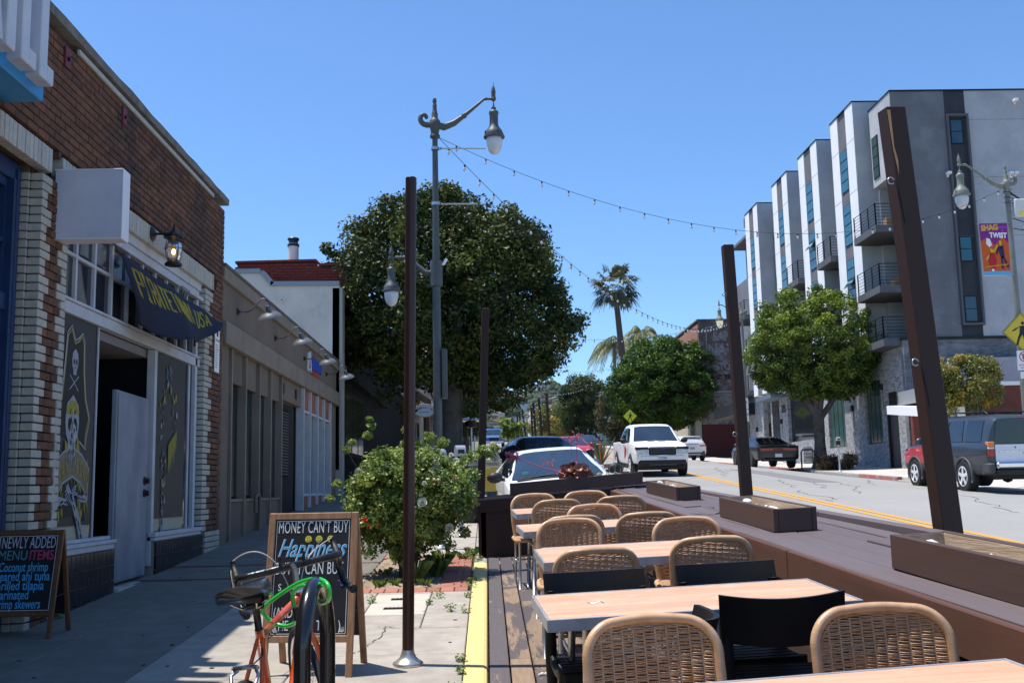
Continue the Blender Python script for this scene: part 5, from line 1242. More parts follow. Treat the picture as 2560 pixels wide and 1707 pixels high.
for i, (a, b) in enumerate(gaps):
    back = 18.9
    if i: A('recess_wall', back, back+.3, a-.03, b+.03, 7.3, 18.55, m_sw if i < 2 else m_sg)
    for k, zf in enumerate((12.24, 9.63, 7.35)):
        if i == 3 and k != 1: continue
        bl = balcony(a+.02, b-.02, zf, back); 
        A('balcony_door', back-.05, back+.05, a+.5, b-.5, zf+.02, zf+1.85, m_dglass)
    if i == 1 or i == 2:
        A('recess_panel', back-.2, back, a, b, 14.6, 18.55, m_sg)
for y in (68.9,): A('recess_wall', 18.0, 18.3, 66.1, 75, 7.3, 15.4, m_sg)
for zf in (12.24, 9.63, 7.35): balcony(66.2, 69.2, zf, 18.0)
A('low_parapet', 17.0, 19.2, 66.2, 66.5, 18.0, 18.6, m_sg); A('link_wall', 17.9, 19.2, 59.6, 63.0, 7.2, 17.2, m_sg)
for z in (16.6, 13.9, 11.2, 8.6): A('small_window', 17.87, 17.92, 62.2, 62.75, z-.55, z, m_dglass)
# end bay with the gray painted corner
GX = 17.585; FY = 42.94
A('corner_bay', GX, 19.1, FY+.02, 45.42, 14.47, 18.07, m_sw); window(GX-.015, 44.55, 45.22, 14.82, 16.72, 4, None, m_tealg); A('corner_bay_cap', GX-.03, 19.2, FY-.03, 45.5, 18.072, 18.13, m_rail)
A('corner_recess_wall', 18.9, 19.1, FY+.3, 45.84, 7.3, 14.46, m_sw); A('corner_side_wall', 18.2, 18.9, FY+.02, FY+.22, 7.3, 14.46, m_sg)
A('corner_recess_wall', 17.9, 18.9, 45.6, 45.84, 7.3, 14.46, m_sw)
# facade that faces down the street
A('grey_wall', 17.60, 19.925, FY, FY+.25, 14.47, 18.07, m_sg); A('grey_wall', 18.25, 19.925, FY+.001, FY+.25, 7.375, 14.468, m_sg)
A('grey_wall', 17.9, 18.249, FY+.002, FY+.25, 7.375, 14.468, m_sg)
A('charcoal_strip', 19.926, 20.83, FY+.03, FY+.25, 7.375, 18.07, m_sg2); A('white_wall', 20.831, 34, FY, FY+.25, 7.375, 18.07, m_sw)
A('facade_cap', 17.56, 34, FY-.05, FY+.3, 18.072, 18.13, m_rail); A('facade_fill', 19.11, 34, FY+.26, 45.49, 7.4, 18.0, m_sg)
for z in (16.77, 14.22, 11.66): A('seam', 17.62 if z > 14.5 else 18.0, 34, FY-.003, FY-.0005, z, z+.014, m_sgm)
l = ap.location
for (x0, x1, z0, z1) in ((19.93, 20.02, 7.83, 17.0), (20.79, 20.88, 7.83, 17.0), (20.021, 20.789, 16.9, 17.0), (20.021, 20.789, 7.83, 7.93)): A('window_surround', x0, x1, FY-.16, FY-.004, z0, z1, mat('grey_surround', (.10,.105,.115), .8))
for (z0, z1) in ((15.74, 16.75), (10.60, 11.60), (8.02, 9.04)):
    f = A('window', 20.10, 20.66, FY-.02, FY+.029, z0-.04, z1+.04, m_rail)
    for a, b in ((z0, (z0+z1)/2-.02), ((z0+z1)/2+.02, z1)): A('pane', 20.15, 20.61, FY-.026, FY-.021, a, b, m_bluew if z0 > 12 or z0 < 9 else m_teal, f)
for (x, z) in ((22.5, 14.32), (22.72, 14.32), (22.95, 11.95), (22.98, 17.55), (19.83, 14.36)):
    g = MB(); g.box(x-.09, x+.09, FY-.28, FY-.02, z-.05, z+.07, 0, .02); g.box(x-.03, x+.03, FY-.1, FY-.001, z-.14, z-.05); wb(g, 'flood_lamp', m_white, ap)
# brick base
A('band_cap', 17.36, 34, FY-.06, 45.3, 7.265, 7.37, m_rail); A('band_cap', 17.36, 17.9, 45.301, 62, 7.265, 7.30, m_rail)
A('side_brick_wall', 17.40, 34, FY, FY+.3, .5, 7.262, m_gby)
def gb(y0, y1, z0, z1): A('street_brick_wall', 17.40, 17.7, y0, y1, z0, z1, m_gbx)
gb(FY+.301, 44.0, .8, 7.262); gb(44.001, 45.30, 5.25, 7.262); gb(45.301, 45.82, .8, 7.262); gb(45.821, 47.80, 5.95, 7.262); gb(45.821, 47.80, .8, 3.12); gb(47.801, 50.62, .8, 7.262)
gb(50.621, 53.10, 5.95, 7.262); gb(50.621, 53.10, .8, 3.15); gb(53.101, 54.2, .8, 7.262); gb(54.201, 60.2, 6.3, 7.262); gb(54.201, 60.3, .8, 3.75); gb(60.301, 61.98, .8, 7.262); gb(61.981, 63.6, 6.5, 7.262); gb(65.65, 69.2, .8, 7.2); gb(63.601, 63.9, .8, 7.17)
A('corner_turret_cap', 17.3, 18.9, 63.5, 69.3, 7.262, 7.4, m_sg2); A('turret_side', 17.402, 19, 63.55, 63.599, .8, 7.25, m_gby)
for (y0, y1) in ((45.83, 47.79), (50.63, 53.09)):
    f = A('window', 17.52, 17.6, y0, y1, 3.13, 5.94, m_rail); w_ = (y1-y0)/4
    for k in range(4): A('pane', 17.505, 17.515, y0+k*w_+.05, y0+(k+1)*w_-.03, 3.18, 5.9, m_tealg, f)
A('dark_opening', 17.60, 17.65, 54.2, 60.3, 3.75, 6.3, m_dglass); A('entry_opening', 17.9, 17.95, 61.98, 63.6, 2, 6.5, m_dglass)
A('service_door', 17.5, 17.56, 44.05, 45.25, 2.0, 4.38, mat('bronze_door', (.045,.036,.034), .5)); A('vent_opening', 17.55, 17.6, 44.0, 45.3, 4.42, 5.25, m_dark); A('door_jamb', 17.42, 17.5, 45.2, 45.3, 2, 4.42, m_rail); A('door_jamb', 17.42, 17.5, 44.0, 44.06, 2, 4.42, m_rail)
A('door_lever', 17.47, 17.5, 44.15, 44.28, 3.2, 3.24, m_chrome)
for (y, z) in ((45.55, 5.55), (49.4, 4.9), (61.5, 5.05), (67.2, 4.9)): A('wall_light', 17.28, 17.4, y-.09, y+.09, z-.14, z+.14, m_black, ch=.01); A('conduit', 17.385, 17.4, y-.012, y+.012, z-1.0, z-.14, m_rail)
A('entry_canopy', 16.4, 17.4, 60.0, 63.5, 6.35, 6.58, mat('blue_grey_canopy', (.13,.17,.22), .5)); A('side_awning', 16.0, 17.4, 67.6, 73.5, 5.9, 6.65, m_black)
text('house_number', '335', m_black, ap, (17.39-l.x, 61.5-l.y, 5.55-l.z), (math.pi/2, 0, -math.pi/2), .62, .02, .01)
g = MB(); g.box(16.9, 17.35, 56, 60, 1.5, 3.35); wb(g, 'brick_planter_wall', m_gbx, ap)
A('balcony_bench', 17.3, 18.0, 43.5, 43.9, 12.24, 12.66, mat('teak_box', (.35,.20,.10), .7)); A('balcony_crate', 17.5, 18.2, 43.6, 44.1, 9.63, 10.0, mat('teak_box', (0,0,0)))

# ---- low restaurant to the right of the apartments
rs = thing('red_brick_restaurant', 'low red brick restaurant with white canopy edge behind the dark sport utility vehicle', 'building', (17.5, 41, S(41)))
m_rb = brickmat('red_block', (.17,.045,.03), (.13,.035,.025), (.09,.05,.04), 'y', bw=.40, bh=.20)
B(rs, 'wall', 17.5, 30, 40.8, 42.8, .5, 4.5, m_rb, 0); B(rs, 'front_wall', 17.42, 17.5, 39.0, 42.8, .5, 4.3, m_rb, 0); B(rs, 'parapet_strip', 17.4, 30, 40.70, 40.8, 5.1, 5.25, m_white, 0); B(rs, 'upper_wall', 19.5, 30, 40.8, 42.8, 4.5, 5.1, m_rb, 0)
g = MB(); g.prism([(38.2, 3.75), (42.5, 4.15), (42.5, 4.5), (38.2, 4.12)], 16.35, 17.6, 'x'); wb(g, 'canopy', m_white, rs); B(rs, 'roof_box', 16.9, 18.4, 39.2, 42.6, 4.5, 5.05, mat('grey_roof_box', (.25,.26,.27), .7), 0)
B(rs, 'rear_wall', 19, 30, 42.3, 42.5, 5.1, 6.4, m_sw, 0)
for k in range(10): B(rs, 'fence_bar', 18.6+k*.28, 18.63+k*.28, 39.9, 39.93, 1.8, 4.0, m_rail, 0)
B(rs, 'fence_rail', 18.5, 21.5, 39.9, 39.93, 3.9, 3.96, m_rail, 0)
lg = thing('round_wall_sign', 'round black and yellow emblem sign on the red brick restaurant wall', 'sign', (17.2, 39.0, 3.55))
g = MB(); g.lathe([(.42, 0), (.42, .05), (0, .05)], (0,0,0), 28, 0, 'y'); M_ = TR(0,0,0)@rotz(R(-25)); g.v = [tuple(M_@Vector((a, -b, c))) for a, b, c in g.v]; g.build('sign_disc', m_black, lg)
g = MB(); 
for r0, r1, a0, a1, mi in ((.26,.40,.2,2.9,0), (.26,.40,3.4,6.1,0), (0.02,.2,0,6.28,1)):
    n = 20; g.grid([[(r_*math.cos(a0+(a1-a0)*i/n), -.056, r_*math.sin(a0+(a1-a0)*i/n)) for i in range(n+1)] for r_ in (r0, r1)], mi)
g.v = [tuple(M_@Vector(v)) for v in g.v]; g.build('emblem_print', [mat('emblem_yellow', (.60,.50,.05), .5), mat('emblem_grey', (.45,.45,.42), .5)], lg)

# ---- weathered warehouse
wh = thing('old_brick_warehouse', 'tall weathered brick warehouse with faded painted letters and a dark red base', 'building', (17.5, 85, S(80)-.8))
m_old = brickmat('weathered_brick', (.17,.085,.065), (.10,.07,.062), (.15,.13,.12), 'y', wash=(.27,.25,.24), wlo=.47, whi=.60, ws=.9, bw=.24, bh=.085)
m_old2 = brickmat('street_face_brick', (.42,.17,.11), (.36,.14,.09), (.30,.2,.16), 'x')
m_pale = brickmat('pale_painted_brick', (.34,.31,.29), (.22,.19,.18), (.20,.17,.16), 'y', wash=(.16,.09,.075), wlo=.5, whi=.58, ws=1.6, bw=.24, bh=.085)
m_redbase = brickmat('oxblood_brick', (.13,.022,.018), (.10,.02,.016), (.09,.02,.016), 'y', wash=(.17,.09,.07), wlo=.62, whi=.72, ws=1.0, bw=.24, bh=.085)
B(wh, 'side_wall', 17.52, 34, 85, 85.3, 9.0, 14.82, m_old, 0); B(wh, 'side_wall_lower', 17.52, 34, 85, 85.3, 6.30, 8.9, m_pale, 0); B(wh, 'belt_course', 17.50, 34, 84.96, 85.3, 8.902, 8.998, m_gbf, 0)
B(wh, 'red_base', 17.50, 34, 84.98, 85.3, 1.5, 6.298, m_redbase, 0); B(wh, 'street_wall', 17.5, 17.8, 85.301, 125, 7.4, 14.6, m_old2, 0); B(wh, 'street_base', 17.2, 17.8, 85.301, 125, 1.5, 7.3, mat('cream_pilaster_wall', (.48,.43,.33), .8), 0)
B(wh, 'cream_pilaster', 16.95, 17.45, 85.0, 85.6, 1.5, 7.4, mat('cream_pilaster_wall', (0,0,0)), .01); B(wh, 'roof_cap', 17.42, 34, 84.93, 125, 14.822, 14.95, m_coping, 0); B(wh, 'red_door', 17.1, 17.2, 86.5, 88, 3.9, 6.3, m_dglass, 0)
m_fad = mat('faded_sign_white', (.42,.40,.38), .9, (.24,.21,.19), 5, mixlo=.40, mixhi=.55)
for tx_, x, z, sz in (('SAN PEDRO', 18.70, 13.15, 1.05), ('NATIONAL', 18.25, 11.95, 1.35), ('STORAGE', 18.85, 10.75, .80), ('AND TRANSFER', 18.40, 9.95, .55)):
    text('faded_lettering', tx_, m_fad, wh, (x-17.5, -.012, z-wh.location.z), (math.pi/2, 0, 0), sz, .003, .02, sx=.78)
B(wh, 'faded_patch', 18.3, 26, 84.985, 84.992, 9.45, 10.6, mat('faded_patch_m', (.30,.28,.265), .9, (.17,.10,.085), 2.2, mixlo=.42, mixhi=.52), 0); B(wh, 'faded_band', 18.1, 18.2, 84.985, 84.992, 9.1, 14.3, m_fad, 0)
bl = thing('far_white_building', 'long pale building with teal panels and script lettering below the hill', 'building', (20, 300, 10))
B(bl, 'wall', 12.5, 52, 300, 320, 8, 22.0, mat('far_pale_wall', (.52,.52,.50), .8), 0)
for i in range(6): B(bl, 'teal_panel', 22+i*5.4, 24.4+i*5.4, 299.9, 300, 13, 20.2, mat('teal_panel_m', (.16,.26,.26), .7), 0)
text('building_lettering', 'Redwood', mat('slate_print', (0,0,0)), bl, (13.6-20, -.15, 18.4-10), (math.pi/2, 0, 0), 2.6, .03, .04, shear=.3, sx=.9)
B(bl, 'step_wall', 14, 30, 294, 299.8, 8, 15.5, mat('far_tan_wall', (.33,.31,.27), .8), 0)
gh = thing('pale_gabled_house', 'small pale gabled house behind the far parked pickup truck', 'building', (17.5, 210, 9))
g = MB(); g.prism([(14.5, 6), (19, 6), (19, 14.2), (16.7, 16.6), (14.5, 14.2)][::-1], 208, 216, 'y'); wb(g, 'wall', mat('lilac_wall', (.46,.43,.45), .8), gh)
g = MB(); g.prism([(14.2, 14.0), (16.7, 16.75), (19.3, 14.0), (19.3, 14.25), (16.7, 17.0), (14.2, 14.25)][::-1], 207.7, 216.3, 'y'); wb(g, 'roof', mat('house_roof_grey', (.30,.28,.29), .8), gh)

# ================================================================= street lamps, signs, cables
m_lpost = mat('lamp_post_grey_green', (.085,.092,.092), .5, (.065,.07,.07), 4, bump=.1); m_lpost2 = mat('lamp_post_sage', (.21,.22,.19), .5, (.17,.18,.155), 5)
m_globe = mat('frosted_globe', (.58,.60,.62), .22, (.52,.54,.57), 3, coat=.5)
m_globeL = mat('lit_globe', (.75,.72,.62), .25, emit=(1,.82,.5), es=.35)
def lantern(par, c, m_, mg, s=1.0):
    pr = [(0,.0),(.015,-.13),(.018,-.16),(.05,-.185),(.045,-.22),(.05,-.235),(.09,-.26),(.10,-.30),(.085,-.34),(.085,-.52),(.10,-.58),(.16,-.66),(.185,-.72),(.185,-.76),(.21,-.77),(.21,-.80),(.16,-.81)]
    g = MB(); g.lathe([(r_*s, (z+.13)*s*1.0) for r_, z in pr], c, 20); 
    for k in range(4):
        a = k*math.pi/2+.4; g.box(-.012*s, .012*s, -.012*s, .012*s, -.70*s, -.60*s, M=TR(c[0]+.19*s*math.cos(a), c[1]+.19*s*math.sin(a), c[2]+.05*s))
    g.build('lantern_hood', m_, par, True, 45)
    g = MB(); g.lathe([(r_*s, (z+.13)*s) for r_, z in ((.155,-.80),(.165,-.86),(.155,-.95),(.125,-1.05),(.075,-1.12),(0,-1.15))], c, 20); g.build('globe', mg, par, True)
def street_lamp(lab, x, y, zb, hub, arm, armdx, low, lowdx, lowz, m_, mg=m_globe, banner=False, r0=.085, s=1.0):
    t = thing('street_lamp', lab, 'street lamp', (x, y, zb), group='ornate twin armed street lamps'); H = hub-zb
    g = MB(); n = 16; 
    for k in range(14): # fluted shaft
        pass
    pr = [(.20,0),(.20,.35),(.17,.40),(.155,.9),(.13,1.0),(r0+.02,1.05),(r0,1.2)]
    g.lathe(pr, (0,0,0), 20)
    vs = []; nf = 32
    for (rr_, z) in ((r0, 1.2), (r0*.93, H*.5), (r0*.62, H-.25)):
        vs.append([((rr_*(1+(.0 if i % 2 else -.07)))*math.cos(2*math.pi*i/nf), (rr_*(1+(.0 if i % 2 else -.07)))*math.sin(2*math.pi*i/nf), z) for i in range(nf+1)])
    g.grid(vs); g.build('post', m_, t, False)
    g = MB(); g.lathe([(r0*.7,H-.27),(.10,H-.24),(.10,H-.20),(.075,H-.17),(.085,H-.12),(.09,H-.08),(.11,H-.03),(.11,H+.09),(.08,H+.13),(.06,H+.17),(.065,H+.24),(.05,H+.28),(.04,H+.36),(.045,H+.42),(.03,H+.45),(.045,H+.50),(.03,H+.56),(0,H+.58)], (0,0,0), 16)
    g.build('hub_finial', m_, t, True, 40)
    d = 1 if armdx > 0 else -1; A_ = abs(armdx); az = arm-zb
    P = [(0,0,H+.02), (d*.18,0,H-.03), (d*.38,0,H+.05), (d*.58,0,H+.20), (d*.80,0,H+.38), (d*(A_-.18),0,az+.005), (d*(A_-.06),0,az), (d*A_,0,az)]
    g = MB(); g.tube(P, [.07,.075,.065,.045,.032,.028,.028,.03], 10)
    for q in (P[2], P[3]): g.ball(q, .062, 8)
    g.ball((d*A_,0,az), .055, 10); g.ball((d*(A_-.15),0,az+.003), .038, 8); g.build('upper_arm', m_, t, True)
    g = MB(); c = (d*A_, 0, az); g.lathe([(.045,.03),(.04,.10),(.05,.14),(.035,.20),(.03,.24),(.012,.27),(0,.36)], c, 12); g.build('spire', m_, t, True)
    lantern(t, (d*A_, 0, az-.13*1), m_, mg, s)
    P = [(-d*a, 0, H+.03+b) for a, b in ((.10,0),(.16,-.015),(.21,.0),(.255,.035),(.28,.08),(.285,.13),(.27,.175),(.235,.20),(.195,.195),(.17,.17),(.165,.14))]
    g = MB(); g.tube([(0,0,H+.02)]+P, [.065,.065]+[.058-.0022*i for i in range(10)], 10); e = P[-1]; g.ball(e, .036, 8); g.build('scroll', m_, t, True)
    if low:
        d2 = 1 if lowdx > 0 else -1; B_ = abs(lowdx); z = low-zb
        P = [(0,0,z), (d2*.25*B_,0,z+.02), (d2*.45*B_,0,z+.18), (d2*.62*B_,0,z+.32), (d2*.8*B_,0,lowz-zb), (d2*B_,0,lowz-zb)]
        g = MB(); g.tube(P, [.07,.06,.045,.035,.03,.03], 10); g.lathe([(r0+.035, z-.25),(r0+.035, z+.25)], (0,0,0), 16); g.ball((d2*B_,0,lowz-zb), .055, 8); g.build('lower_arm', m_, t, True, 50)
        g = MB(); g.lathe([(.045,.03),(.05,.10),(.035,.15),(0,.26)], (d2*B_, 0, lowz-zb), 10); g.build('spire', m_, t, True)
        lantern(t, (d2*B_, 0, lowz-zb-.10), m_, mg, s*.85)
    return t
LL = street_lamp('tall ornate street lamp on the left pavement, arm reaching right over the big tree', -.93, 20, S(20), 8.60, 9.14, 1.17, 5.62, -.87, 5.95, m_lpost)
for z, L_ in ((8.13-S(20), 1.0), (7.01-S(20), .80)):
    g = MB(); g.tube([(.05,0,z), (L_,0,z-.01)], .014, 6); g.lathe([(.078, z-.03), (.078, z+.03)], (0,0,0), 12); g.ball((.11,0,z), .03, 6); g.build('banner_rod', m_steel, LL)
g = MB(); g.tube([(.07,0,4.72), (.14,0,4.72), (.20,0,4.82)], .03, 6); g.build('camera_bracket', m_white, LL)
g = MB(); g.box(.09, .19, -.1, .1, 2.1, 3.05, 0, .01); g.build('meter_cabinet', m_lpost, LL)
RL = street_lamp('ornate street lamp with the purple and orange banner beside the yellow crossing sign', 14.88, 28.6, walk_r(14.88, 28.6), 9.72, 10.33, -1.31, None, 1, 0, m_lpost2, r0=.10, s=1.15)
street_lamp('ornate street lamp before the white apartment bays, mostly behind the second post', 14.45, 58, walk_r(14.45, 58), 10.9, 11.45, -1.26, 8.0, .95, 8.35, m_lpost2, m_globeL, r0=.10, s=1.15)
street_lamp('small looking street lamp in front of the feathery palm far up the street', 14.7, 104, walk_r(14.7, 104), 13.6, 14.1, -1.2, 10.4, -1.1, 10.7, m_lpost2, r0=.12, s=1.3)
street_lamp('distant street lamp above the dark round tree left of the palms', 14.7, 150, walk_r(14.7, 150), 15.8, 16.3, -1.2, None, 1, 0, m_lpost2, r0=.12, s=1.3)
# security box on the right lamp
z0 = RL.location.z
g = MB(); M_ = TR(.32, -.1, 9.05-z0)@Matrix.Rotation(R(12), 4, 'X'); g.box(-.22, .22, -.12, .12, -.28, .22, 0, .02, M_); g.build('camera_box', mat('camera_box_white', (.60,.62,.62), .4), RL)
g = MB(); g.box(-.12, .0, -.126, -.121, -.24, -.12, 0, 0, M_); g.box(.04, .16, -.126, -.121, -.24, -.12, 0, 0, M_); g.build('warning_sticker', mat('sticker_yellow', (.75,.65,.08), .5), RL)
g = MB(); g.tube([(.1,0,8.75-z0), (.45,-.05,8.6-z0), (.38,0,8.4-z0), (.1,0,8.45-z0)], .015, 5); g.build('cable', m_black, RL)
g = MB(); P = [(.02+.085*math.cos(k*.8)*1.4, .085*math.sin(k*.8)*1.4, 9.6-z0-.02*k) for k in range(26)]; g.tube(P, .012, 4); g.tube([(0,0,9.55-z0), (.5,0,9.2-z0), (.9,0,9.15-z0), (1.4,0,9.25-z0)], .03, 5); g.build('bulb_cable_wrap', m_black, RL)
# banner
bn = thing('street_banner', 'purple and orange street banner with two dancing figures and the words SHAG TWIST', 'banner', (14.37, 28.55, 7.85))
m_bpu = mat('banner_purple', (.22,.015,.22), .6); m_bor = mat('banner_orange', (.62,.10,.012), .6); m_bgo = mat('banner_gold', (.75,.42,.03), .6); m_bre = mat('banner_red', (.50,.012,.02), .6); m_bcy = mat('banner_cyan', (.10,.42,.70), .6); m_bna = mat('banner_navy', (.03,.02,.07), .6)
def bq(u, v): return ((u-.5)*.80, (v-.5)*1.48)
def bpoly(nm, P, m_, d): g = MB(); g.prism([bq(*p) for p in P][::-1], -d, -d-.004, 'y'); g.build(nm, m_, bn)
bpoly('banner_cloth', [(0,1),(1,1.01),(1.0,0),(.04,0)], m_bor, 0); bpoly('banner_top', [(0,1),(1,1.01),(1.0,.62),(.78,.74),(.5,.58),(.3,.74),(.02,.66)], m_bpu, .006); bpoly('banner_foot', [(.04,0),(1,0),(1,.075),(.04,.075)], m_bcy, .006)
text('banner_lettering', 'SHAG', m_bgo, bn, (bq(.06,.86)[0], -.014, bq(0,.86)[1]), (math.pi/2, R(-4), 0), .22, .001, .012, sx=.85); text('banner_lettering', 'WITH', mat('banner_lilac', (.40,.10,.45), .6), bn, (bq(.66,.92)[0], -.014, bq(0,.90)[1]), (math.pi/2, 0, 0), .09, .001, .004); text('banner_lettering', 'A', mat('banner_lilac', (0,0,0)), bn, (bq(.78,.84)[0], -.014, bq(0,.84)[1]), (math.pi/2, 0, 0), .09, .001, .004)
text('banner_lettering', 'TWIST', m_white, bn, (bq(.34,.76)[0], -.014, bq(0,.73)[1]), (math.pi/2, R(2), 0), .20, .001, .010, sx=.82); text('banner_lettering', 'A Murder Mystery Musical', m_bgo, bn, (bq(.08,.12)[0], -.014, bq(0,.14)[1]), (math.pi/2, R(-7), 0), .062, .001, .002)
for P, m_ in (([(.22,.72),(.34,.70),(.40,.58),(.30,.54),(.20,.60)], m_white), ([(.30,.52),(.44,.50),(.46,.44),(.34,.43)], m_bgo), ([(.30,.43),(.46,.43),(.52,.28),(.48,.12),(.30,.12),(.24,.28)], m_bre), ([(.46,.43),(.60,.55),(.58,.60),(.44,.47)], m_bgo), ([(.30,.42),(.14,.32),(.16,.28),(.32,.37)], m_bgo), ([(.32,.12),(.40,.12),(.42,.075),(.34,.075)], m_white),
        ([(.66,.66),(.74,.66),(.73,.56),(.67,.56)], m_bgo), ([(.60,.55),(.80,.57),(.82,.36),(.72,.32),(.66,.38)], m_bna), ([(.68,.56),(.73,.56),(.72,.46)], m_white), ([(.72,.36),(.80,.36),(.96,.16),(.90,.13)], m_bna), ([(.68,.38),(.75,.34),(.76,.12),(.70,.12)], m_bna), ([(.60,.55),(.52,.42),(.55,.38),(.64,.50)], m_bna)):
    bpoly('printed_dancer', P, m_, .010)
g = MB(); g.tube([(-.44,0,.75),(.50,0,.76)], .014, 6); g.tube([(-.40,0,-.745),(.50,0,-.745)], .014, 6); g.build('banner_rod', m_steel, bn)
# crossing signs
m_syel = mat('sign_yellow', (.72,.52,.03), .45, (.62,.46,.05), 3); m_syel2 = mat('sign_yellow_green', (.62,.68,.02), .4)
def walker(par, s, y):
    parts = [[(-.02,.30),(.05,.36),(.12,.30),(.05,.24)], [(-.06,.20),(.10,.22),(.14,.06),(.06,-.06),(-.08,-.04)], [(-.08,-.02),(.02,-.06),(-.10,-.26),(-.16,-.44),(-.23,-.42),(-.16,-.22)], [(.0,-.05),(.09,-.05),(.13,-.22),(.20,-.42),(.13,-.44),(.05,-.24)], [(-.06,.19),(-.22,.06),(-.32,.02),(-.34,.05),(-.22,.12),(-.02,.22)], [(.10,.20),(.20,.08),(.30,.02),(.27,-.02),(.16,.04),(.06,.12)]]
    for P in parts: g = MB(); g.prism([(a*s, b*s) for a, b in P][::-1], y, y-.004, 'y'); g.build('walker_figure', m_black, par)
def cross_sign(lab, x, y, zc, hd, zg, m_):
    t = thing('pedestrian_crossing_sign', lab, 'road sign', (x, y, zg), group='yellow diamond pedestrian crossing signs'); c = zc-zg
    def dia(r_): q = []; return [(0,-r_),(r_,0),(0,r_),(-r_,0)]
    g = MB(); g.prism([(a, b+c) for a, b in dia(hd)][::-1], 0, -.006, 'y'); g.build('sign_plate', m_black, t)
    g = MB(); g.prism([(a, b+c) for a, b in dia(hd*.965)][::-1], -.0065, -.009, 'y'); g.build('sign_face', m_, t)
    for k in range(4):
        g = MB(); D_ = [Vector((a, b+c)) for a, b in dia(hd*.92)]; E_ = [Vector((a, b+c)) for a, b in dia(hd*.89)]; a, b, e, f = D_[k], D_[(k+1)%4], E_[(k+1)%4], E_[k]; g.prism([tuple(a), tuple(b), tuple(e), tuple(f)], -.0095, -.011, 'y'); g.build('border_line', m_black, t)
    h = bpy.data.objects.new('figure', None); 
    parts0 = len(bpy.data.objects)
    g0 = t
    for P in [[(-.02,.30),(.05,.37),(.12,.30),(.05,.23)], [(-.06,.20),(.10,.22),(.14,.06),(.06,-.06),(-.08,-.04)], [(-.08,-.02),(.02,-.06),(-.10,-.26),(-.16,-.46),(-.23,-.44),(-.16,-.22)], [(.0,-.05),(.09,-.05),(.13,-.22),(.20,-.44),(.13,-.46),(.05,-.24)], [(-.06,.19),(-.22,.06),(-.32,.02),(-.34,.05),(-.22,.12),(-.02,.22)], [(.10,.20),(.20,.08),(.30,.02),(.27,-.02),(.16,.04),(.06,.12)]]:
        g = MB(); g.prism([(a*hd*1.45, b*hd*1.45+c) for a, b in P][::-1], -.0096, -.0125, 'y'); g.build('walker_figure', m_black, t)
    g = MB(); g.tube([(0,.03,0),(0,.03,c+hd*.5)], .03, 8); g.build('sign_pole', m_steel, t); return t
cross_sign('large yellow crossing sign with a black walking figure, cut by the right edge', 14.74, 28.2, 5.44, .56, walk_r(14.74, 28.2), m_syel)
cross_sign('small yellow green crossing sign above the white pickup truck', 10.95, 80, 6.75, .56, road_z(11, 80), m_syel2)
ns = thing('parking_sign', 'white no parking plate under the large yellow crossing sign', 'road sign', (14.72, 28.15, 4.2))
g = MB(); g.box(-.20, .20, -.01, 0, .18, .72, 0, .01); g.build('sign_plate', m_white, ns)
g = MB(); n = 24; g.grid([[(r_*math.cos(2*math.pi*i/n)+.0, -.012, .55+r_*math.sin(2*math.pi*i/n)) for i in range(n+1)] for r_ in (.115,.14)]); g.tube([(-.09,-.012,.63),(.09,-.012,.47)], .012, 4); g.build('red_ring', mat('sign_red2', (.55,.02,.03), .5), ns)
text('sign_symbol', 'P', m_black, ns, (-.06, -.0115, .47), (math.pi/2,0,0), .22, .0005, .004); text('sign_lettering', 'NO PARKING', mat('sign_red2', (0,0,0)), ns, (-.17, -.0115, .30), (math.pi/2,0,0), .06, .0005, .001); text('sign_lettering', 'ANY TIME', mat('sign_red2', (0,0,0)), ns, (-.13, -.0115, .23), (math.pi/2,0,0), .055, .0005, .001)
g = MB(); g.box(-.14, .22, -.01, 0, -.05, .14, 0, .01); g.build('lower_plate', m_white, ns)
ns2 = thing('parking_time_sign', 'narrow red and green parking plate beside the second lamp post', 'road sign', (14.30, 57.5, 5.2))
g = MB(); g.box(-.14, .14, -.01, 0, .35, .95, 0, .01); g.build('upper_plate', m_white, ns2); g = MB(); g.box(-.14, .14, -.01, 0, -.35, .32, 0, .01); g.build('lower_plate', m_white, ns2); text('sign_symbol', 'P', mat('sign_red2', (0,0,0)), ns2, (-.09, -.0115, .55), (math.pi/2,0,0), .34, .0005, .004); text('sign_lettering', '2HR', mat('sign_green', (.02,.25,.12), .5), ns2, (-.11, -.0115, .0), (math.pi/2,0,0), .15, .0005, .002)
g = MB(); g.tube([(0,.03,-2.9),(0,.03,.9)], .03, 8); g.build('sign_pole', m_steel, ns2)

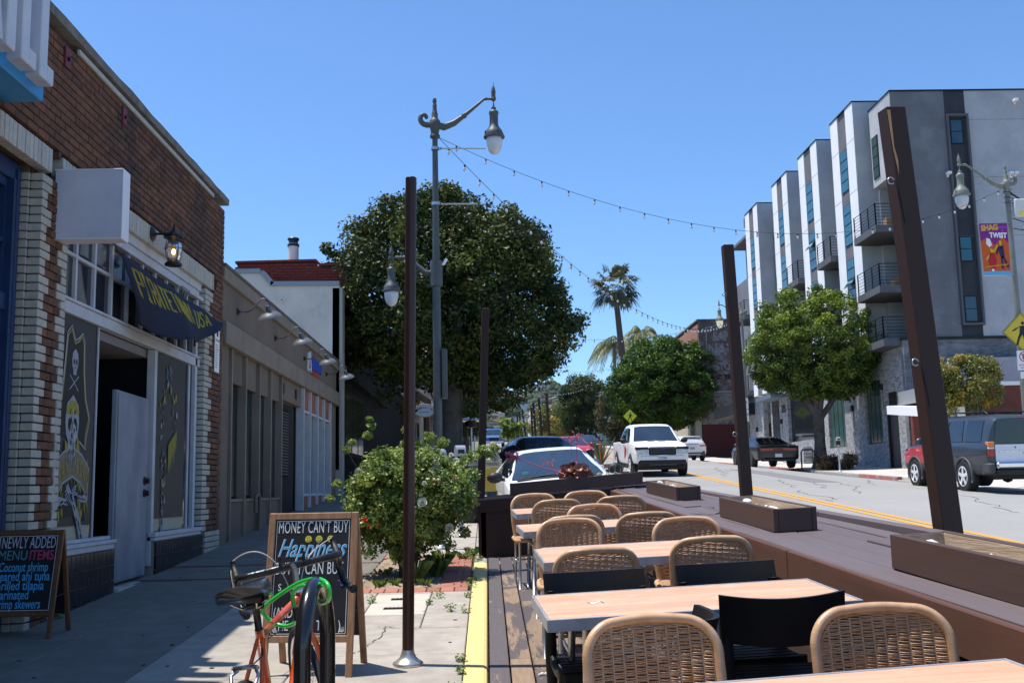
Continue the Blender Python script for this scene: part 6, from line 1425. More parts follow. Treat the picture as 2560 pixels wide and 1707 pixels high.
# ---- festoon cables
m_cable = mat('black_cable', (.01,.01,.01), .6); m_bulb = mat('clear_bulb', (.80,.80,.78), .15, trans=.35); m_sock = mat('bulb_socket', (.012,.012,.012), .5)
bme = MB().lathe([(0,-.115),(.022,-.10),(.034,-.07),(.030,-.04),(.018,-.015),(.016,0)], (0,0,0), 10).mesh('bulb', m_bulb, True); sme = MB().lathe([(.019,-.02),(.021,.02),(.016,.045),(0,.05)], (0,0,0), 8).mesh('socket', m_sock)
def festoon(lab, a, b, sag, n, s=1.0, skew=0):
    a, b = Vector(a), Vector(b); t = thing('string_lights', lab, 'string lights', a, group='strings of festoon bulbs crossing the street'); P = []
    N = 60
    for i in range(N+1): u = i/N; p = a.lerp(b, u); p.z -= sag*4*u*(1-u)*(1+skew*(u-.5)); P.append(p-a)
    g = MB(); g.tube(P, .0062*s, 5); g.build('cable', m_cable, t)
    for k in range(n):
        u = (k+.6)/n; p = a.lerp(b, u); p.z -= sag*4*u*(1-u)*(1+skew*(u-.5)); p -= a
        r_ = (rnd.uniform(-.12,.12), rnd.uniform(-.12,.12), 0); inst('bulb', bme, t, (p.x, p.y, p.z-.045*s), r_, (s,s,s)); inst('socket', sme, t, (p.x, p.y, p.z-.045*s), r_, (s,s,s))
lamp_a = (-.86, 20, 8.36)
festoon('string of clear bulbs swooping from the left lamp across the sky to the right lamp', lamp_a, (14.80, 28.6, 9.62), 1.62, 27, .8)
festoon('string of bulbs running from the left lamp over the big tree towards the warehouse', lamp_a, (14.40, 58, 10.95), 2.1, 50, .95)
festoon('string of bulbs sagging in front of the old warehouse wall', (-1.0, 56, 10.6), (14.40, 58, 10.8), 1.25, 30, 1.1)
festoon('thin string of bulbs across the street below the queen palm', (-1.0, 92, 12.9), (14.7, 104, 13.5), 1.0, 26, 1.2)
festoon('lowest thin string of bulbs far away above the roofs', (-1.0, 95, 12.3), (14.6, 150, 15.7), 1.6, 34, 1.3)
festoon('thinnest string of bulbs far away just above the hill line', (-1.0, 130, 14.0), (14.6, 150, 15.6), 1.0, 22, 1.4)
# ================================================================= vehicles
def paint(name, c, rough=.35, metal=0, coat=.45): return mat(name, c, rough, tuple(min(1, q*.92+.003) for q in c), 1.5, metal=metal, coat=coat)
m_pw = paint('white_car_paint', (.82,.83,.84)); m_pb = paint('black_car_paint', (.008,.008,.010)); m_pg = paint('charcoal_car_paint', (.045,.055,.072), metal=.3); m_pr = paint('red_car_paint', (.50,.02,.035)); m_psl = paint('silver_white_paint', (.74,.76,.80))
m_pblu = paint('blue_car_paint', (.07,.15,.36)); m_cg = mat('car_window_glass', (.012,.016,.02), .03, spec=.9); m_cgb = mat('windscreen_glass', (.03,.05,.075), .03, (.018,.03,.05), 1.1, spec=1); m_rub = mat('tyre_rubber', (.018,.018,.018), .85); m_rim = mat('alloy_rim', (.80,.81,.82), .35, metal=.15, coat=.5)
m_clad = mat('grey_cladding', (.06,.062,.068), .6); m_bplast = mat('black_trim_plastic', (.012,.012,.012), .55); m_tl = mat('red_lamp_lens', (.35,.01,.012), .12, coat=1); m_am = mat('amber_lens', (.75,.20,.01), .15, coat=1); m_hl = mat('headlamp_lens', (.70,.72,.75), .08, (.35,.36,.38), 9, coat=1); m_plate = mat('licence_plate', (.65,.67,.70), .5)
def sec(st):
    y, zb, zm, zr, wl, wb_, wr = st; h = zr-zm
    half = [(wl*.80, zb), (wl*.97, zb+.05), (wl, zb+.16), (max(wl, wb_)*1.005, zb+(zm-zb)*.62), (wb_, zm-.03), (wb_*.985, zm), (wb_+(wr-wb_)*.55, zm+h*.55), (wr+.01, zr-.075*min(1,h*3)-.01), (wr*.86, zr-.02), (wr*.5, zr-.004), (0, zr)]
    pts = [(x, y, z) for x, z in half] + [(-x, y, z) for x, z in half[:-1]][::-1]
    return pts
def loft(sts, mi=0):
    g = MB(); rows = [sec(s) for s in sts]; g.grid(rows); n = len(rows[0]); g.f.append(tuple(range(n))); g.f.append(tuple(len(g.v)-n+i for i in range(n))[::-1]); g.m += [mi, mi]; g.tone += [.5,.5]; return g
def sx(sts, y, z):
    for a, b in zip(sts, sts[1:]):
        if min(a[0], b[0]) <= y <= max(a[0], b[0]):
            t = (y-a[0])/(b[0]-a[0]) if b[0] != a[0] else 0; s = [p+(q-p)*t for p, q in zip(a, b)]; P = sec(s)[:11]
            for p, q in zip(P, P[1:]):
                if p[2] <= z <= q[2]: k = (z-p[2])/max(1e-6, q[2]-p[2]); return p[0]+(q[0]-p[0])*k
            return P[7][0]
    return 1
def side_pane(t, sts, poly, m_, nm='side_window', both=True, off=.012, n=5):
    # poly: four corners (y,z): bottom-rear, bottom-front, top-front, top-rear
    for sg_ in ((-1, 1) if both else (-1,)):
        g = MB(); a, b, c, d = [Vector(p) for p in poly]; rows = []
        for j in range(n+1):
            l_, r_ = a.lerp(d, j/n), b.lerp(c, j/n); rows.append([])
            for i in range(n+1): p = l_.lerp(r_, i/n); rows[-1].append((sg_*(sx(sts, p.x, p.y)+off), p.x, p.y))
        g.grid(rows); g.build(nm, m_, t, True)
def glass4(t, nm, wb_, y0, z0, wt, y1, z1, bul, m_, n=8, zb_=.0):
    g = MB(); rows = []
    for j in range(5):
        v = j/4; w_ = wb_+(wt-wb_)*v; y = y0+(y1-y0)*v; z = z0+(z1-z0)*v; rows.append([(w_*(-1+2*i/n), y+bul*(1-(-1+2*i/n)**2), z+zb_*(1-(-1+2*i/n)**2)) for i in range(n+1)])
    g.grid(rows); g.build(nm, m_, t, True)
def topz(sts, y, x):
    x = abs(x)
    for a, b in zip(sts, sts[1:]):
        if min(a[0], b[0]) <= y <= max(a[0], b[0]):
            t = (y-a[0])/(b[0]-a[0]); P = sec([p+(q-p)*t for p, q in zip(a, b)])[:11][::-1]
            for p, q in zip(P, P[1:]):
                if p[0] <= x <= q[0]: k = (x-p[0])/max(1e-6, q[0]-p[0]); return p[2]+(q[2]-p[2])*k
            return P[-1][2]
    return 1
def wind(t, nm, sts, w0, y0, w1, y1, m_=None, off=.016, n=12, k=8):
    g = MB(); d = 1 if y0 > y1 else -1; rows = []
    for j in range(k+1):
        v = j/k; y = y0+(y1-y0)*v; w_ = w0+(w1-w0)*v; rows.append([(w_*(-1+2*i/n), y+d*.010, topz(sts, y, w_*(-1+2*i/n))+off) for i in range(n+1)])
    g.grid(rows); g.build(nm, m_ or m_cgb, t, True)
def wheel(t, x, y, r, w_, out, spokes=6, m_=m_rim):
    g = MB(); pr = [(r*.62, -w_/2), (r*.93, -w_/2), (r, -w_/2+.03), (r, w_/2-.03), (r*.93, w_/2), (r*.62, w_/2)]; g.lathe(pr, (x, y, r), 28, 0, 'x'); wt_ = g.build('tyre', m_rub, t, True, 40)
    g = MB(); e = x+out*w_/2; q = -out
    for k in range(spokes):
        a = 2*math.pi*k/spokes; M_ = TR(e-out*.012, y, r)@Matrix.Rotation(a, 4, 'X'); g.box(-.014, .014+0, -.045, .045, .02, r*.60, 0, .004, M_); 
    g.lathe([(a_, b_*out) for a_, b_ in ((r*.64, -.10), (r*.64, 0.0), (r*.58, .006), (r*.55, -.02), (r*.55,-.1))], (e+.002*out, y, r), 28, 0, 'x'); g.lathe([(a_, b_*out) for a_, b_ in ((.06, -.03), (.06, .012), (0, .016))], (e-out*.005, y, r), 12, 0, 'x'); g.build('rim', m_, t, True, 35)
    g = MB(); g.lathe([(r*.56, 0), (0, 0)], (e-out*.07, y, r), 20, 0, 'x'); g.build('brake_shadow', m_bplast, t)
def arch(t, x, y, r, out, m_=m_bplast, k=1.18, flare=None):
    g = MB(); n = 18; P = [(y+r*k*math.cos(a), r+r*k*math.sin(a)) for a in [math.pi*(-.10+1.2*i/n) for i in range(n+1)]]
    g.prism(P, x, x-out*.10, 'x'); g.build('wheel_arch', m_bplast, t)
    if flare:
        g = MB(); g.tube([(x+out*.005, a, b) for a, b in P], .035, 6, flat=1.3); g.build('arch_flare', flare, t, True)
def car(name, lab, cat, x, y, rz, z, slope=SL, group=None):
    return thing(name, lab, cat, (x, y, z), group=group, tilt=(math.atan(slope)*math.cos(rz), 0, rz))
def bx_(t, nm, x0, x1, y0, y1, z0, z1, m_, ch=.01, **k): g = MB(); g.box(x0, x1, y0, y1, z0, z1, 0, ch); return g.build(nm, m_, t, **k)
def mirror(t, x, y, z, m_=m_bplast, s=1):
    for q in (-1, 1): g = MB(); g.ball((q*(x+.12*s), y, z), .12*s, 10, 0, (1,.55,.72)); g.tube([(q*(x-.03), y, z-.04), (q*(x+.06), y, z-.03)], .03, 6); g.build('door_mirror', m_, t, True)

# ---- white compact pickup coming towards the camera (local +y is forward)
t = car('pickup_truck', 'white compact pickup truck driving towards the camera on the near lane', 'pickup truck', 5.72, 37.2, math.pi+R(1.5), road_z(5.7, 37.2)+.0)
st = [(-2.60,.55,1.02,1.04,.84,.86,.80),(-2.5,.42,1.08,1.10,.90,.90,.84),(-.95,.36,1.12,1.14,.92,.91,.85),(-.90,.36,1.13,1.70,.92,.91,.66),(-.6,.36,1.13,1.745,.92,.91,.70),(.2,.36,1.13,1.755,.92,.91,.71),(.55,.36,1.12,1.70,.92,.91,.70),(1.30,.38,1.11,1.16,.92,.90,.80),(1.9,.40,1.06,1.10,.92,.89,.76),(2.25,.42,1.02,1.05,.90,.86,.70),(2.40,.45,.98,1.0,.86,.80,.62),(2.46,.50,.90,.92,.78,.74,.55)]
loft(st).build('body', m_pw, t, True, 38)
wind(t, 'windscreen', st, .76, 1.26, .62, .60)
side_pane(t, st, [(-.80,1.16),(-.02,1.16),(-.02,1.62),(-.72,1.62)], m_cg); side_pane(t, st, [(.03,1.16),(1.05,1.16),(.52,1.60),(.03,1.64)], m_cg)
for q in (-1, 1):
    for yy_ in (-1.55, 1.52): arch(t, q*.925, yy_, .36, q, k=1.16); wheel(t, q*.84, yy_, .36, .23, q)
mirror(t, .93, .95, 1.18, m_bplast, 1.05)
bx_(t, 'grille', -.46, .46, 2.38, 2.505, .72, .99, m_bplast, .04)
for z_ in (.80,.87): bx_(t, 'grille_bar', -.41, .41, 2.50, 2.51, z_, z_+.018, m_clad, .003)
bx_(t, 'grille_bar', -.44, .44, 2.50, 2.515, .93, .965, m_clad, .006); g = MB(); g.lathe([(.09,0),(.085,.012),(0,.014)], (0,2.512,.947), 20, 0, 'y'); g.v = [(a, b, .947+(c-.947)*.45) for a, b, c in g.v]; g.build('oval_badge', mat('badge_blue', (.03,.06,.20), .3), t)
for q in (-1, 1):
    g = MB(); g.box(q*.49, q*.86, 2.20, 2.475, .75, .90, 0, .02); g.build('headlight', m_hl, t); bx_(t, 'headlight_bezel', q*.465, q*.88, 2.20, 2.468, .905, .99, m_bplast, .015)
    bx_(t, 'fog_lamp', q*.74, q*.82, 2.26, 2.40, .58, .64, m_am, .005)
bx_(t, 'lower_bumper', -.80, .80, 2.20, 2.47, .36, .60, m_bplast, .05); bx_(t, 'skid_trim', -.45, .45, 2.44, 2.485, .38, .43, m_clad, .01)
bx_(t, 'bumper_bar', -.72, .72, 2.40, 2.50, .61, .71, m_pw, .03)
f = bx_(t, 'number_plate', -.16, .16, 2.50, 2.512, .575, .725, m_plate, .003); text('plate_lettering', '57143B4', mat('plate_navy', (.02,.04,.16), .5), f, (.145, 2.5135, .60), (math.pi/2, 0, math.pi), .085, .0005, .001, sx=.9)
for q in (-1, 1):
    g = MB(); g.tube([(q*.30,1.42,1.165),(q*.05,1.33,1.16)], .009, 4); g.build('wiper', m_bplast, t); bx_(t, 'door_handle', q*.935, q*.95, .08, .24, 1.0, 1.03, m_bplast, .004); bx_(t, 'door_handle', q*.935, q*.95, -.75, -.6, 1.0, 1.03, m_bplast, .004)
g = MB(); g.prism([(.3,.55),(.65,.75),(.7,.95),(.5,1.05),(.35,.85)], .938, .942, 'x'); g.build('door_decal', mat('decal_red', (.45,.03,.03), .5), t)
bx_(t, 'underbody', -.8, .8, -2.2, 2.1, .22, .38, m_bplast, .02)
# driver seats seen through glass
# ---- dark sport utility vehicle on the right
SZ = road_z(12.8, 27)+.03
t = car('sport_utility_vehicle', 'charcoal sport utility vehicle with red front fender and pale tailgate parked on the right', 'car', 12.83, 27.35, R(.5), SZ, .041)
st = [(-2.50,.60,1.10,1.14,.86,.92,.80),(-2.46,.50,1.16,1.80,.93,.97,.74),(-2.30,.42,1.17,1.87,.96,.99,.76),(-1.2,.40,1.18,1.91,.97,.99,.78),(.2,.40,1.17,1.91,.97,.99,.78),(.75,.40,1.16,1.83,.97,.99,.76),(1.30,.40,1.15,1.20,.97,.98,.88),(2.0,.42,1.12,1.17,.96,.96,.84),(2.42,.46,1.04,1.07,.93,.92,.76),(2.52,.55,.92,.95,.86,.84,.66)]
loft(st).build('body', m_pg, t, True, 38)
side_pane(t, st, [(-2.18,1.24),(-1.32,1.24),(-1.32,1.76),(-2.10,1.76)], m_cg); side_pane(t, st, [(-1.22,1.24),(-.36,1.24),(-.36,1.77),(-1.10,1.77)], m_cg); side_pane(t, st, [(-.30,1.24),(.86,1.24),(.48,1.74),(-.30,1.77)], m_cg)
side_pane(t, st, [(.95,.62),(2.42,.62),(2.40,1.06),(.95,1.13)], m_pr, 'red_fender'); 
g = MB(); g.grid([[(x_*.80, y_, zr_+.012-.05*abs(x_)**2.5) for x_ in fr(-1, 1, 8)] for y_, zr_ in ((1.34,1.20),(1.7,1.19),(2.05,1.168),(2.38,1.09))]); g.build('red_bonnet', m_pr, t, True)
side_pane(t, st, [(-2.42,.46),(2.40,.46),(2.40,.66),(-2.42,.66)], m_clad, 'lower_cladding', off=.016, n=14); side_pane(t, st, [(-1.0,.84),(.95,.84),(.95,.88),(-1.0,.88)], m_clad, 'side_strip', off=.02)
wind(t, 'windscreen', st, .80, 1.26, .70, .80)
glass4(t, 'rear_window', .80, -2.505, 1.20, .70, -2.475, 1.78, -.02, m_cg)
g = MB(); g.grid([[(.78*u, -2.515-.02*(1-u*u), z) for u in fr(-1,1,8)] for z in (.76,.9,1.05,1.17)]); g.build('tailgate', m_psl, t, True)
bx_(t, 'plate_recess', -.28, .28, -2.53, -2.51, .78, .93, m_bplast, .005); bx_(t, 'tailgate_handle', -.12, .12, -2.56, -2.53, .94, .99, m_chrome, .01)
text('maker_lettering', 'CHEVROLET', m_chrome, t, (-.68, -2.545, .97), (math.pi/2, 0, 0), .085, .004, .002, sx=1.25)
g = MB(); g.tube([(-.32,-2.55,1.10),(-.30,-2.56,1.10)], .02, 8); g.tube([(-.05,-2.52,1.24),(.25,-2.53,1.36)], .010, 5); g.build('rear_wiper', m_bplast, t)
for q in (-1, 1):
    bx_(t, 'tail_lamp', q*.80, q*.955, -2.535, -2.36, .88, 1.06, m_tl, .015); bx_(t, 'reversing_lamp', q*.80, q*.955, -2.53, -2.36, 1.065, 1.11, m_plate, .01); bx_(t, 'turn_lamp', q*.80, q*.955, -2.535, -2.36, 1.115, 1.24, m_am, .015)
    for yy_ in (-1.28, 1.62): arch(t, q*.985, yy_, .39, q, k=1.16, flare=m_clad); wheel(t, q*.90, yy_, .39, .26, q, 5)
bx_(t, 'rear_bumper', -.82, .82, -2.66, -2.42, .60, .76, m_chrome, .04); bx_(t, 'bumper_end', -.98, -.821, -2.60, -2.2, .48, .74, m_clad, .04); bx_(t, 'bumper_end', .821, .98, -2.60, -2.2, .48, .74, m_clad, .04); bx_(t, 'lower_valance', -.80, .80, -2.56, -2.3, .42, .59, m_bplast, .03)
f = bx_(t, 'number_plate', -.16, .16, -2.672, -2.662, .60, .75, m_plate, .003); text('plate_lettering', '8RKY261', mat('plate_navy', (0,0,0)), f, (-.14, -2.674, .635), (math.pi/2, 0, 0), .08, .0005, .001, sx=.9) if False else None
g = MB(); 
for q in (-1, 1): g.tube([(q*.66,-2.0,1.90),(q*.68,-1.9,1.965),(q*.70,-.2,1.975),(q*.68,.35,1.93)], .018, 6)
for y_ in (-1.5,-.5): g.tube([(-.68,y_,1.965),(.68,y_,1.965)], .014, 6)
g.build('roof_rack', m_bplast, t); bx_(t, 'brake_light', -.18, .18, -2.50, -2.47, 1.815, 1.84, m_tl, .005); mirror(t, .98, .92, 1.26, m_pg, 1.15)
g = MB(); g.tube([(-.9,-1.28,.36),(.9,-1.28,.36)], .07, 8); g.ball((.1,-1.28,.36), .15, 8); g.tube([(.5,-2.5,.34),(.5,-1.5,.36)], .04, 6); g.box(-.7,.7,-2.2,2.2,.34,.44); g.build('underbody', m_bplast, t)
# ---- black muscle coupe
t = car('muscle_coupe', 'black muscle coupe with full width red tail light and rear window louvres', 'car', 12.86, 48.9, R(.5), road_z(12.9, 49)+.02, .041)
st = [(-2.48,.50,.92,.94,.80,.84,.70),(-2.42,.38,1.00,1.02,.92,.92,.78),(-1.7,.34,1.03,1.06,.95,.95,.80),(-.75,.32,1.02,1.38,.95,.95,.62),(-.2,.32,1.01,1.44,.95,.95,.64),(.3,.32,1.0,1.43,.95,.95,.64),(1.05,.32,.98,1.02,.95,.93,.80),(2.0,.32,.93,.97,.95,.92,.78),(2.42,.36,.85,.88,.90,.86,.70),(2.5,.42,.78,.8,.84,.8,.6)]
loft(st).build('body', m_pb, t, True, 38); side_pane(t, st, [(-.55,1.05),(.82,1.05),(.30,1.35),(-.35,1.37)], m_cg)
wind(t, 'rear_window', st, .72, -1.62, .58, -.80, m_cg); wind(t, 'windscreen', st, .74, 1.0, .60, .38)
for k in range(5): g = MB(); a = k/5; y0, z0 = -1.62+.82*a, 1.10+.30*a; g.box(-.62+.07*a, .62-.07*a, y0-.02, y0+.13, z0+.02, z0+.035, M=Matrix.Identity(4)); g.build('louvre', m_bplast, t)
for x_ in (-.32, 0, .32): g = MB(); g.tube([(x_*1.0,-1.66,1.10),(x_*.85,-.80,1.43)], .012, 4); g.build('louvre_strut', m_bplast, t)
bx_(t, 'tail_lamp', -.80, -.22, -2.50, -2.44, .80, .90, m_tl, .01); bx_(t, 'tail_lamp', .22, .80, -2.50, -2.44, .80, .90, m_tl, .01); bx_(t, 'centre_lens', -.219, .219, -2.50, -2.44, .81, .89, mat('dim_red_lens', (.16,.02,.02), .2), .01)
bx_(t, 'boot_spoiler', -.80, .80, -2.46, -2.34, 1.03, 1.06, m_pb, .01)
f = bx_(t, 'number_plate', -.16, .16, -2.512, -2.50, .52, .67, m_plate, .003); bx_(t, 'rear_valance', -.75, .75, -2.50, -2.3, .34, .46, m_bplast, .02)
for q in (-1, 1):
    for yy_ in (-1.42, 1.52): arch(t, q*.955, yy_, .35, q); wheel(t, q*.86, yy_, .35, .25, q, 5, m_clad)
mirror(t, .96, .72, 1.04, m_pb)
# ---- white crossover parked further up
t = car('crossover_car', 'white crossover parked at the red kerb behind the pickup truck', 'car', 13.55, 71.9, R(.5), road_z(13.5, 72)+.03, .04)
st = [(-2.38,.55,.98,1.0,.82,.86,.70),(-2.34,.45,1.04,1.30,.92,.93,.70),(-2.05,.38,1.06,1.60,.94,.94,.66),(-1.2,.36,1.07,1.67,.94,.94,.68),(0,.36,1.06,1.69,.94,.94,.69),(.5,.36,1.05,1.62,.94,.94,.68),(1.25,.36,1.03,1.08,.94,.93,.80),(2.1,.40,.95,1.0,.92,.88,.72),(2.38,.48,.85,.9,.82,.8,.6)]
loft(st).build('body', m_pw, t, True, 38); glass4(t, 'rear_window', .70, -2.36, 1.14, .60, -2.09, 1.56, -.02, m_cg)
side_pane(t, st, [(-1.9,1.12),(.85,1.12),(.38,1.56),(-1.75,1.52)], m_cg)
for q in (-1, 1):
    bx_(t, 'tail_lamp', q*.50, q*.90, -2.40, -2.28, .98, 1.06, m_tl, .01); bx_(t, 'reflector', q*.66, q*.84, -2.42, -2.36, .58, .66, m_tl, .01)
    for yy_ in (-1.35, 1.42): arch(t, q*.945, yy_, .37, q); wheel(t, q*.86, yy_, .37, .24, q)
bx_(t, 'lower_bumper', -.85, .85, -2.41, -2.2, .36, .60, m_clad, .04); bx_(t, 'skid_trim', -.55, .55, -2.43, -2.4, .40, .50, m_steel, .01); bx_(t, 'number_plate', -.16, .16, -2.41, -2.39, .78, .92, mat('plate_grey', (.3,.3,.31), .5), .003); mirror(t, .94, .95, 1.12, m_bplast); bx_(t, 'roof_spoiler', -.6, .6, -2.2, -1.98, 1.60, 1.64, m_pw, .01)
# ---- white parked car right behind the parklet
t = car('parked_hatchback', 'white car parked just beyond the parklet end wall, its windscreen facing the camera', 'car', 1.08, 17.05, math.pi+R(2), road_z(1, 17)+.02)
t.rotation_euler.y = R(3.5); t.scale = (.95, 1, .915)
st = [(-2.2,.5,.95,.98,.75,.80,.60),(-2.1,.38,1.0,1.2,.85,.86,.60),(-1.2,.32,1.0,1.40,.88,.87,.57),(-.4,.32,.99,1.43,.88,.87,.58),(.05,.32,.97,1.41,.88,.87,.575),(.95,.32,.93,.98,.88,.86,.74),(1.6,.34,.86,.92,.88,.84,.70),(2.0,.38,.76,.80,.82,.76,.60),(2.12,.45,.66,.7,.72,.68,.5)]
loft(st).build('body', m_pw, t, True, 38); wind(t, 'windscreen', st, .74, .93, .555, .12)
side_pane(t, st, [(-1.1,1.03),(-.25,1.03),(-.25,1.35),(-.95,1.33)], m_cg); side_pane(t, st, [(-.2,1.03),(.72,1.02),(.16,1.34),(-.2,1.35)], m_cg)
mirror(t, .86, .62, 1.02, m_bplast, 1.1); bx_(t, 'cowl', -.66, .66, .93, 1.10, .955, .985, m_bplast, .01)
g = MB(); g.tube([(.60,1.03,.99),(.05,1.02,1.03)], .010, 5); g.build('wiper', m_bplast, t); g = MB(); g.tube([(.0,1.05,.99),(-.5,1.02,1.03)], .010, 5); g.build('wiper', m_bplast, t)
bx_(t, 'permit_sticker', .46, .56, .885, .89, 1.045, 1.09, mat('mint_sticker', (.25,.65,.55), .6), 0); g = MB(); g.ball((.02,.25,1.30), .09, 8, 0, (1.2,.3,.5)); g.build('inner_mirror', m_bplast, t)
for q in (-1, 1):
    for yy_ in (-1.3, 1.3): arch(t, q*.885, yy_, .32, q); wheel(t, q*.80, yy_, .32, .21, q)
    bx_(t, 'headlight', q*.45, q*.78, 1.86, 2.05, .62, .76, m_hl, .03)
# ---- black car, red car, dark pickup, blue pickup further back
def simple_car(nm, lab, cat, x, y, rz, p_, st, wsc, H=1.45, fwd=True, extra=None):
    t = car(nm, lab, cat, x, y, rz, road_z(x, y)+.02); loft(st).build('body', p_, t, True, 38)
    wind(t, 'windscreen', st, .76, .93, .57, .14); side_pane(t, st, [(-.9,1.03),(.62,1.02),(.10,H-.12),(-.75,H-.12)], m_cg)
    for q in (-1, 1):
        for yy_ in (-1.3, 1.3): arch(t, q*.895, yy_, .33, q); wheel(t, q*.81, yy_, .33, .22, q)
        bx_(t, 'headlight', q*.45, q*.80, 1.95, 2.12, .62, .78, m_hl, .03)
    bx_(t, 'grille', -.38, .38, 2.08, 2.16, .45, .72, m_bplast, .02); mirror(t, .88, .62, 1.03, p_); bx_(t, 'number_plate', -.16, .16, 2.165, 2.175, .46, .58, m_plate, .003)
    return t
sed = [(-2.2,.5,.95,.98,.78,.82,.62),(-2.1,.38,.99,1.05,.88,.88,.65),(-1.2,.32,1.0,1.36,.9,.88,.60),(-.4,.32,.99,1.44,.9,.88,.62),(.1,.32,.97,1.41,.9,.88,.61),(.95,.32,.93,.98,.9,.87,.76),(1.6,.34,.88,.93,.9,.85,.72),(2.05,.38,.78,.82,.84,.80,.62),(2.16,.45,.68,.72,.74,.70,.5)]
tb = simple_car('dark_sedan', 'glossy black car parked behind the white one, only roof and windows showing', 'car', 1.42, 26.4, math.pi+R(14), m_pb, sed, (.70, .95, .985, .56, .12, 1.40, .06))
rc = simple_car('red_sedan', 'bright red car behind the black one, mostly hidden', 'car', 3.9, 50, math.pi+R(4), m_pr, sed, (.70, .95, .985, .56, .12, 1.40, .06)); rc.scale = (1, 1, .88)
rc = simple_car('distant_car', 'low dark car far back beside the red car', 'car', 6.4, 68, math.pi, m_pb, sed, (.70, .95, .985, .56, .12, 1.40, .06)); rc.scale = (.95, 1, .85)
trk = [(-2.6,.55,1.05,1.07,.84,.86,.80),(-2.5,.42,1.10,1.12,.92,.92,.86),(-.95,.36,1.12,1.14,.94,.92,.86),(-.9,.36,1.13,1.72,.94,.92,.66),(.2,.36,1.13,1.78,.94,.92,.71),(.55,.36,1.12,1.72,.94,.92,.70),(1.25,.38,1.11,1.16,.94,.91,.80),(2.25,.42,1.05,1.08,.92,.88,.72),(2.4,.5,.95,.98,.8,.76,.55)]
for nm, lab, x, y, p_ in (('blue_pickup', 'blue pickup truck with roof lamps parked far up by the left kerb', .62, 99, m_pblu),):
    t = car(nm, lab, 'pickup truck', x, y, math.pi, road_z(x, y)+.05); loft(trk).build('body', p_, t, True, 38); wind(t, 'windscreen', trk, .78, 1.22, .64, .60); side_pane(t, trk, [(-.80,1.16),(.95,1.16),(.50,1.60),(-.72,1.62)], m_cg)
    for q in (-1, 1):
        bx_(t, 'headlight', q*.5, q*.84, 2.2, 2.38, .78, .95, m_hl, .02)
        for yy_ in (-1.55, 1.5): arch(t, q*.945, yy_, .38, q); wheel(t, q*.86, yy_, .38, .25, q)
    bx_(t, 'grille', -.45, .45, 2.3, 2.43, .68, .98, m_bplast, .02); mirror(t, .94, .95, 1.2, m_bplast); bx_(t, 'number_plate', -.16, .16, 2.43, 2.44, .5, .62, m_plate, .003); bx_(t, 'front_bumper', -.86, .86, 2.25, 2.45, .42, .64, m_bplast if y < 80 else m_chrome, .04)
    if y > 80:
        for k in range(5): g = MB(); g.ball((-.4+.2*k, .45, 1.80), .05, 6); g.build('roof_lamp', m_bplast, t)
# ================================================================= trees and plants
def leafmat(name, dark, light, rough=.45, transl=.28, spec=.5):
    M = bpy.data.materials.new(name); M.use_nodes = True; t = M.node_tree; b = t.nodes['Principled BSDF']; L = t.links.new
    at = nn(t, 'ShaderNodeAttribute', attribute_name='tone'); mx = nn(t, 'ShaderNodeMix', data_type='RGBA'); mx.inputs['A'].default_value = c4(dark); mx.inputs['B'].default_value = c4(light)
    L(at.outputs['Fac'], mx.inputs['Factor']); L(mx.outputs['Result'], b.inputs['Base Color']); b.inputs['Roughness'].default_value = rough; b.inputs['Specular IOR Level'].default_value = spec
    tr = nn(t, 'ShaderNodeBsdfTranslucent'); L(mx.outputs['Result'], tr.inputs[0]); ms = nn(t, 'ShaderNodeMixShader'); ms.inputs[0].default_value = transl
    L(b.outputs[0], ms.inputs[1]); L(tr.outputs[0], ms.inputs[2]); L(ms.outputs[0], t.nodes['Material Output'].inputs[0]); return M
def leaf_mesh(name, C, Rr, per, size, m_, seed=1, aspect=.5, tone=None, up=.3, jit=.25, rosette=False):
    # C (n,3) clump centres, Rr (n,) radii, tone (n,)
    r = np.random.default_rng(seed); n = len(C); C = np.asarray(C, float); Rr = np.asarray(Rr, float); N = n*per
    d = r.normal(size=(N,3)); d /= np.linalg.norm(d, axis=1)[:,None]; rad = r.random(N)**.45
    c = np.repeat(C, per, 0); R_ = np.repeat(Rr, per); p = c + d*(R_*rad)[:,None]*np.array([1,1,.8])
    nrm = d*.6 + r.normal(size=(N,3))*.55 + np.array([0,0,up]); nrm /= np.linalg.norm(nrm, axis=1)[:,None]
    if rosette: ax = d + np.array([0,0,.4])
    else: ax = r.normal(size=(N,3))
    ax = ax - nrm*(ax*nrm).sum(1)[:,None]; ax /= np.linalg.norm(ax, axis=1)[:,None]+1e-9; bx = np.cross(nrm, ax)
    s = size*(.65+.7*r.random(N)); a = ax*(s*.5)[:,None]; b = bx*(s*.5*aspect)[:,None]; k = nrm*(s*.10)[:,None]
    V = np.stack([p-a, p-a*.1+b-k, p+a, p-a*.1-b-k], 1).reshape(-1,3)
    me = bpy.data.meshes.new(name); me.vertices.add(4*N); me.vertices.foreach_set('co', V.astype(np.float32).ravel()); me.loops.add(4*N); me.loops.foreach_set('vertex_index', np.arange(4*N, dtype=np.int32))
    me.polygons.add(N); me.polygons.foreach_set('loop_start', np.arange(0, 4*N, 4, dtype=np.int32)); me.materials.append(m_)
    try: me.polygons.foreach_set('loop_total', np.full(N, 4, dtype=np.int32))
    except Exception: pass
    tn = (np.repeat(tone, per) if tone is not None else r.random(N)) + (r.random(N)-.5)*jit
    at = me.attributes.new('tone', 'FLOAT', 'FACE'); at.data.foreach_set('value', np.clip(tn, 0, 1).astype(np.float32)); me.update(calc_edges=True); return me
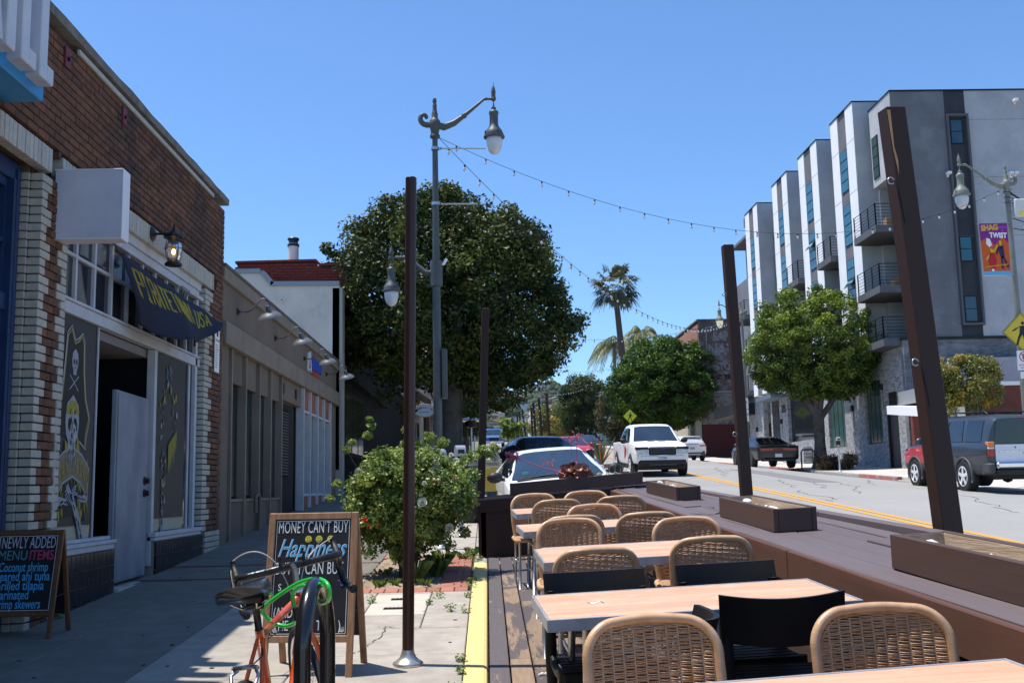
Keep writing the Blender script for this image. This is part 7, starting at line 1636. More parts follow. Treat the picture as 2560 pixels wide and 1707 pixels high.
def crown_clumps(r, n, axes, shape, inner=.25, rr=(.3,.5), lumps=7):
    # lumpy ellipsoid: returns centres, radii, tone (fresh shoots are commoner on outer clumps)
    L_ = r.normal(size=(lumps,3)); L_ /= np.linalg.norm(L_, axis=1)[:,None]; C, Q, T = [], [], []
    while len(C) < n:
        d = r.normal(size=3); d /= np.linalg.norm(d); inn = r.random() < inner
        lump = 1 + .20*max((L_@d).max()-.75, 0)/.25 - .06*r.random(); k = shape(d)*lump*(r.uniform(.25,.82) if inn else r.uniform(.86,1.0))
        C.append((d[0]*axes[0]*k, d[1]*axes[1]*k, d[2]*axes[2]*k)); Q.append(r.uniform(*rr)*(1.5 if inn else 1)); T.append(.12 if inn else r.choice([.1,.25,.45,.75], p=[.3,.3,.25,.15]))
    return np.array(C), np.array(Q), np.array(T)
m_bark = mat('grey_bark', (.085,.072,.062), .95, (.13,.115,.10), 5, (1,1,.3), bump=1.0, bscale=18, c3=(.04,.034,.03), s3=4)
def branchy(t, base_r, zc, crown, n=6, seed=3, zsplit=None, lean=(0,0), m_=None):
    r = random.Random(seed); m_ = m_ or m_bark; zs = zsplit
    g = MB(); P = [(0,0,-.3), (.02,.0,.15), (lean[0]*.3, lean[1]*.3, zs*.5), (lean[0], lean[1], zs)]; g.tube(P, [base_r*1.55, base_r*1.15, base_r, base_r*1.05], 14)
    for k in range(5): a = k*1.3+.4; g.tube([(base_r*.6*math.cos(a), base_r*.6*math.sin(a), zs*.6), (base_r*1.0*math.cos(a), base_r*1.0*math.sin(a), .3), (base_r*1.9*math.cos(a), base_r*1.9*math.sin(a), -.2)], [base_r*.3, base_r*.4, base_r*.35], 7)
    g.build('trunk', m_, t, True)
    for k in range(n):
        a = 2*math.pi*k/n+r.uniform(-.3,.3); R1 = r.uniform(.35,.65); top = (lean[0]+crown[0]*R1*math.cos(a), lean[1]+crown[1]*R1*math.sin(a), zc+crown[2]*r.uniform(-.25,.45)); b0 = Vector((lean[0], lean[1], zs-.15)); b1 = Vector(top); mid = b0.lerp(b1, .5)+Vector((r.uniform(-.2,.2), r.uniform(-.2,.2), r.uniform(0,.25)))
        g = MB(); g.tube([b0, b0.lerp(mid,.5)+Vector((r.uniform(-.08,.08),0,0)), mid, b1], [base_r*.62, base_r*.5, base_r*.36, base_r*.12], 8)
        for q in range(3): e = b1+Vector((r.uniform(-.9,.9), r.uniform(-.9,.9), r.uniform(-.1,.8))); g.tube([mid.lerp(b1, r.uniform(.1,.9)), mid.lerp(e,.7), e], [base_r*.18, base_r*.12, base_r*.05], 5)
        g.build('limb', m_, t, True)
def tree(lab, x, y, zg, zc, axes, n, per, leaf, mats, seed, base_r, zsplit, shape=lambda d: 1, grp='street trees', nlimb=6, rr=(.3,.5), inner=.25, aspect=.5, lumps=7, name='street_tree', tonef=None, lean=(0,0), extra=None):
    t = thing(name, lab, 'tree', (x, y, zg), group=grp); r = np.random.default_rng(seed)
    C, Q, T = crown_clumps(r, n, axes, shape, inner, rr, lumps)
    if tonef: T = tonef(C, T, r)
    if extra is not None:
        e = np.array(extra, float); C = np.vstack([C, e[:, :3]-np.array([0,0,zc-zg])*0]); Q = np.concatenate([Q, e[:,3]]); T = np.concatenate([T, np.full(len(e), .5)])
    C = C + np.array([lean[0], lean[1], zc-zg])
    me = leaf_mesh('crown', C, Q, per, leaf, mats, seed, aspect, T); o = bpy.data.objects.new('crown', me); col.objects.link(o); o.parent = t
    branchy(t, base_r, zc-zg, axes, nlimb, seed, zsplit, lean); return t
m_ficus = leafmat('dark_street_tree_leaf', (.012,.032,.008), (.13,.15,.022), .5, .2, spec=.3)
m_fic2 = leafmat('bright_green_leaf', (.020,.060,.008), (.15,.24,.02), .5, spec=.3)
m_car = leafmat('yellow_tipped_leaf', (.028,.062,.012), (.24,.31,.04), .5, .22, spec=.25)
m_cop = leafmat('copper_green_leaf', (.045,.055,.018), (.20,.16,.07), .5)
m_gold = leafmat('golden_leaf', (.08,.12,.02), (.52,.36,.05), .5)
def sh_big(d):
    k = 1.0
    if d[2] < -.35: k *= 1.0-.22*(-d[2]-.35)
    if d[0] < -.6: k *= .96
    if d[2] < -.2 and d[0] > .2: k *= 1.06
    return k
def tf_red(C, T, r): return T
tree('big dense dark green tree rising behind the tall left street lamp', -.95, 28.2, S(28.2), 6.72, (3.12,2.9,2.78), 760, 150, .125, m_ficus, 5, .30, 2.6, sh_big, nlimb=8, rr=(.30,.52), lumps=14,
     extra=[(-3.35,0,1.35,.25),(-3.15,0,1.15,.22),(.0,0,3.0,.25),(.15,0,2.95,.2),(1.7,-.5,-2.9,.35),(2.0,-.3,-2.5,.4),(1.4,-.6,-3.1,.3),(2.3,0,-2.1,.4),(1.0,-.2,-3.0,.35),(.6,0,-3.2,.3),(-1.8,0,-2.7,.4),(-1.2,.3,-3.0,.35)])
def sh_umb(d):
    if d[2] < 0: return 1.0-.42*min(1, -d[2]*1.1)*(1 if d[0] < .35 else .8)
    return 1.0
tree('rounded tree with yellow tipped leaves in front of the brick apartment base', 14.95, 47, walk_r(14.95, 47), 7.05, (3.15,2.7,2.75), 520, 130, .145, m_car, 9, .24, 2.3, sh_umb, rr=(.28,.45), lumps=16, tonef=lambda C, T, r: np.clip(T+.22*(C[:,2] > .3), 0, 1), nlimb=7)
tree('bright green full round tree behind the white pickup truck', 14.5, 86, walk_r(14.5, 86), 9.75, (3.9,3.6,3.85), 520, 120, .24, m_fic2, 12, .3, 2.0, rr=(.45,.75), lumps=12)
tree('dark narrow tree far back left of the bright green round tree', 14.0, 150, walk_r(14, 150), 12.7, (3.2,3.2,4.6), 260, 80, .34, m_ficus, 15, .3, 2.2, rr=(.6,.95))
tree('brownish copper leaved tree between the far dark tree and the bright one', 14.4, 118, walk_r(14.4, 118), 9.4, (1.9,1.9,3.3), 150, 80, .24, m_cop, 17, .18, 1.6, rr=(.4,.65))
tree('small golden tipped tree growing in front of the red brick restaurant, bushier one', 18.0, 38.2, 1.6, 5.0, (.92,.9,1.05), 90, 90, .11, m_gold, 21, .07, 1.7, rr=(.22,.36), nlimb=5, name='small_tree', grp='golden tipped small trees')
tree('slim golden tipped tree beside the leaning post before the red brick restaurant', 16.95, 38.2, 1.6, 4.75, (.50,.6,1.15), 55, 90, .11, m_gold, 22, .06, 1.5, rr=(.2,.34), nlimb=4, name='small_tree', grp='golden tipped small trees')
tree('leafy tree on the left kerb seen beyond the big dark tree', -1.1, 54, S(54), 6.6, (1.7,1.7,2.3), 120, 90, .16, m_ficus, 25, .16, 2.2, rr=(.35,.55))
tree('farther leafy tree on the left kerb before the hill', -2.0, 78, S(78), 8.2, (2.0,2.0,2.6), 110, 80, .2, m_fic2, 26, .16, 2.2, rr=(.4,.65))
tree('olive tree by the far pale house below the hill', 12, 190, 9, 13.0, (4,4,3.2), 90, 70, .5, m_gold, 31, .2, 1.4, rr=(.8,1.2), grp='trees far up the street')
tree('yellow green tree before the far white building', 17, 240, 9.2, 14.5, (5,5,3.8), 90, 70, .6, m_gold, 33, .2, 1.4, rr=(.9,1.4), grp='trees far up the street')
tree('dark tree behind the far white building', 34, 330, 9.2, 17, (8,6,6), 90, 70, .8, m_ficus, 34, .3, 2, rr=(1.2,2), grp='trees far up the street')
# ---- fan palm
m_palm = leafmat('fan_palm_leaf', (.055,.075,.030), (.22,.22,.12), .5, .2); m_ptrunk = mat('palm_trunk', (.07,.055,.045), .95, (.11,.09,.07), 6, (1,1,4), bump=.8)
t = thing('fan_palm', 'very tall slim fan palm with a ragged round crown against the sky', 'palm tree', (15.2, 110, walk_r(15, 110)))
zt_ = 21.6-t.location.z; g = MB(); P = [(0,0,-.5),(-.05,0,2),(-.35,0,zt_*.45),(-.75,0,zt_*.62),(-1.15,0,zt_-.5),(-1.25,0,zt_+.4)]; g.tube(P, [.28,.22,.20,.24,.24,.28], 12); g.build('trunk', m_ptrunk, t, True)
g = MB(); g.tube([(-.62,0,zt_*.56),(-.75,0,zt_*.62),(-.95,0,zt_*.78),(-1.15,0,zt_-.8)], [.26,.36,.32,.29], 10); g.build('bark_skirt', m_ptrunk, t)
r = random.Random(8); c0 = Vector((-1.3, 0, zt_+.9)); V, F, TN = [], [], []
for k in range(74):
    a = r.uniform(0, 2*math.pi); el = math.asin(r.uniform(-.92, .98)); d = Vector((math.cos(a)*math.cos(el), math.sin(a)*math.cos(el), math.sin(el))); L1 = r.uniform(1.0, 2.05); hub = c0+d*L1+Vector((0,0,-.12)); tn = r.uniform(0, 1) if el > -.2 else r.uniform(.0,.5)
    side = d.cross(Vector((0,0,1))); side = side.normalized() if side.length > .1 else Vector((1,0,0)); upv = side.cross(d).normalized(); nb = 15
    for j in range(nb):
        th = -1.25+2.5*j/(nb-1)+r.uniform(-.04,.04); dd = (d*math.cos(th)+side*math.sin(th)+upv*r.uniform(-.1,.15)).normalized(); L2 = r.uniform(1.1,1.6)*(1-.22*abs(th)); m1 = hub+dd*L2*.6; e = hub+dd*L2+Vector((0,0,-.45*L2*(r.uniform(.4,1.2)))); wv = dd.cross(upv)*.085
        o = len(V); V += [hub, m1+wv, e, m1-wv]; F.append((o,o+1,o+2,o+3)); TN.append(tn)
g = MB(); g.v = [tuple(v) for v in V]; g.f = F; g.m = [0]*len(F); g.tone = TN; g.build('crown', m_palm, t)
g = MB(); 
for k in range(30): a = r.uniform(0, 6.28); g.tube([c0+Vector((0,0,-.2)), c0+Vector((.28*math.cos(a), .28*math.sin(a), -.8)), c0+Vector((.32*math.cos(a), .32*math.sin(a), -1.6-r.random()*.8))], [.05,.05,.01], 4)
g.build('dead_leaf_skirt', mat('dead_palm_brown', (.20,.13,.08), .95, (.12,.08,.05), 8), t)
# ---- queen palm
m_queen = leafmat('queen_palm_leaf', (.06,.10,.045), (.40,.38,.16), .5, .25)
for lab, xx, yy_, zz, sc_, seed, nf in (('feathery palm with drooping fronds at the foot of the tall fan palm', 14.6, 118, 17.2, 1.25, 4, 22), ('second feathery palm half behind the bright green round tree', 18.3, 121, 18.9, 1.15, 6, 18)):
    t = thing('queen_palm', lab, 'palm tree', (xx, yy_, walk_r(15, yy_)), group='feathery palms up the street'); r = random.Random(seed); H = zz-t.location.z
    g = MB(); g.tube([(0,0,-.4),(.05,0,H*.5),(0,0,H)], [.26,.2,.18], 10); g.build('trunk', mat('palm_trunk_grey', (.20,.18,.16), .9, (.14,.125,.11), 5), t, True)
    V, F, TN = [], [], []; gr = MB()
    for k in range(nf):
        a = 2*math.pi*k/nf*1.9+r.uniform(-.2,.2); el = r.uniform(.15,1.25); L_ = r.uniform(3.0,3.9)*sc_; P = []
        for i in range(13):
            s_ = i/12*L_; hor = s_*math.cos(el)*(1-.10*i/12); ver = s_*math.sin(el)-.30*s_*s_*(.55+.25*math.cos(el)); P.append(Vector((hor*math.cos(a), hor*math.sin(a), H+ver)))
        gr.tube(P, [.05-.0035*i for i in range(13)], 4); tn = r.uniform(0,1)
        for i in range(1, 12):
            for q in range(3):
                p = P[i].lerp(P[min(i+1,12)], q/3); d = (P[min(i+1,12)]-P[i-1]).normalized(); sd_ = d.cross(Vector((0,0,1))).normalized(); ll = .85*sc_*math.sin(math.pi*min(1, (i+.8)/13))**.5
                for s2 in (-1, 1):
                    e = p+sd_*s2*ll*.45+d*ll*.3+Vector((0,0,-ll*r.uniform(.45,.85))); mm_ = p.lerp(e,.5)+Vector((0,0,.12*ll)); o = len(V); wv = d*.05*sc_; V += [p, mm_+wv, e, mm_-wv]; F.append((o,o+1,o+2,o+3)); TN.append(tn+r.uniform(-.2,.2))
    g = MB(); g.v = [tuple(v) for v in V]; g.f = F; g.m = [0]*len(F); g.tone = TN; g.build('crown', m_queen, t); gr.build('frond_stalk', m_queen, t, kind='stuff')
# ---- rose bush in the tree well
m_rose = leafmat('rose_leaf', (.045,.10,.018), (.34,.42,.10), .45, .3, spec=.4); m_white2 = mat('white_petal', (.88,.85,.76), .6, (.80,.76,.62), 20, transl=.25); m_cane = mat('rose_cane', (.09,.10,.035), .6, (.16,.08,.04), 12)
zb_ = S(11.1); t = thing('rose_bush', 'large leafy rose bush with white blooms growing in the brick edged planting bed', 'bush', (-.86, 11.15, zb_)); r = np.random.default_rng(2)
C, Q, T = [], [], []
while len(C) < 430:
    u = r.uniform(-1,1,3); 
    if np.linalg.norm(u) > 1: continue
    z = .80+.60*u[2]; w_ = .70*(1.0-.32*max(0,(.75-z)/.75)**.9); 
    if z > 1.15: w_ *= .86
    C.append((u[0]*w_*.93+.02, u[1]*.62, z*.97)); Q.append(r.uniform(.07,.17)); T.append(r.choice([.15,.4,.7,1.0]))
for (a, b, c, q) in ((-.62,-.05,1.30,.05),(-.55,-.1,1.38,.04),(-.40,0,1.45,.06),(-.36,0,1.55,.05),(-.38,0,1.62,.035),(.02,0,1.50,.07),(.05,0,1.60,.04),(.25,0,1.42,.08),(.38,.05,1.36,.08),(.62,.1,1.18,.10),(.72,.1,1.22,.08),(.80,.1,1.28,.07),(.88,.12,1.24,.07),(.94,.12,1.30,.05),(.70,0,1.02,.1),(.66,0,.80,.09),(.55,0,.60,.1),(-.72,0,.95,.06),(-.80,0,.80,.05),(-.84,0,.62,.04),(.60,0,.42,.08),(.45,-.1,.30,.08),(-.45,-.2,.35,.12),(-.35,-.3,.25,.1),(-.6,-.1,.45,.1),(-.62,-.1,.25,.06)): C.append((a,b,c)); Q.append(q); T.append(.7)
me = leaf_mesh('foliage', np.array(C), np.array(Q), 112, .043, m_rose, 3, .55, np.array(T), up=.35); o = bpy.data.objects.new('foliage', me); col.objects.link(o); o.parent = t
rq = random.Random(5)
for k in range(26):
    c_ = C[rq.randrange(len(C)-26)] if k < 16 else C[len(C)-26+rq.randrange(20)]; g = MB(); b0 = Vector((rq.uniform(-.08,.1), rq.uniform(-.08,.08), -.03)); e = Vector(c_); g.tube([b0, b0.lerp(e,.45)+Vector((rq.uniform(-.05,.05),0,.12)), e], [.011,.008,.004], 6); g.build('cane', m_cane, t, True)
def rose(par, p, s_, m_, tilt=0, nm='bloom'):
    g = MB(); rr_ = random.Random(int(p[0]*1000+p[2]*77))
    for ring, (n, R0, zz, wd) in enumerate(((6,1.0,.0,.75),(6,.8,.18,.65),(5,.55,.32,.5),(4,.3,.42,.35))):
        for k in range(n):
            a = 2*math.pi*k/n+ring*.5; M_ = TR(*p)@Matrix.Rotation(tilt, 4, 'X')@rotz(a)@Matrix.Rotation(-.35-.3*ring, 4, 'Y'); rows = []
            for i in range(4):
                v = i/3; rows.append([tuple(M_@Vector((s_*(.1+R0*v), s_*wd*(-1+2*j/4)*math.sin(.4+v*2.2)*.9, s_*(zz*.6+.35*v*v+.12*abs(-1+2*j/4)-.1*(v>.9))))) for j in range(5)])
            g.grid(rows)
    g.build(nm, m_, par, True)
for (px_, py_, D_, s_) in ((897,1181,11.1,.030),(1056,1258,10.55,.034),(1090,1160,10.8,.028),(1140,1153,11.2,.026),(1052,1238,10.6,.014),(1061,1208,10.6,.016),(1124,1320,10.9,.03),(1232,1112,11.4,.024),(1243,1128,11.4,.026),(1238,1147,11.3,.036),(1082,1176,10.8,.024),(1225,1118,11.4,.022),(1128,1138,10.8,.018)):
    d = CF + CX*((px_-1280)/2622.75) - CU*((py_-853.5)/2622.75); p = EYE + d*(D_/d.y); rose(t, (p.x-t.location.x, p.y-t.location.y, p.z-t.location.z), s_*1.5, m_white2, R(70))
m_org = mat('orange_petal', (.75,.13,.02), .6); m_peach = mat('faded_peach_petal', (.55,.30,.17), .7)
for (px_, py_, s_, mm) in ((912,1300,.030,m_org),(922,1318,.022,m_org),(948,1313,.016,m_org),(1085,1200,.028,m_peach),(1100,1206,.02,m_peach),(1135,1196,.02,m_peach)):
    d = CF + CX*((px_-1280)/2622.75) - CU*((py_-853.5)/2622.75); p = EYE + d*(10.62/d.y); rose(t, (p.x-t.location.x, p.y-t.location.y, p.z-t.location.z), s_, mm, R(70))
# grass tufts in the bed, weeds in the joints
V, F, TN = [], [], []; r = random.Random(9)
def tuft(x, y, n, h, sp, zf=S):
    for k in range(n):
        a = r.uniform(0, 6.28); d = r.uniform(0, sp); bx0, by0 = x+d*math.cos(a)*.5, y+d*math.sin(a)*.5; l_ = r.uniform(.5,1)*h; o = len(V); z = zf(y)-.005; dx, dy = math.cos(a)*l_*.6, math.sin(a)*l_*.6; w_ = .004+.03*h
        V.extend([(bx0-w_*math.sin(a), by0+w_*math.cos(a), z), (bx0+w_*math.sin(a), by0-w_*math.cos(a), z), (bx0+dx*.6, by0+dy*.6, z+l_*.8), (bx0+dx, by0+dy, z+l_*.75)]); F.append((o,o+1,o+3,o+2)); TN.append(r.random())
for (x, y, n, h, s_) in ((-1.05,10.35,60,.10,.10),(-.92,10.45,40,.09,.08),(-.72,10.6,90,.28,.08),(-.62,10.35,50,.09,.08),(-.55,11.0,90,.22,.12),(-.52,11.5,90,.22,.14),(-.5,12.0,70,.2,.12),(-1.1,11.2,50,.1,.15),(-.3,12.4,60,.12,.1),(-.2,12.7,60,.14,.1),(-1.0,12.2,60,.15,.2)): tuft(x, y, n, h, s_)
g = MB(); g.v = V; g.f = F; g.m = [0]*len(F); g.tone = TN; g.build('bed_grass', m_rose, kind='stuff', label='grass tufts growing in the planting bed')
spots = [(-.185,10.15,.10),(-.175,10.6,.07),(-.19,9.55,.06),(-.20,8.75,.07),(-.19,6.95,.05),(-.185,6.6,.05),(-.20,6.1,.08),(-.20,12.3,.12),(-.18,12.1,.1),(-.46,9.55,.10),(-.52,9.2,.04),(-1.02,9.35,.07),(-.33,8.85,.07),(-1.15,9.1,.04),(-1.09,9.0,.03),(-.1,12.2,.05),(-3.55,8.95,.07)]
Cc = np.array([(x, y, S(y)+.018+.2*s_) for x, y, s_ in spots]); me = leaf_mesh('kerb_weeds', Cc, np.array([s_*.8 for *_, s_ in spots]), 60, .022, m_rose, 4, .6, np.full(len(spots), .45), up=.8)
o = bpy.data.objects.new('kerb_weeds', me); col.objects.link(o); o['kind'] = 'stuff'; o['label'] = 'small weeds in the pavement joints and along the kerb'
# ---- brown shrub by the right kerb
t = thing('kerb_shrub', 'brown spiky shrub at the foot of the yellow tipped tree', 'shrub', (14.95, 45.0, walk_r(14.95, 45))); r = np.random.default_rng(12)
C = np.stack([r.uniform(-.75,.75,60), r.uniform(-.6,.6,60), r.uniform(.1,.62,60)], 1); me = leaf_mesh('foliage', C, np.full(60,.22), 60, .15, leafmat('brown_shrub_leaf', (.035,.030,.018), (.16,.10,.05), .7), 13, .22, r.random(60), up=.5); o = bpy.data.objects.new('foliage', me); col.objects.link(o); o.parent = t

# ---- succulents on the end planter
t = thing('succulent', 'rust coloured ruffled succulent with a long pink flower stalk, above the end planter', 'plant', (1.03, 12.56, 1.50)); m_rust = leafmat('rust_succulent_leaf', (.10,.022,.014), (.36,.13,.085), .4, .15); r = random.Random(6)
def cup(g, c, R_, nx, tone): # ruffled cupped leaf
    n = Vector(nx).normalized(); a = n.orthogonal().normalized(); b = n.cross(a); rows = []
    for i in range(4):
        q = i/3; rows.append([tuple(Vector(c)+ (a*math.cos(t_)+b*math.sin(t_))*R_*q*(1+.12*math.sin(t_*7)*(q > .9)) + n*R_*(.45*q*q+.1*math.sin(t_*7)*(q > .9))) for t_ in [2*math.pi*k/16 for k in range(17)]])
    o = len(g.v); g.grid(rows, tone=tone)
g = MB()
for k in range(64):
    a = r.uniform(0, 6.28); e = r.uniform(.1, 1.45); R0 = r.uniform(.04,.18); c = (R0*1.15*math.cos(a)*math.cos(e*.6), R0*.6*math.sin(a), .06+.17*math.sin(e)*r.uniform(.6,1)); cup(g, c, r.uniform(.026,.062), (math.cos(a)*.7, -abs(math.sin(a))-.4, .5*e), r.random())
for k in range(16): c = (r.uniform(-.14,.20), r.uniform(-.1,.0), r.uniform(.02,.09)); cup(g, c, r.uniform(.015,.03), (r.uniform(-.5,.5),-1,.6), r.uniform(.5,1))
g.build('rosette_leaves', m_rust, t, True, kind='stuff')
m_pink = mat('pink_stalk', (.48,.10,.15), .5); m_pinkf = mat('pink_flower', (.55,.13,.22), .6)
def stalk(name, P, r0, fl, seed):
    g = MB(); g.tube(P, [r0*(1-.6*i/(len(P)-1)) for i in range(len(P))], 6); q = random.Random(seed)
    for k in range(fl):
        e = Vector(P[-1])+Vector((q.uniform(-.10,.08), q.uniform(-.04,.04), q.uniform(-.05,.06))); b0 = Vector(P[-2]).lerp(Vector(P[-1]), q.uniform(.1,1)); g.tube([b0, b0.lerp(e,.6)+Vector((0,0,.01)), e], .0025, 4); g.ball(e, .0075, 6, 1, (1,1,1.3))
    g.build(name, [m_pink, m_pinkf], t, True)
stalk('flower_stalk', [(-.12,-.08,.12),(-.25,-.10,.17),(-.40,-.10,.21),(-.55,-.10,.27),(-.64,-.1,.30),(-.72,-.1,.34)], .008, 34, 1)
stalk('flower_stalk', [(-.02,0,.22),(-.03,0,.33),(-.03,0,.45),(-.035,0,.54)], .005, 12, 2); stalk('flower_stalk', [(.03,0,.24),(.035,0,.36),(.04,0,.48),(.045,0,.57)], .005, 14, 3); stalk('flower_stalk', [(-.2,0,.12),(-.24,0,.2),(-.3,0,.26)], .004, 8, 4)
t = thing('cactus_plant', 'grey green paddle cactus and thin grasses at the right end of the end planter', 'plant', (1.50, 12.78, 1.45)); g = MB(); r = random.Random(7)
for k in range(9): g = MB(); g.ball((r.uniform(-.25,.28), r.uniform(-.1,.3), r.uniform(.04,.13)), .06, 10, 0, (.8,.3,1.15)); g.build('paddle', mat('cactus_green', (.20,.24,.17), .6, (.27,.29,.22), 12), t, True)
g = MB(); 
for k in range(26): x = r.uniform(-.32,.30); g.tube([(x, 0, .0), (x+r.uniform(-.02,.02), 0, .15), (x+r.uniform(-.05,.05), 0, r.uniform(.2,.42))], [.0025,.002,.001], 4)
g.build('grass_stems', mat('dry_stem', (.40,.36,.26), .8), t, kind='stuff')
# ---- potted plants of the next parklets
for lab, x, y, zt_, s_ in (('fiddle leaf plant left of the far row of dark posts, the taller one', 1.10, 58, 5.30, 1), ('fiddle leaf plant right of its taller twin, before the dark posts', 1.62, 58, 5.12, .9)):
    t = thing('fiddle_leaf_plant', lab, 'plant', (x, y, road_z(x, y)+.1), group='fiddle leaf plants in the next parklet'); H = zt_-t.location.z; g = MB(); g.tube([(.15,0,0),(.05,0,H*.4),(0,0,H*.75)], .03, 6); g.build('stem', m_bark, t)
    r = np.random.default_rng(int(x*10)); C = np.stack([r.uniform(-.25,.25,16)*s_, r.uniform(-.2,.2,16), H-.65+r.uniform(-.35,.6,16)*s_], 1); me = leaf_mesh('leaves', C, np.full(16,.2), 6, .36, leafmat('fiddle_leaf', (.07,.13,.02), (.32,.38,.06), .35, .35), 3, .5, r.random(16), up=.6); o = bpy.data.objects.new('leaves', me); col.objects.link(o); o.parent = t
    g = MB(); g.lathe([(.2,0),(.26,.45),(.22,.45),(0,.42)], (.15,0,0), 12); g.build('pot', m_black, t)
t = thing('spiky_red_plant', 'spiky plant with orange red bracts in front of the far trees', 'plant', (5.0-.6, 44, road_z(4, 44)+.6), group=None); t.location.x = 4.75
g = MB(); r = random.Random(3)
for k in range(40): a = r.uniform(0, 6.28); e = r.uniform(.4,1.5); L_ = r.uniform(.4,1.1); d = Vector((math.cos(a)*math.cos(e), math.sin(a)*math.cos(e), math.sin(e))); g.tube([(0,0,-.5), tuple(d*L_*.6+Vector((0,0,-.3))), tuple(d*L_+Vector((0,0,-.2)))], [.03,.02,.004], 4, 1 if k % 4 == 0 else 0)
g.build('blades', [mat('blade_green', (.14,.18,.07), .6), mat('bract_orange', (.60,.12,.03), .6)], t, kind='stuff')
g = MB(); g.box(-.6,.6,-.3,.3,-.75,-.45,0,.02); g.build('trough', m_pbrick, t)
# ================================================================= things on the near pavement
def PX(px_, py_, Y): d = CF + CX*((px_-1280)/2622.75) - CU*((py_-853.5)/2622.75); return EYE + d*(Y/d.y)
m_pole = mat('brown_steel_pole', (.060,.028,.020), .32, (.045,.023,.018), 5, (1,1,.3), metal=.35, bump=.1, bscale=40)
t = thing('steel_pole', 'slim round brown pole with a silver bell shaped base on the pavement', 'pole', (-.525, 6.885, S(6.885)))
g = MB(); g.tube([(0,0,.02), (.02,.005,1.6), (.04,.01,3.18)], .0375, 24); g.build('pole_shaft', m_pole, t, True, 40)
g = MB(); g.lathe([(.037,3.178),(.0385,3.185),(.03,3.192),(0,3.194)], (.04,.01,0), 20); g.build('pole_cap', m_black, t, True)
g = MB(); g.lathe([(.098,0),(.100,.010),(.094,.020),(.070,.034),(.052,.052),(.044,.075),(.040,.09),(.0385,.095)], (0,0,0), 28); g.build('base_cover', mat('tarnished_silver', (.70,.66,.58), .3, (.45,.30,.14), 14, metal=.8, mixlo=.55, mixhi=.72), t, True, 60)
# ---- chalk boards
m_frame1 = mat('oak_frame', (.44,.24,.125), .6, (.30,.15,.075), 3.2, (14,14,1.4), bump=.35, bscale=10, c3=(.12,.06,.03), s3=3, lo3=.62, hi3=.8)
m_frame2 = mat('brown_frame', (.20,.085,.032), .5, (.13,.055,.022), 3, (14,14,1.4), bump=.3, bscale=10); m_slate = mat('blackboard', (.010,.010,.012), .55, (.018,.018,.020), 3, bump=.05, c3=(.05,.05,.05), s3=1.5, lo3=.65, hi3=.9)
m_chk = mat('chalk_pen_white', (.85,.85,.84), .7); m_chb = mat('chalk_pen_blue', (.08,.42,.72), .7); m_chy = mat('chalk_pen_yellow', (.75,.62,.05), .7); m_chv = mat('chalk_pen_violet', (.12,.12,.55), .7); m_chr = mat('chalk_pen_red', (.55,.06,.14), .7); m_cht = mat('chalk_pen_teal', (.10,.30,.36), .7)
def aboard(lab, x, y, z, rz, Wd, H, lean, mf, fw=.042, spread=.42):
    t = thing('chalkboard_sign', lab, 'chalkboard', (x, y, z), rz); L_ = math.hypot(H, H*math.tan(lean)); M_ = Matrix.Rotation(-lean, 4, 'X')
    # face frame: local plane x across, z up the slope, front towards -y
    for sx_ in (-1, 1): g = MB(); g.box(sx_*Wd/2, sx_*(Wd/2-fw), 0, .022, 0, L_-.001, 0, .004, M_); g.build('frame_stile', mf, t)
    g = MB(); g.box(-Wd/2+fw+.001, Wd/2-fw-.001, .001, .021, L_-fw, L_-.001, 0, .004, M_); g.build('frame_rail', mf, t); g = MB(); g.box(-Wd/2+fw+.001, Wd/2-fw-.001, .001, .021, L_*.205, L_*.205+fw, 0, .004, M_); g.build('frame_rail', mf, t)
    Mr = TR(0, H*math.tan(lean)+.03, H)@Matrix.Rotation(R(180)+0, 4, 'Z')@Matrix.Rotation(-math.atan((spread-H*math.tan(lean)-.03)/H), 4, 'X')
    for sx_ in (-1, 1): g = MB(); g.box(sx_*Wd/2, sx_*(Wd/2-fw), 0, .022, -L_*1.0, 0, 0, .004, Mr); g.build('rear_leg', mf, t)
    g = MB(); g.box(-Wd/2+fw+.001, Wd/2-fw-.001, .002, .020, -L_*.80, -.002, 0, 0, Mr); g.build('rear_panel', m_slate, t)
    for sx_ in (-1, 1): g = MB(); g.tube([M_@Vector((sx_*(Wd/2-.012), .03, L_*.38)), Mr@Vector((-sx_*(Wd/2-.012), .0, -L_*.60))], .0025, 4); g.build('stay_cord', m_black, t)
    g = MB(); w2, z0, z1 = Wd/2-fw, L_*.205+fw, L_-fw; g.box(-w2+.0005, w2-.0005, .008, .014, z0+.0005, z1-.0005); p = g.build('slate_panel', m_slate, t); p.rotation_euler = (-lean, 0, 0); return t, p, w2, z0, z1
def chalk(p, s, m_, x, z, size, wd=0, off=.001, shear=0, al='LEFT', sp=1.0, rz=0, y=.0072):
    o = text('chalk_lettering', s, m_, p, (x, y, z), (math.pi/2, rz, 0), size, .0004, off, shear, .6, al, sp)
    return fit(o, wd*Wp) if wd else o
lean = R(9.5)
t, p, w2, z0, z1 = aboard('oak framed chalkboard reading MONEY CAN\'T BUY HAPPINESS behind the orange bicycle', -1.128, 6.61, S(6.6), R(-7), .575, .985, lean, m_frame1)
Wp = 2*w2; Hp = z1-z0
def cz(v): return z1 - v*Hp
def cxp(u): return -w2+u*Wp
g = MB(); 
for (a, b, c, d) in ((.02,.98,.012,.017),(.02,.98,.983,.988),(.02,.026,.012,.988),(.974,.98,.012,.988)): g.box(cxp(a), cxp(b), .0068, .0078, cz(c), cz(d))
g.build('chalk_border', m_chk, p)
chalk(p, "MONEY CAN'T BUY", m_chk, cxp(.04), cz(.120), .104, .91, -.0004, sp=1.06)
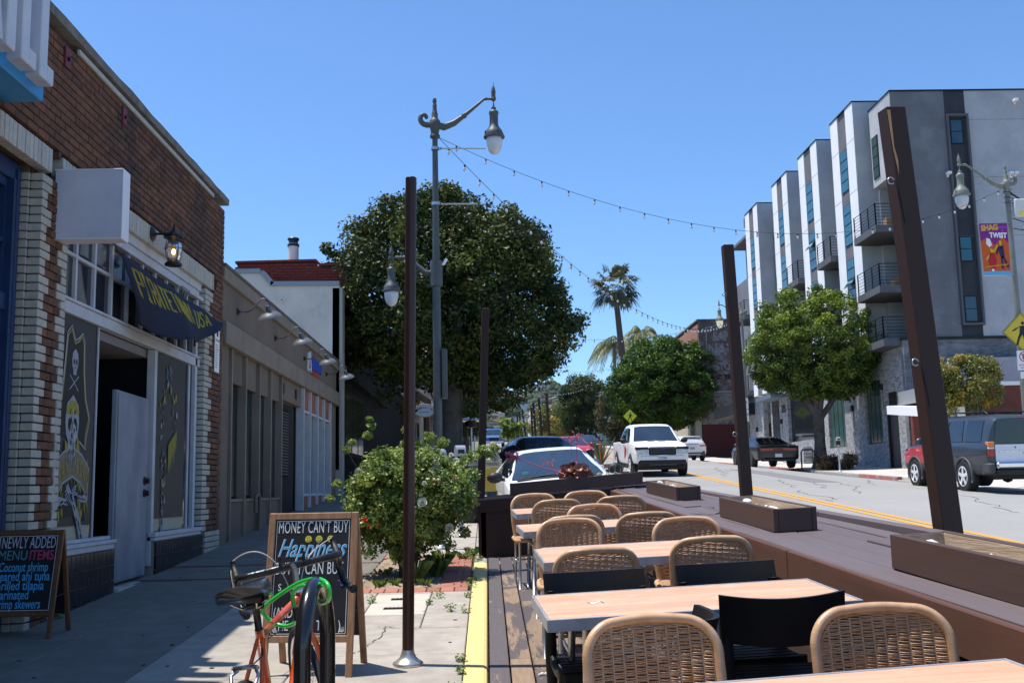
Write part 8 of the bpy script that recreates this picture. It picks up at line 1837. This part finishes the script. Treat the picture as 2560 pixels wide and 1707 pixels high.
for u in (.445, .585, .735):
    g = MB(); c = (cxp(u), cz(.175)); n = 24; g.prism([(c[0]+.0215*math.cos(2*math.pi*k/n), c[1]+.0215*math.sin(2*math.pi*k/n)) for k in range(n)][::-1], .0078, .0068, 'y'); g.build('smiley_face', m_chy, p)
    g = MB(); g.tube([(c[0]+.013*math.cos(a), .0066, c[1]+.013*math.sin(a)) for a in [math.pi*(1.1+.8*i/8) for i in range(9)]], .0012, 4)
    for q in (-1, 1): g.tube([(c[0]+q*.006, .0066, c[1]+.004), (c[0]+q*.006, .0066, c[1]+.011)], .0016, 4)
    g.build('smiley_line', m_black, p)
chalk(p, 'Happiness', m_chk, cxp(.045), cz(.325), .155, .90, .0022, .45, y=.0076); chalk(p, 'Happiness', m_chb, cxp(.05), cz(.325), .155, .89, -.0004, .45, y=.0068)
chalk(p, 'BUT IT CAN BUY', m_chk, cxp(.03), cz(.480), .108, .88, -.0004, sp=1.06); chalk(p, 'Sushi & Tacos', m_chb, cxp(.10), cz(.60), .10, .60, .002, .4) if False else None
for P in ([(.35,.58),(.40,.56),(.46,.58),(.44,.68),(.40,.70)], [(.50,.56),(.58,.56),(.54,.62),(.48,.70)], [(.33,.60),(.36,.70),(.42,.72)]): g = MB(); g.tube([(cxp(a), .0068, cz(b)) for a, b in P], .005, 5); g.build('blue_stroke', m_chb, p)
g = MB(); g.tube([(cxp(a), .0068, cz(b)) for a, b in [(.86,.54),(.90,.535),(.885,.565),(.90,.58),(.93,.57),(.95,.565)]], .0022, 4); g.build('violet_stroke', m_chv, p)
chalk(p, "& IT'S KIND OF", m_chk, cxp(.10), cz(.66), .070, .60, .0018) if False else None
chalk(p, '(AND', m_chk, cxp(.04), cz(.850), .092, .24, -.0002); chalk(p, 'K', m_chk, cxp(.66), cz(.850), .092, .05, -.0002); chalk(p, 'THE', m_chk, cxp(.04), cz(.958), .088, .20, -.0002); chalk(p, 'TH', m_chk, cxp(.60), cz(.958), .088, .13, -.0002); chalk(p, ')', m_chk, cxp(.88), cz(.958), .088, .03, -.0002)
chalk(p, 'S', m_chk, cxp(.08), cz(.62), .06, .04, 0); chalk(p, 'I', m_chk, cxp(.66), cz(.735), .07, .012, 0)
for q, sgn in ((.04, 1), (.96, -1)):
    g = MB()
    for k in range(5): a = R(10+18*k); g.tube([(cxp(q)+sgn*.008*math.cos(a), .0068, cz(.975)+.008*math.sin(a)), (cxp(q)+sgn*.035*math.cos(a), .0068, cz(.975)+.035*math.sin(a))], .0013, 4)
    g.build('corner_flourish', m_chk, p)
t, p, w2, z0, z1 = aboard('brown framed chalkboard listing NEWLY ADDED menu items by the blue door', -3.515, 8.06, S(8.06), R(-3), .53, .79, R(12), m_frame2, .036, .36)
Wp = 2*w2; Hp = z1-z0
g = MB()
for (a, b, c, d) in ((.015,.985,.012,.018),(.015,.985,.982,.988),(.015,.022,.012,.988),(.978,.985,.012,.988)): g.box(cxp(a), cxp(b), .0068, .0078, cz(c), cz(d))
g.build('chalk_border', m_chk, p)
chalk(p, 'NEWLY ADDED', mat('chalk_pen_lilac', (.60,.55,.66), .7), cxp(.05), cz(.175), .125, .90, -.0006); chalk(p, 'MENU', m_cht, cxp(.02), cz(.33), .105, .47, -.0004); chalk(p, 'ITEMS', m_chr, cxp(.54), cz(.33), .105, .40, .0006)
for k, (s_, a_, w_) in enumerate((('Coconut shrimp', .03, .82), ('Seared ahi tuna', -.0, .90), ('Grilled tilapia', -.0, .82), ('Marinated', -.0, .58), ('shrimp skewers', -.0, .80))): chalk(p, s_, m_chb, cxp(.03+a_), cz(.480+.120*k), .098, w_, .0008)
# ---- bicycle rack
m_rack = mat('black_rack_enamel', (.010,.010,.011), .22, bump=.03, c2=(.013,.013,.014), scale=9, coat=.5)
t = thing('bicycle_rack', 'thick black hoop bicycle rack beside the orange bicycle', 'bicycle rack', (-.585, 3.63, S(3.63)))
g = MB(); H = .965; rr_ = .185; P = [(-.012, -rr_, -.02), (-.012, -rr_, .4), (-.012, -rr_, H-rr_)] + [(-.012+.024*(i/14), -rr_*math.cos(math.pi*i/14), H-rr_+rr_*math.sin(math.pi*i/14)) for i in range(1, 14)] + [(.012, rr_, H-rr_), (.012, rr_, .4), (.012, rr_, -.0)]
g.tube(P, .0275, 20); g.build('hoop', m_rack, t, True)
for q in (-1, 1): g = MB(); g.lathe([(.07,0),(.07,.008),(.03,.012),(.028,.02)], (.012*q, q*rr_, 0), 16); g.build('foot_flange', m_rack, t)
t2_ = thing('bicycle_rack', 'small dark hoop rack on the far pavement behind the black coupe', 'bicycle rack', (14.55, 47.6, walk_r(14.55, 47.6))); g = MB(); g.tube([(-.3,0,0),(-.3,0,.75),(-.22,0,.86),(.22,0,.86),(.3,0,.75),(.3,0,0)], .035, 8); g.build('hoop', m_rack, t2_, True)
# ---- orange bicycle (local +y forward)
m_or = mat('orange_frame_paint', (.62,.085,.015), .3, (.55,.07,.012), 6, coat=.7, c3=(.30,.05,.02), s3=30, lo3=.68, hi3=.72); m_btape = mat('black_bar_tape', (.012,.012,.012), .3, bump=.3, bscale=60, c2=(.02,.02,.02), scale=20); m_sad = mat('black_saddle', (.014,.013,.012), .25, (.022,.02,.018), 12, coat=.4)
t = thing('bicycle', 'orange road bicycle with drop handlebars locked by a green cable to the rack', 'bicycle', (-.725, 3.98, S(3.98)+.01), tilt=(math.atan(SL), R(-3.5), R(-3.5)))
WR = .335; yr, yf, bz = -.50, .49, .275
def W2(y0, steer=None):
    Mx = steer or TR(0, y0, WR)
    g = MB(); g.tube([Mx@Vector((0, WR*math.cos(a), WR*math.sin(a))) for a in [2*math.pi*k/48 for k in range(48)]], .0145, 10, closed=True); ty = g.build('tyre', m_rub, t, True)
    g = MB(); g.tube([Mx@Vector((0, .312*math.cos(a), .312*math.sin(a))) for a in [2*math.pi*k/48 for k in range(48)]], .010, 8, closed=True); g.build('wheel_rim', m_chrome, t, True)
    g = MB(); 
    for k in range(32): a = 2*math.pi*k/32; s_ = .03 if k % 2 else -.03; g.tube([Mx@Vector((s_, .02*math.cos(a+.6), .02*math.sin(a+.6))), Mx@Vector((0, .305*math.cos(a), .305*math.sin(a)))], .001, 3)
    g.build('spokes', m_steel, t, kind='stuff'); g = MB(); g.tube([Mx@Vector((-.05,0,0)), Mx@Vector((.05,0,0))], .018, 10); g.build('hub', m_chrome, t, True)
W2(yr)
seat_top = (0, -.235, .80); head_t, head_b = Vector((0, .335, .845)), Vector((0, .375, .70))
def T2(nm, P, r_, m_, seg=12): g = MB(); g.tube(P, r_, seg); return g.build(nm, m_, t, True)
T2('seat_tube', [(0,-.085,bz), seat_top], .0155, m_or); T2('top_tube', [(0,-.225,.775), tuple(head_t+Vector((0,.005,-.03)))], .0145, m_or); T2('down_tube', [(0,-.085,bz), tuple(head_b+Vector((0,0,.02)))], .0165, m_or); T2('head_tube', [head_t, head_b], .0185, m_or)
for q in (-1, 1): T2('seat_stay', [(q*.010,-.225,.765), (q*.045,yr+.05,.52), (q*.062,yr,WR)], .0075, m_or, 8); T2('chain_stay', [(q*.025,-.10,bz), (q*.06,yr,WR)], .009, m_or, 8)
# steering assembly turned left
ax = (head_t-head_b).normalized(); St = TR(*head_b)@Matrix.Rotation(R(26), 4, ax)@TR(*(-head_b))
for q in (-1, 1): T2('fork_blade', [St@Vector((q*.02,.375,.69)), St@Vector((q*.045,.39,.60)), St@Vector((q*.052,.43,.42)), St@Vector((q*.052,.49,WR))], [.013,.013,.010,.008], m_or, 8)
W2(yf, St@TR(0, yf, WR))
T2('stem', [St@(head_t+ax*.0), St@(head_t+ax*.085), St@(head_t+ax*.10+Vector((0,.04,0)))], .0125, mat('worn_chrome', (.60,.50,.38), .3, metal=.9, c2=(.4,.3,.2), scale=20)); T2('headset', [St@(head_t+ax*.0), St@(head_t+ax*.02)], .022, m_chrome)
bc = head_t+ax*.10+Vector((0,.05,0))
P = [Vector((-.205,.10,-.13)), Vector((-.205,.02,-.155)), Vector((-.205,-.02,-.150))]
for q in (-1, 1):
    P = [bc+Vector(v) for v in ((0,0,0),(q*.09,0,0),(q*.17,.005,0),(q*.200,.03,-.002),(q*.205,.08,-.02),(q*.208,.10,-.06),(q*.21,.08,-.11),(q*.212,.03,-.135),(q*.212,-.04,-.14))]
    T2('handlebar', [St@v for v in P], .0150, m_btape, 10)
    g = MB(); h = bc+Vector((q*.206,.085,.0)); g.tube([St@h, St@(h+Vector((0,.03,.035))), St@(h+Vector((0,.045,.06)))], [.014,.014,.010], 8); g.build('brake_hood', m_bplast, t, True)
    g = MB(); g.tube([St@(h+Vector((0,.045,.055))), St@(h+Vector((q*.01,.07,.02))), St@(h+Vector((q*.012,.075,-.06))), St@(h+Vector((q*.012,.06,-.11)))], [.006,.0075,.006,.004], 8); g.build('brake_lever', m_chrome, t, True)
    g = MB(); c0 = St@(h+Vector((0,.04,.062))); c1 = St@(bc+Vector((q*.12,.02,.13 if q < 0 else .05))); c2_ = St@(bc+Vector((q*.03,.03,.06 if q < 0 else .03))); c3_ = Vector((q*.015, .32, .80)); pts = []
    for i in range(17):
        u = i/16; a, b, c, d = (1-u)**3, 3*u*(1-u)**2, 3*u*u*(1-u), u**3; pts.append(c0*a+c1*b*1.0+c2_*c+c3_*d)
    g.tube(pts, .0026, 6); g.build('brake_cable', mat('cable_sheath_grey', (.45,.43,.38), .4), t, True)
T2('bar_end_plug', [St@(bc+Vector((.212,-.04,-.14))), St@(bc+Vector((.212,-.055,-.142)))], .017, m_black, 10)
for q in (-1, 1): T2('shifter', [St@(bc+Vector((q*.045,-.01,0))), St@(bc+Vector((q*.05,-.03,.05)))], [.008,.005], m_black, 6)
# saddle
g = MB(); rows = []
for i in range(15):
    v = i/14; y = -.135+.27*v; wv = .078*(1-v)**.75*(1 if v > .06 else .85)+.017+.0; zc = .0+.010*math.cos(v*3)-.006*math.sin(v*3.14); rows.append([(wv*math.sin(a)*1.0, y, zc+.030*math.cos(a)*(1 if abs(a) < 1.6 else .9)-(.012 if abs(a) > 1.5 else 0)) for a in [-2.1+4.2*k/12 for k in range(13)]])
g.grid(rows); g.f += [tuple(range(13)), tuple(range(len(g.v)-13, len(g.v)))]; g.m += [0,0]; g.tone += [.5,.5]; o = g.build('saddle', m_sad, t, True); o.location = (0,-.275,.935); o.rotation_euler = (R(3), 0, R(-3))
g = MB(); 
for q in (-1, 1): g.tube([(q*.045,-.40,.915), (q*.025,-.33,.885), (q*.022,-.20,.885), (q*.01,-.14,.92)], .0035, 6)
for q in (-.055,-.02,.02,.055): g.ball((q, -.402, .948), .006, 6)
g.build('saddle_rail', m_chrome, t, True); T2('seat_post', [(0,-.235,.79), (0,-.262,.90)], .013, m_black, 10); T2('seat_clamp', [(-.028,-.265,.885), (.028,-.265,.885)], .014, m_black, 8)
g = MB(); g.tube([(-.03,-.40,.70), (-.045,-.43,.69), (-.03,-.47,.62), (-.02,-.50,.66)], .006, 6); g.tube([(.03,-.40,.70), (.045,-.43,.69), (.03,-.47,.62), (.02,-.50,.66)], .006, 6); g.tube([(0,-.345,.70),(-.04,-.42,.71)], .008, 6); g.tube([(0,-.345,.70),(.04,-.42,.71)], .008, 6); g.build('rear_brake', m_steel, t, True)
g = MB(); g.tube([(.01,-.23,.76), (.02,-.28,.72), (.01,-.36,.71)], .0025, 5); g.tube([(.018,-.20,.76),(.02,.1,.755),(.02,.28,.77)], .0025, 5); g.build('gear_cable', m_black, t)
g = MB(); g.lathe([(.085,-.004),(.085,.004)], (.045,-.085,bz), 32, 0, 'x'); g.tube([(.03,-.085,bz),(-.03,-.085,bz)], .02, 10); g.tube([(.06,-.085,bz),(.065,-.03,bz-.16)], .009, 6); g.tube([(-.05,-.085,bz),(-.055,-.14,bz+.16)], .009, 6); g.box(.055,.13,-.07,.01,bz-.17,bz-.155); g.box(-.13,-.055,-.18,-.10,bz+.155,bz+.17); g.build('crankset', m_steel, t, True, 40)
g = MB(); g.tube([(.045,-.085,bz+.085),(.045,yr,WR+.04),(.045,yr-.04,WR),(.045,yr,WR-.05),(.045,-.085,bz-.085)], .004, 4, closed=True); g.build('chain', m_black, t)
# ---- green cable lock
t = thing('cable_lock', 'bright green coiled cable lock joining the bicycle frame to the black rack', 'bicycle lock', tuple(PX(740,1520,3.85)))
m_grn = mat('green_cable', (.02,.50,.06), .3, coat=.5)
def CL(nm, P, r_=.0075, m_=m_grn):
    pts = [PX(*q)-t.location for q in P]; out = []
    for i in range(len(pts)-1):
        p0, p1, p2, p3 = pts[max(i-1,0)], pts[i], pts[i+1], pts[min(i+2, len(pts)-1)]
        for k in range(6): u = k/6; out.append(.5*((2*p1)+(p2-p0)*u+(2*p0-5*p1+4*p2-p3)*u*u+(3*p1-p0-3*p2+p3)*u**3))
    out.append(pts[-1]); g = MB(); g.tube(out, r_, 8); g.build(nm, m_, t, True)
CL('cable', [(664,1540,3.88),(656,1524,3.86),(680,1500,3.84),(720,1472,3.82),(755,1453,3.76),(790,1446,3.66),(815,1455,3.58),(824,1478,3.56),(820,1500,3.60),(806,1507,3.66),(799,1502,3.72)])
CL('cable', [(664,1540,3.9),(684,1556,3.9),(712,1564,3.88),(735,1558,3.84),(741,1548,3.80)])
CL('cable', [(738,1520,3.80),(732,1500,3.80),(736,1478,3.78),(750,1466,3.74),(766,1463,3.68),(778,1470,3.64),(790,1462,3.60),(806,1458,3.56)])
CL('lock_barrel', [(741,1550,3.80),(741,1535,3.80),(738,1518,3.80)], .010, m_black)
# ---- parking meters, heater, sign by the parked car
m_mgrey = mat('meter_grey', (.50,.51,.52), .35, metal=.3, c2=(.42,.43,.44), scale=9)
def meter(lab, x, y, zg, h=1.27, rz=0, s=1.0, body=m_black):
    t = thing('parking_meter', lab, 'parking meter', (x, y, zg), rz, group='parking meters by the kerb')
    g = MB(); g.lathe([(.095,0),(.09,.02),(.055,.04),(.035,.07),(.030,.09),(.030,h-.33)], (0,0,0), 16); g.build('meter_pole', m_mgrey, t, True, 50)
    g = MB(); g.box(-.065, .065, -.055, .055, h-.34, h-.17, 0, .02); g.build('meter_housing', body, t)
    g = MB(); rows = []
    for i in range(9): a = math.pi*i/8; rows.append([(q*.072, -.062*math.cos(a), h-.17+.155*math.sin(a)) for q in (-1,-.8,.8,1)])
    g.grid(rows); 
    for q in (-1, 1): n = 9; g.add([(q*.072, -.062*math.cos(math.pi*i/8), h-.17+.155*math.sin(math.pi*i/8)) for i in range(9)], [tuple(range(9))])
    g.build('meter_dome', m_mgrey, t, True, 50); bx_(t, 'meter_window', -.045, .045, -.064, -.058, h-.135, h-.075, m_dglass, 0)
    return t
meter('grey domed parking meter at the kerb behind the rose bush, left one', -.60, 13.46, S(13.46), 1.27, R(55)); meter('grey domed parking meter just right of its neighbour behind the rose bush', -.385, 14.9, S(14.9), 1.29, R(20))
meter('lone parking meter on the far pavement beside the brown shrub', 14.20, 42.3, walk_r(14.2, 42.3), 1.42, R(10))
t = thing('patio_heater', 'mushroom shaped patio heater with a white dome beside the upright dark post', 'patio heater', (-.46, 30.5, S(30.5)+.0)); hz0 = 1.78
g = MB(); g.lathe([(0,hz0+.10),(.12,hz0+.09),(.36,hz0+.02),(.40,hz0),(.39,hz0-.02),(0,hz0+.03)], (0,0,0), 24); g.build('dome', mat('white_dome', (.80,.80,.80), .3), t, True, 40)
g = MB(); g.lathe([(.14,hz0-.20),(.17,hz0-.18),(.17,hz0-.02),(.10,hz0)], (0,0,0), 18); g.build('burner', mat('burnt_metal', (.05,.03,.02), .6, metal=.4), t); g = MB(); g.tube([(0,0,.5),(0,0,hz0-.2)], .035, 10); g.tube([(.09,.05,.5),(.09,.05,hz0-.45)], .02, 8); g.build('heater_pole', m_steel, t); g = MB(); g.lathe([(.24,0),(.24,.06),(.2,.55),(.04,.6)], (0,0,0), 18); g.build('heater_base', m_black, t, True, 40)
t = thing('parking_board', 'small yellow public parking board standing behind the upright dark post', 'sign', (.02, 20.6, S(20.6)+.02)); t.rotation_euler.z = R(-4)
bx_(t, 'board_face', -.26, .26, -.02, 0, .28, .72, mat('board_yellow', (.62,.42,.06), .5), .004); bx_(t, 'board_top', -.26, .26, -.02, 0, .725, .90, mat('board_cream', (.60,.52,.30), .5), .004)
text('board_lettering', 'PUBLIC PARKING', m_black, t, (-.25, -.0215, .775), (math.pi/2,0,0), .088, .0005, .001, sx=.68); g = MB(); g.prism([(-.10,.35),(-.08,.35),(-.08,.62),(-.10,.62)][::-1], -.024, -.021, 'y'); g.build('arrow_mark', m_black, t)
g = MB(); g.prism([(.08+.07*math.cos(2*math.pi*i/18), .5+.07*math.sin(2*math.pi*i/18)) for i in range(18)][::-1], -.024, -.021, 'y'); g.build('blue_disc', mat('disc_blue_grey', (.35,.42,.50), .5), t)
for q in (-1, 1): bx_(t, 'board_leg', q*.26, q*.22, -.02, .02, 0, .28, m_black, 0)
t = thing('litter_bin', 'black litter bin with grey lid behind the parking meters', 'litter bin', (-.30, 17.3, S(17.3))); g = MB(); g.lathe([(.20,0),(.23,.05),(.24,.85),(.22,.88)], (0,0,0), 20); g.build('bin_body', m_black, t, True, 40); g = MB(); g.lathe([(.25,.86),(.25,.90),(.18,.98),(0,1.0)], (0,0,0), 20); g.build('bin_lid', m_clad, t, True, 40)
t = thing('round_planter', 'black round planter tub behind the parklet near the white car mirror', 'planter', (.16, 13.55, road_z(.1, 13.5)+.05)); g = MB(); g.lathe([(.12,0),(.16,.02),(.21,.60),(.22,.62),(.19,.62),(.18,.50),(0,.50)], (0,0,0), 20); g.build('tub', m_bplast, t, True, 40); me = leaf_mesh('tub_leaves', np.array([(0,0,.62),(.06,0,.66),(-.06,.03,.64)]), np.array([.12,.1,.1]), 60, .06, leafmat('dark_tub_leaf', (.01,.015,.01), (.05,.06,.05)), 3, .4); o = bpy.data.objects.new('tub_leaves', me); col.objects.link(o); o.parent = t
# ================================================================= air
g = MB(); g.box(-5100, 5100, -110, 7100, -6, 185)
hm = bpy.data.materials.new('haze_air'); hm.use_nodes = True; hm.node_tree.nodes.clear(); pv = hm.node_tree.nodes.new('ShaderNodeVolumePrincipled'); mo = hm.node_tree.nodes.new('ShaderNodeOutputMaterial')
pv.inputs['Color'].default_value = (.80, .88, 1, 1); pv.inputs['Density'].default_value = .00003; pv.inputs['Anisotropy'].default_value = .2
hm.node_tree.links.new(pv.outputs[0], mo.inputs['Volume']); hz_ = g.build('haze', hm); hz_['kind'] = 'stuff'; hz_['label'] = 'thin pale haze in the air over the street and hill'
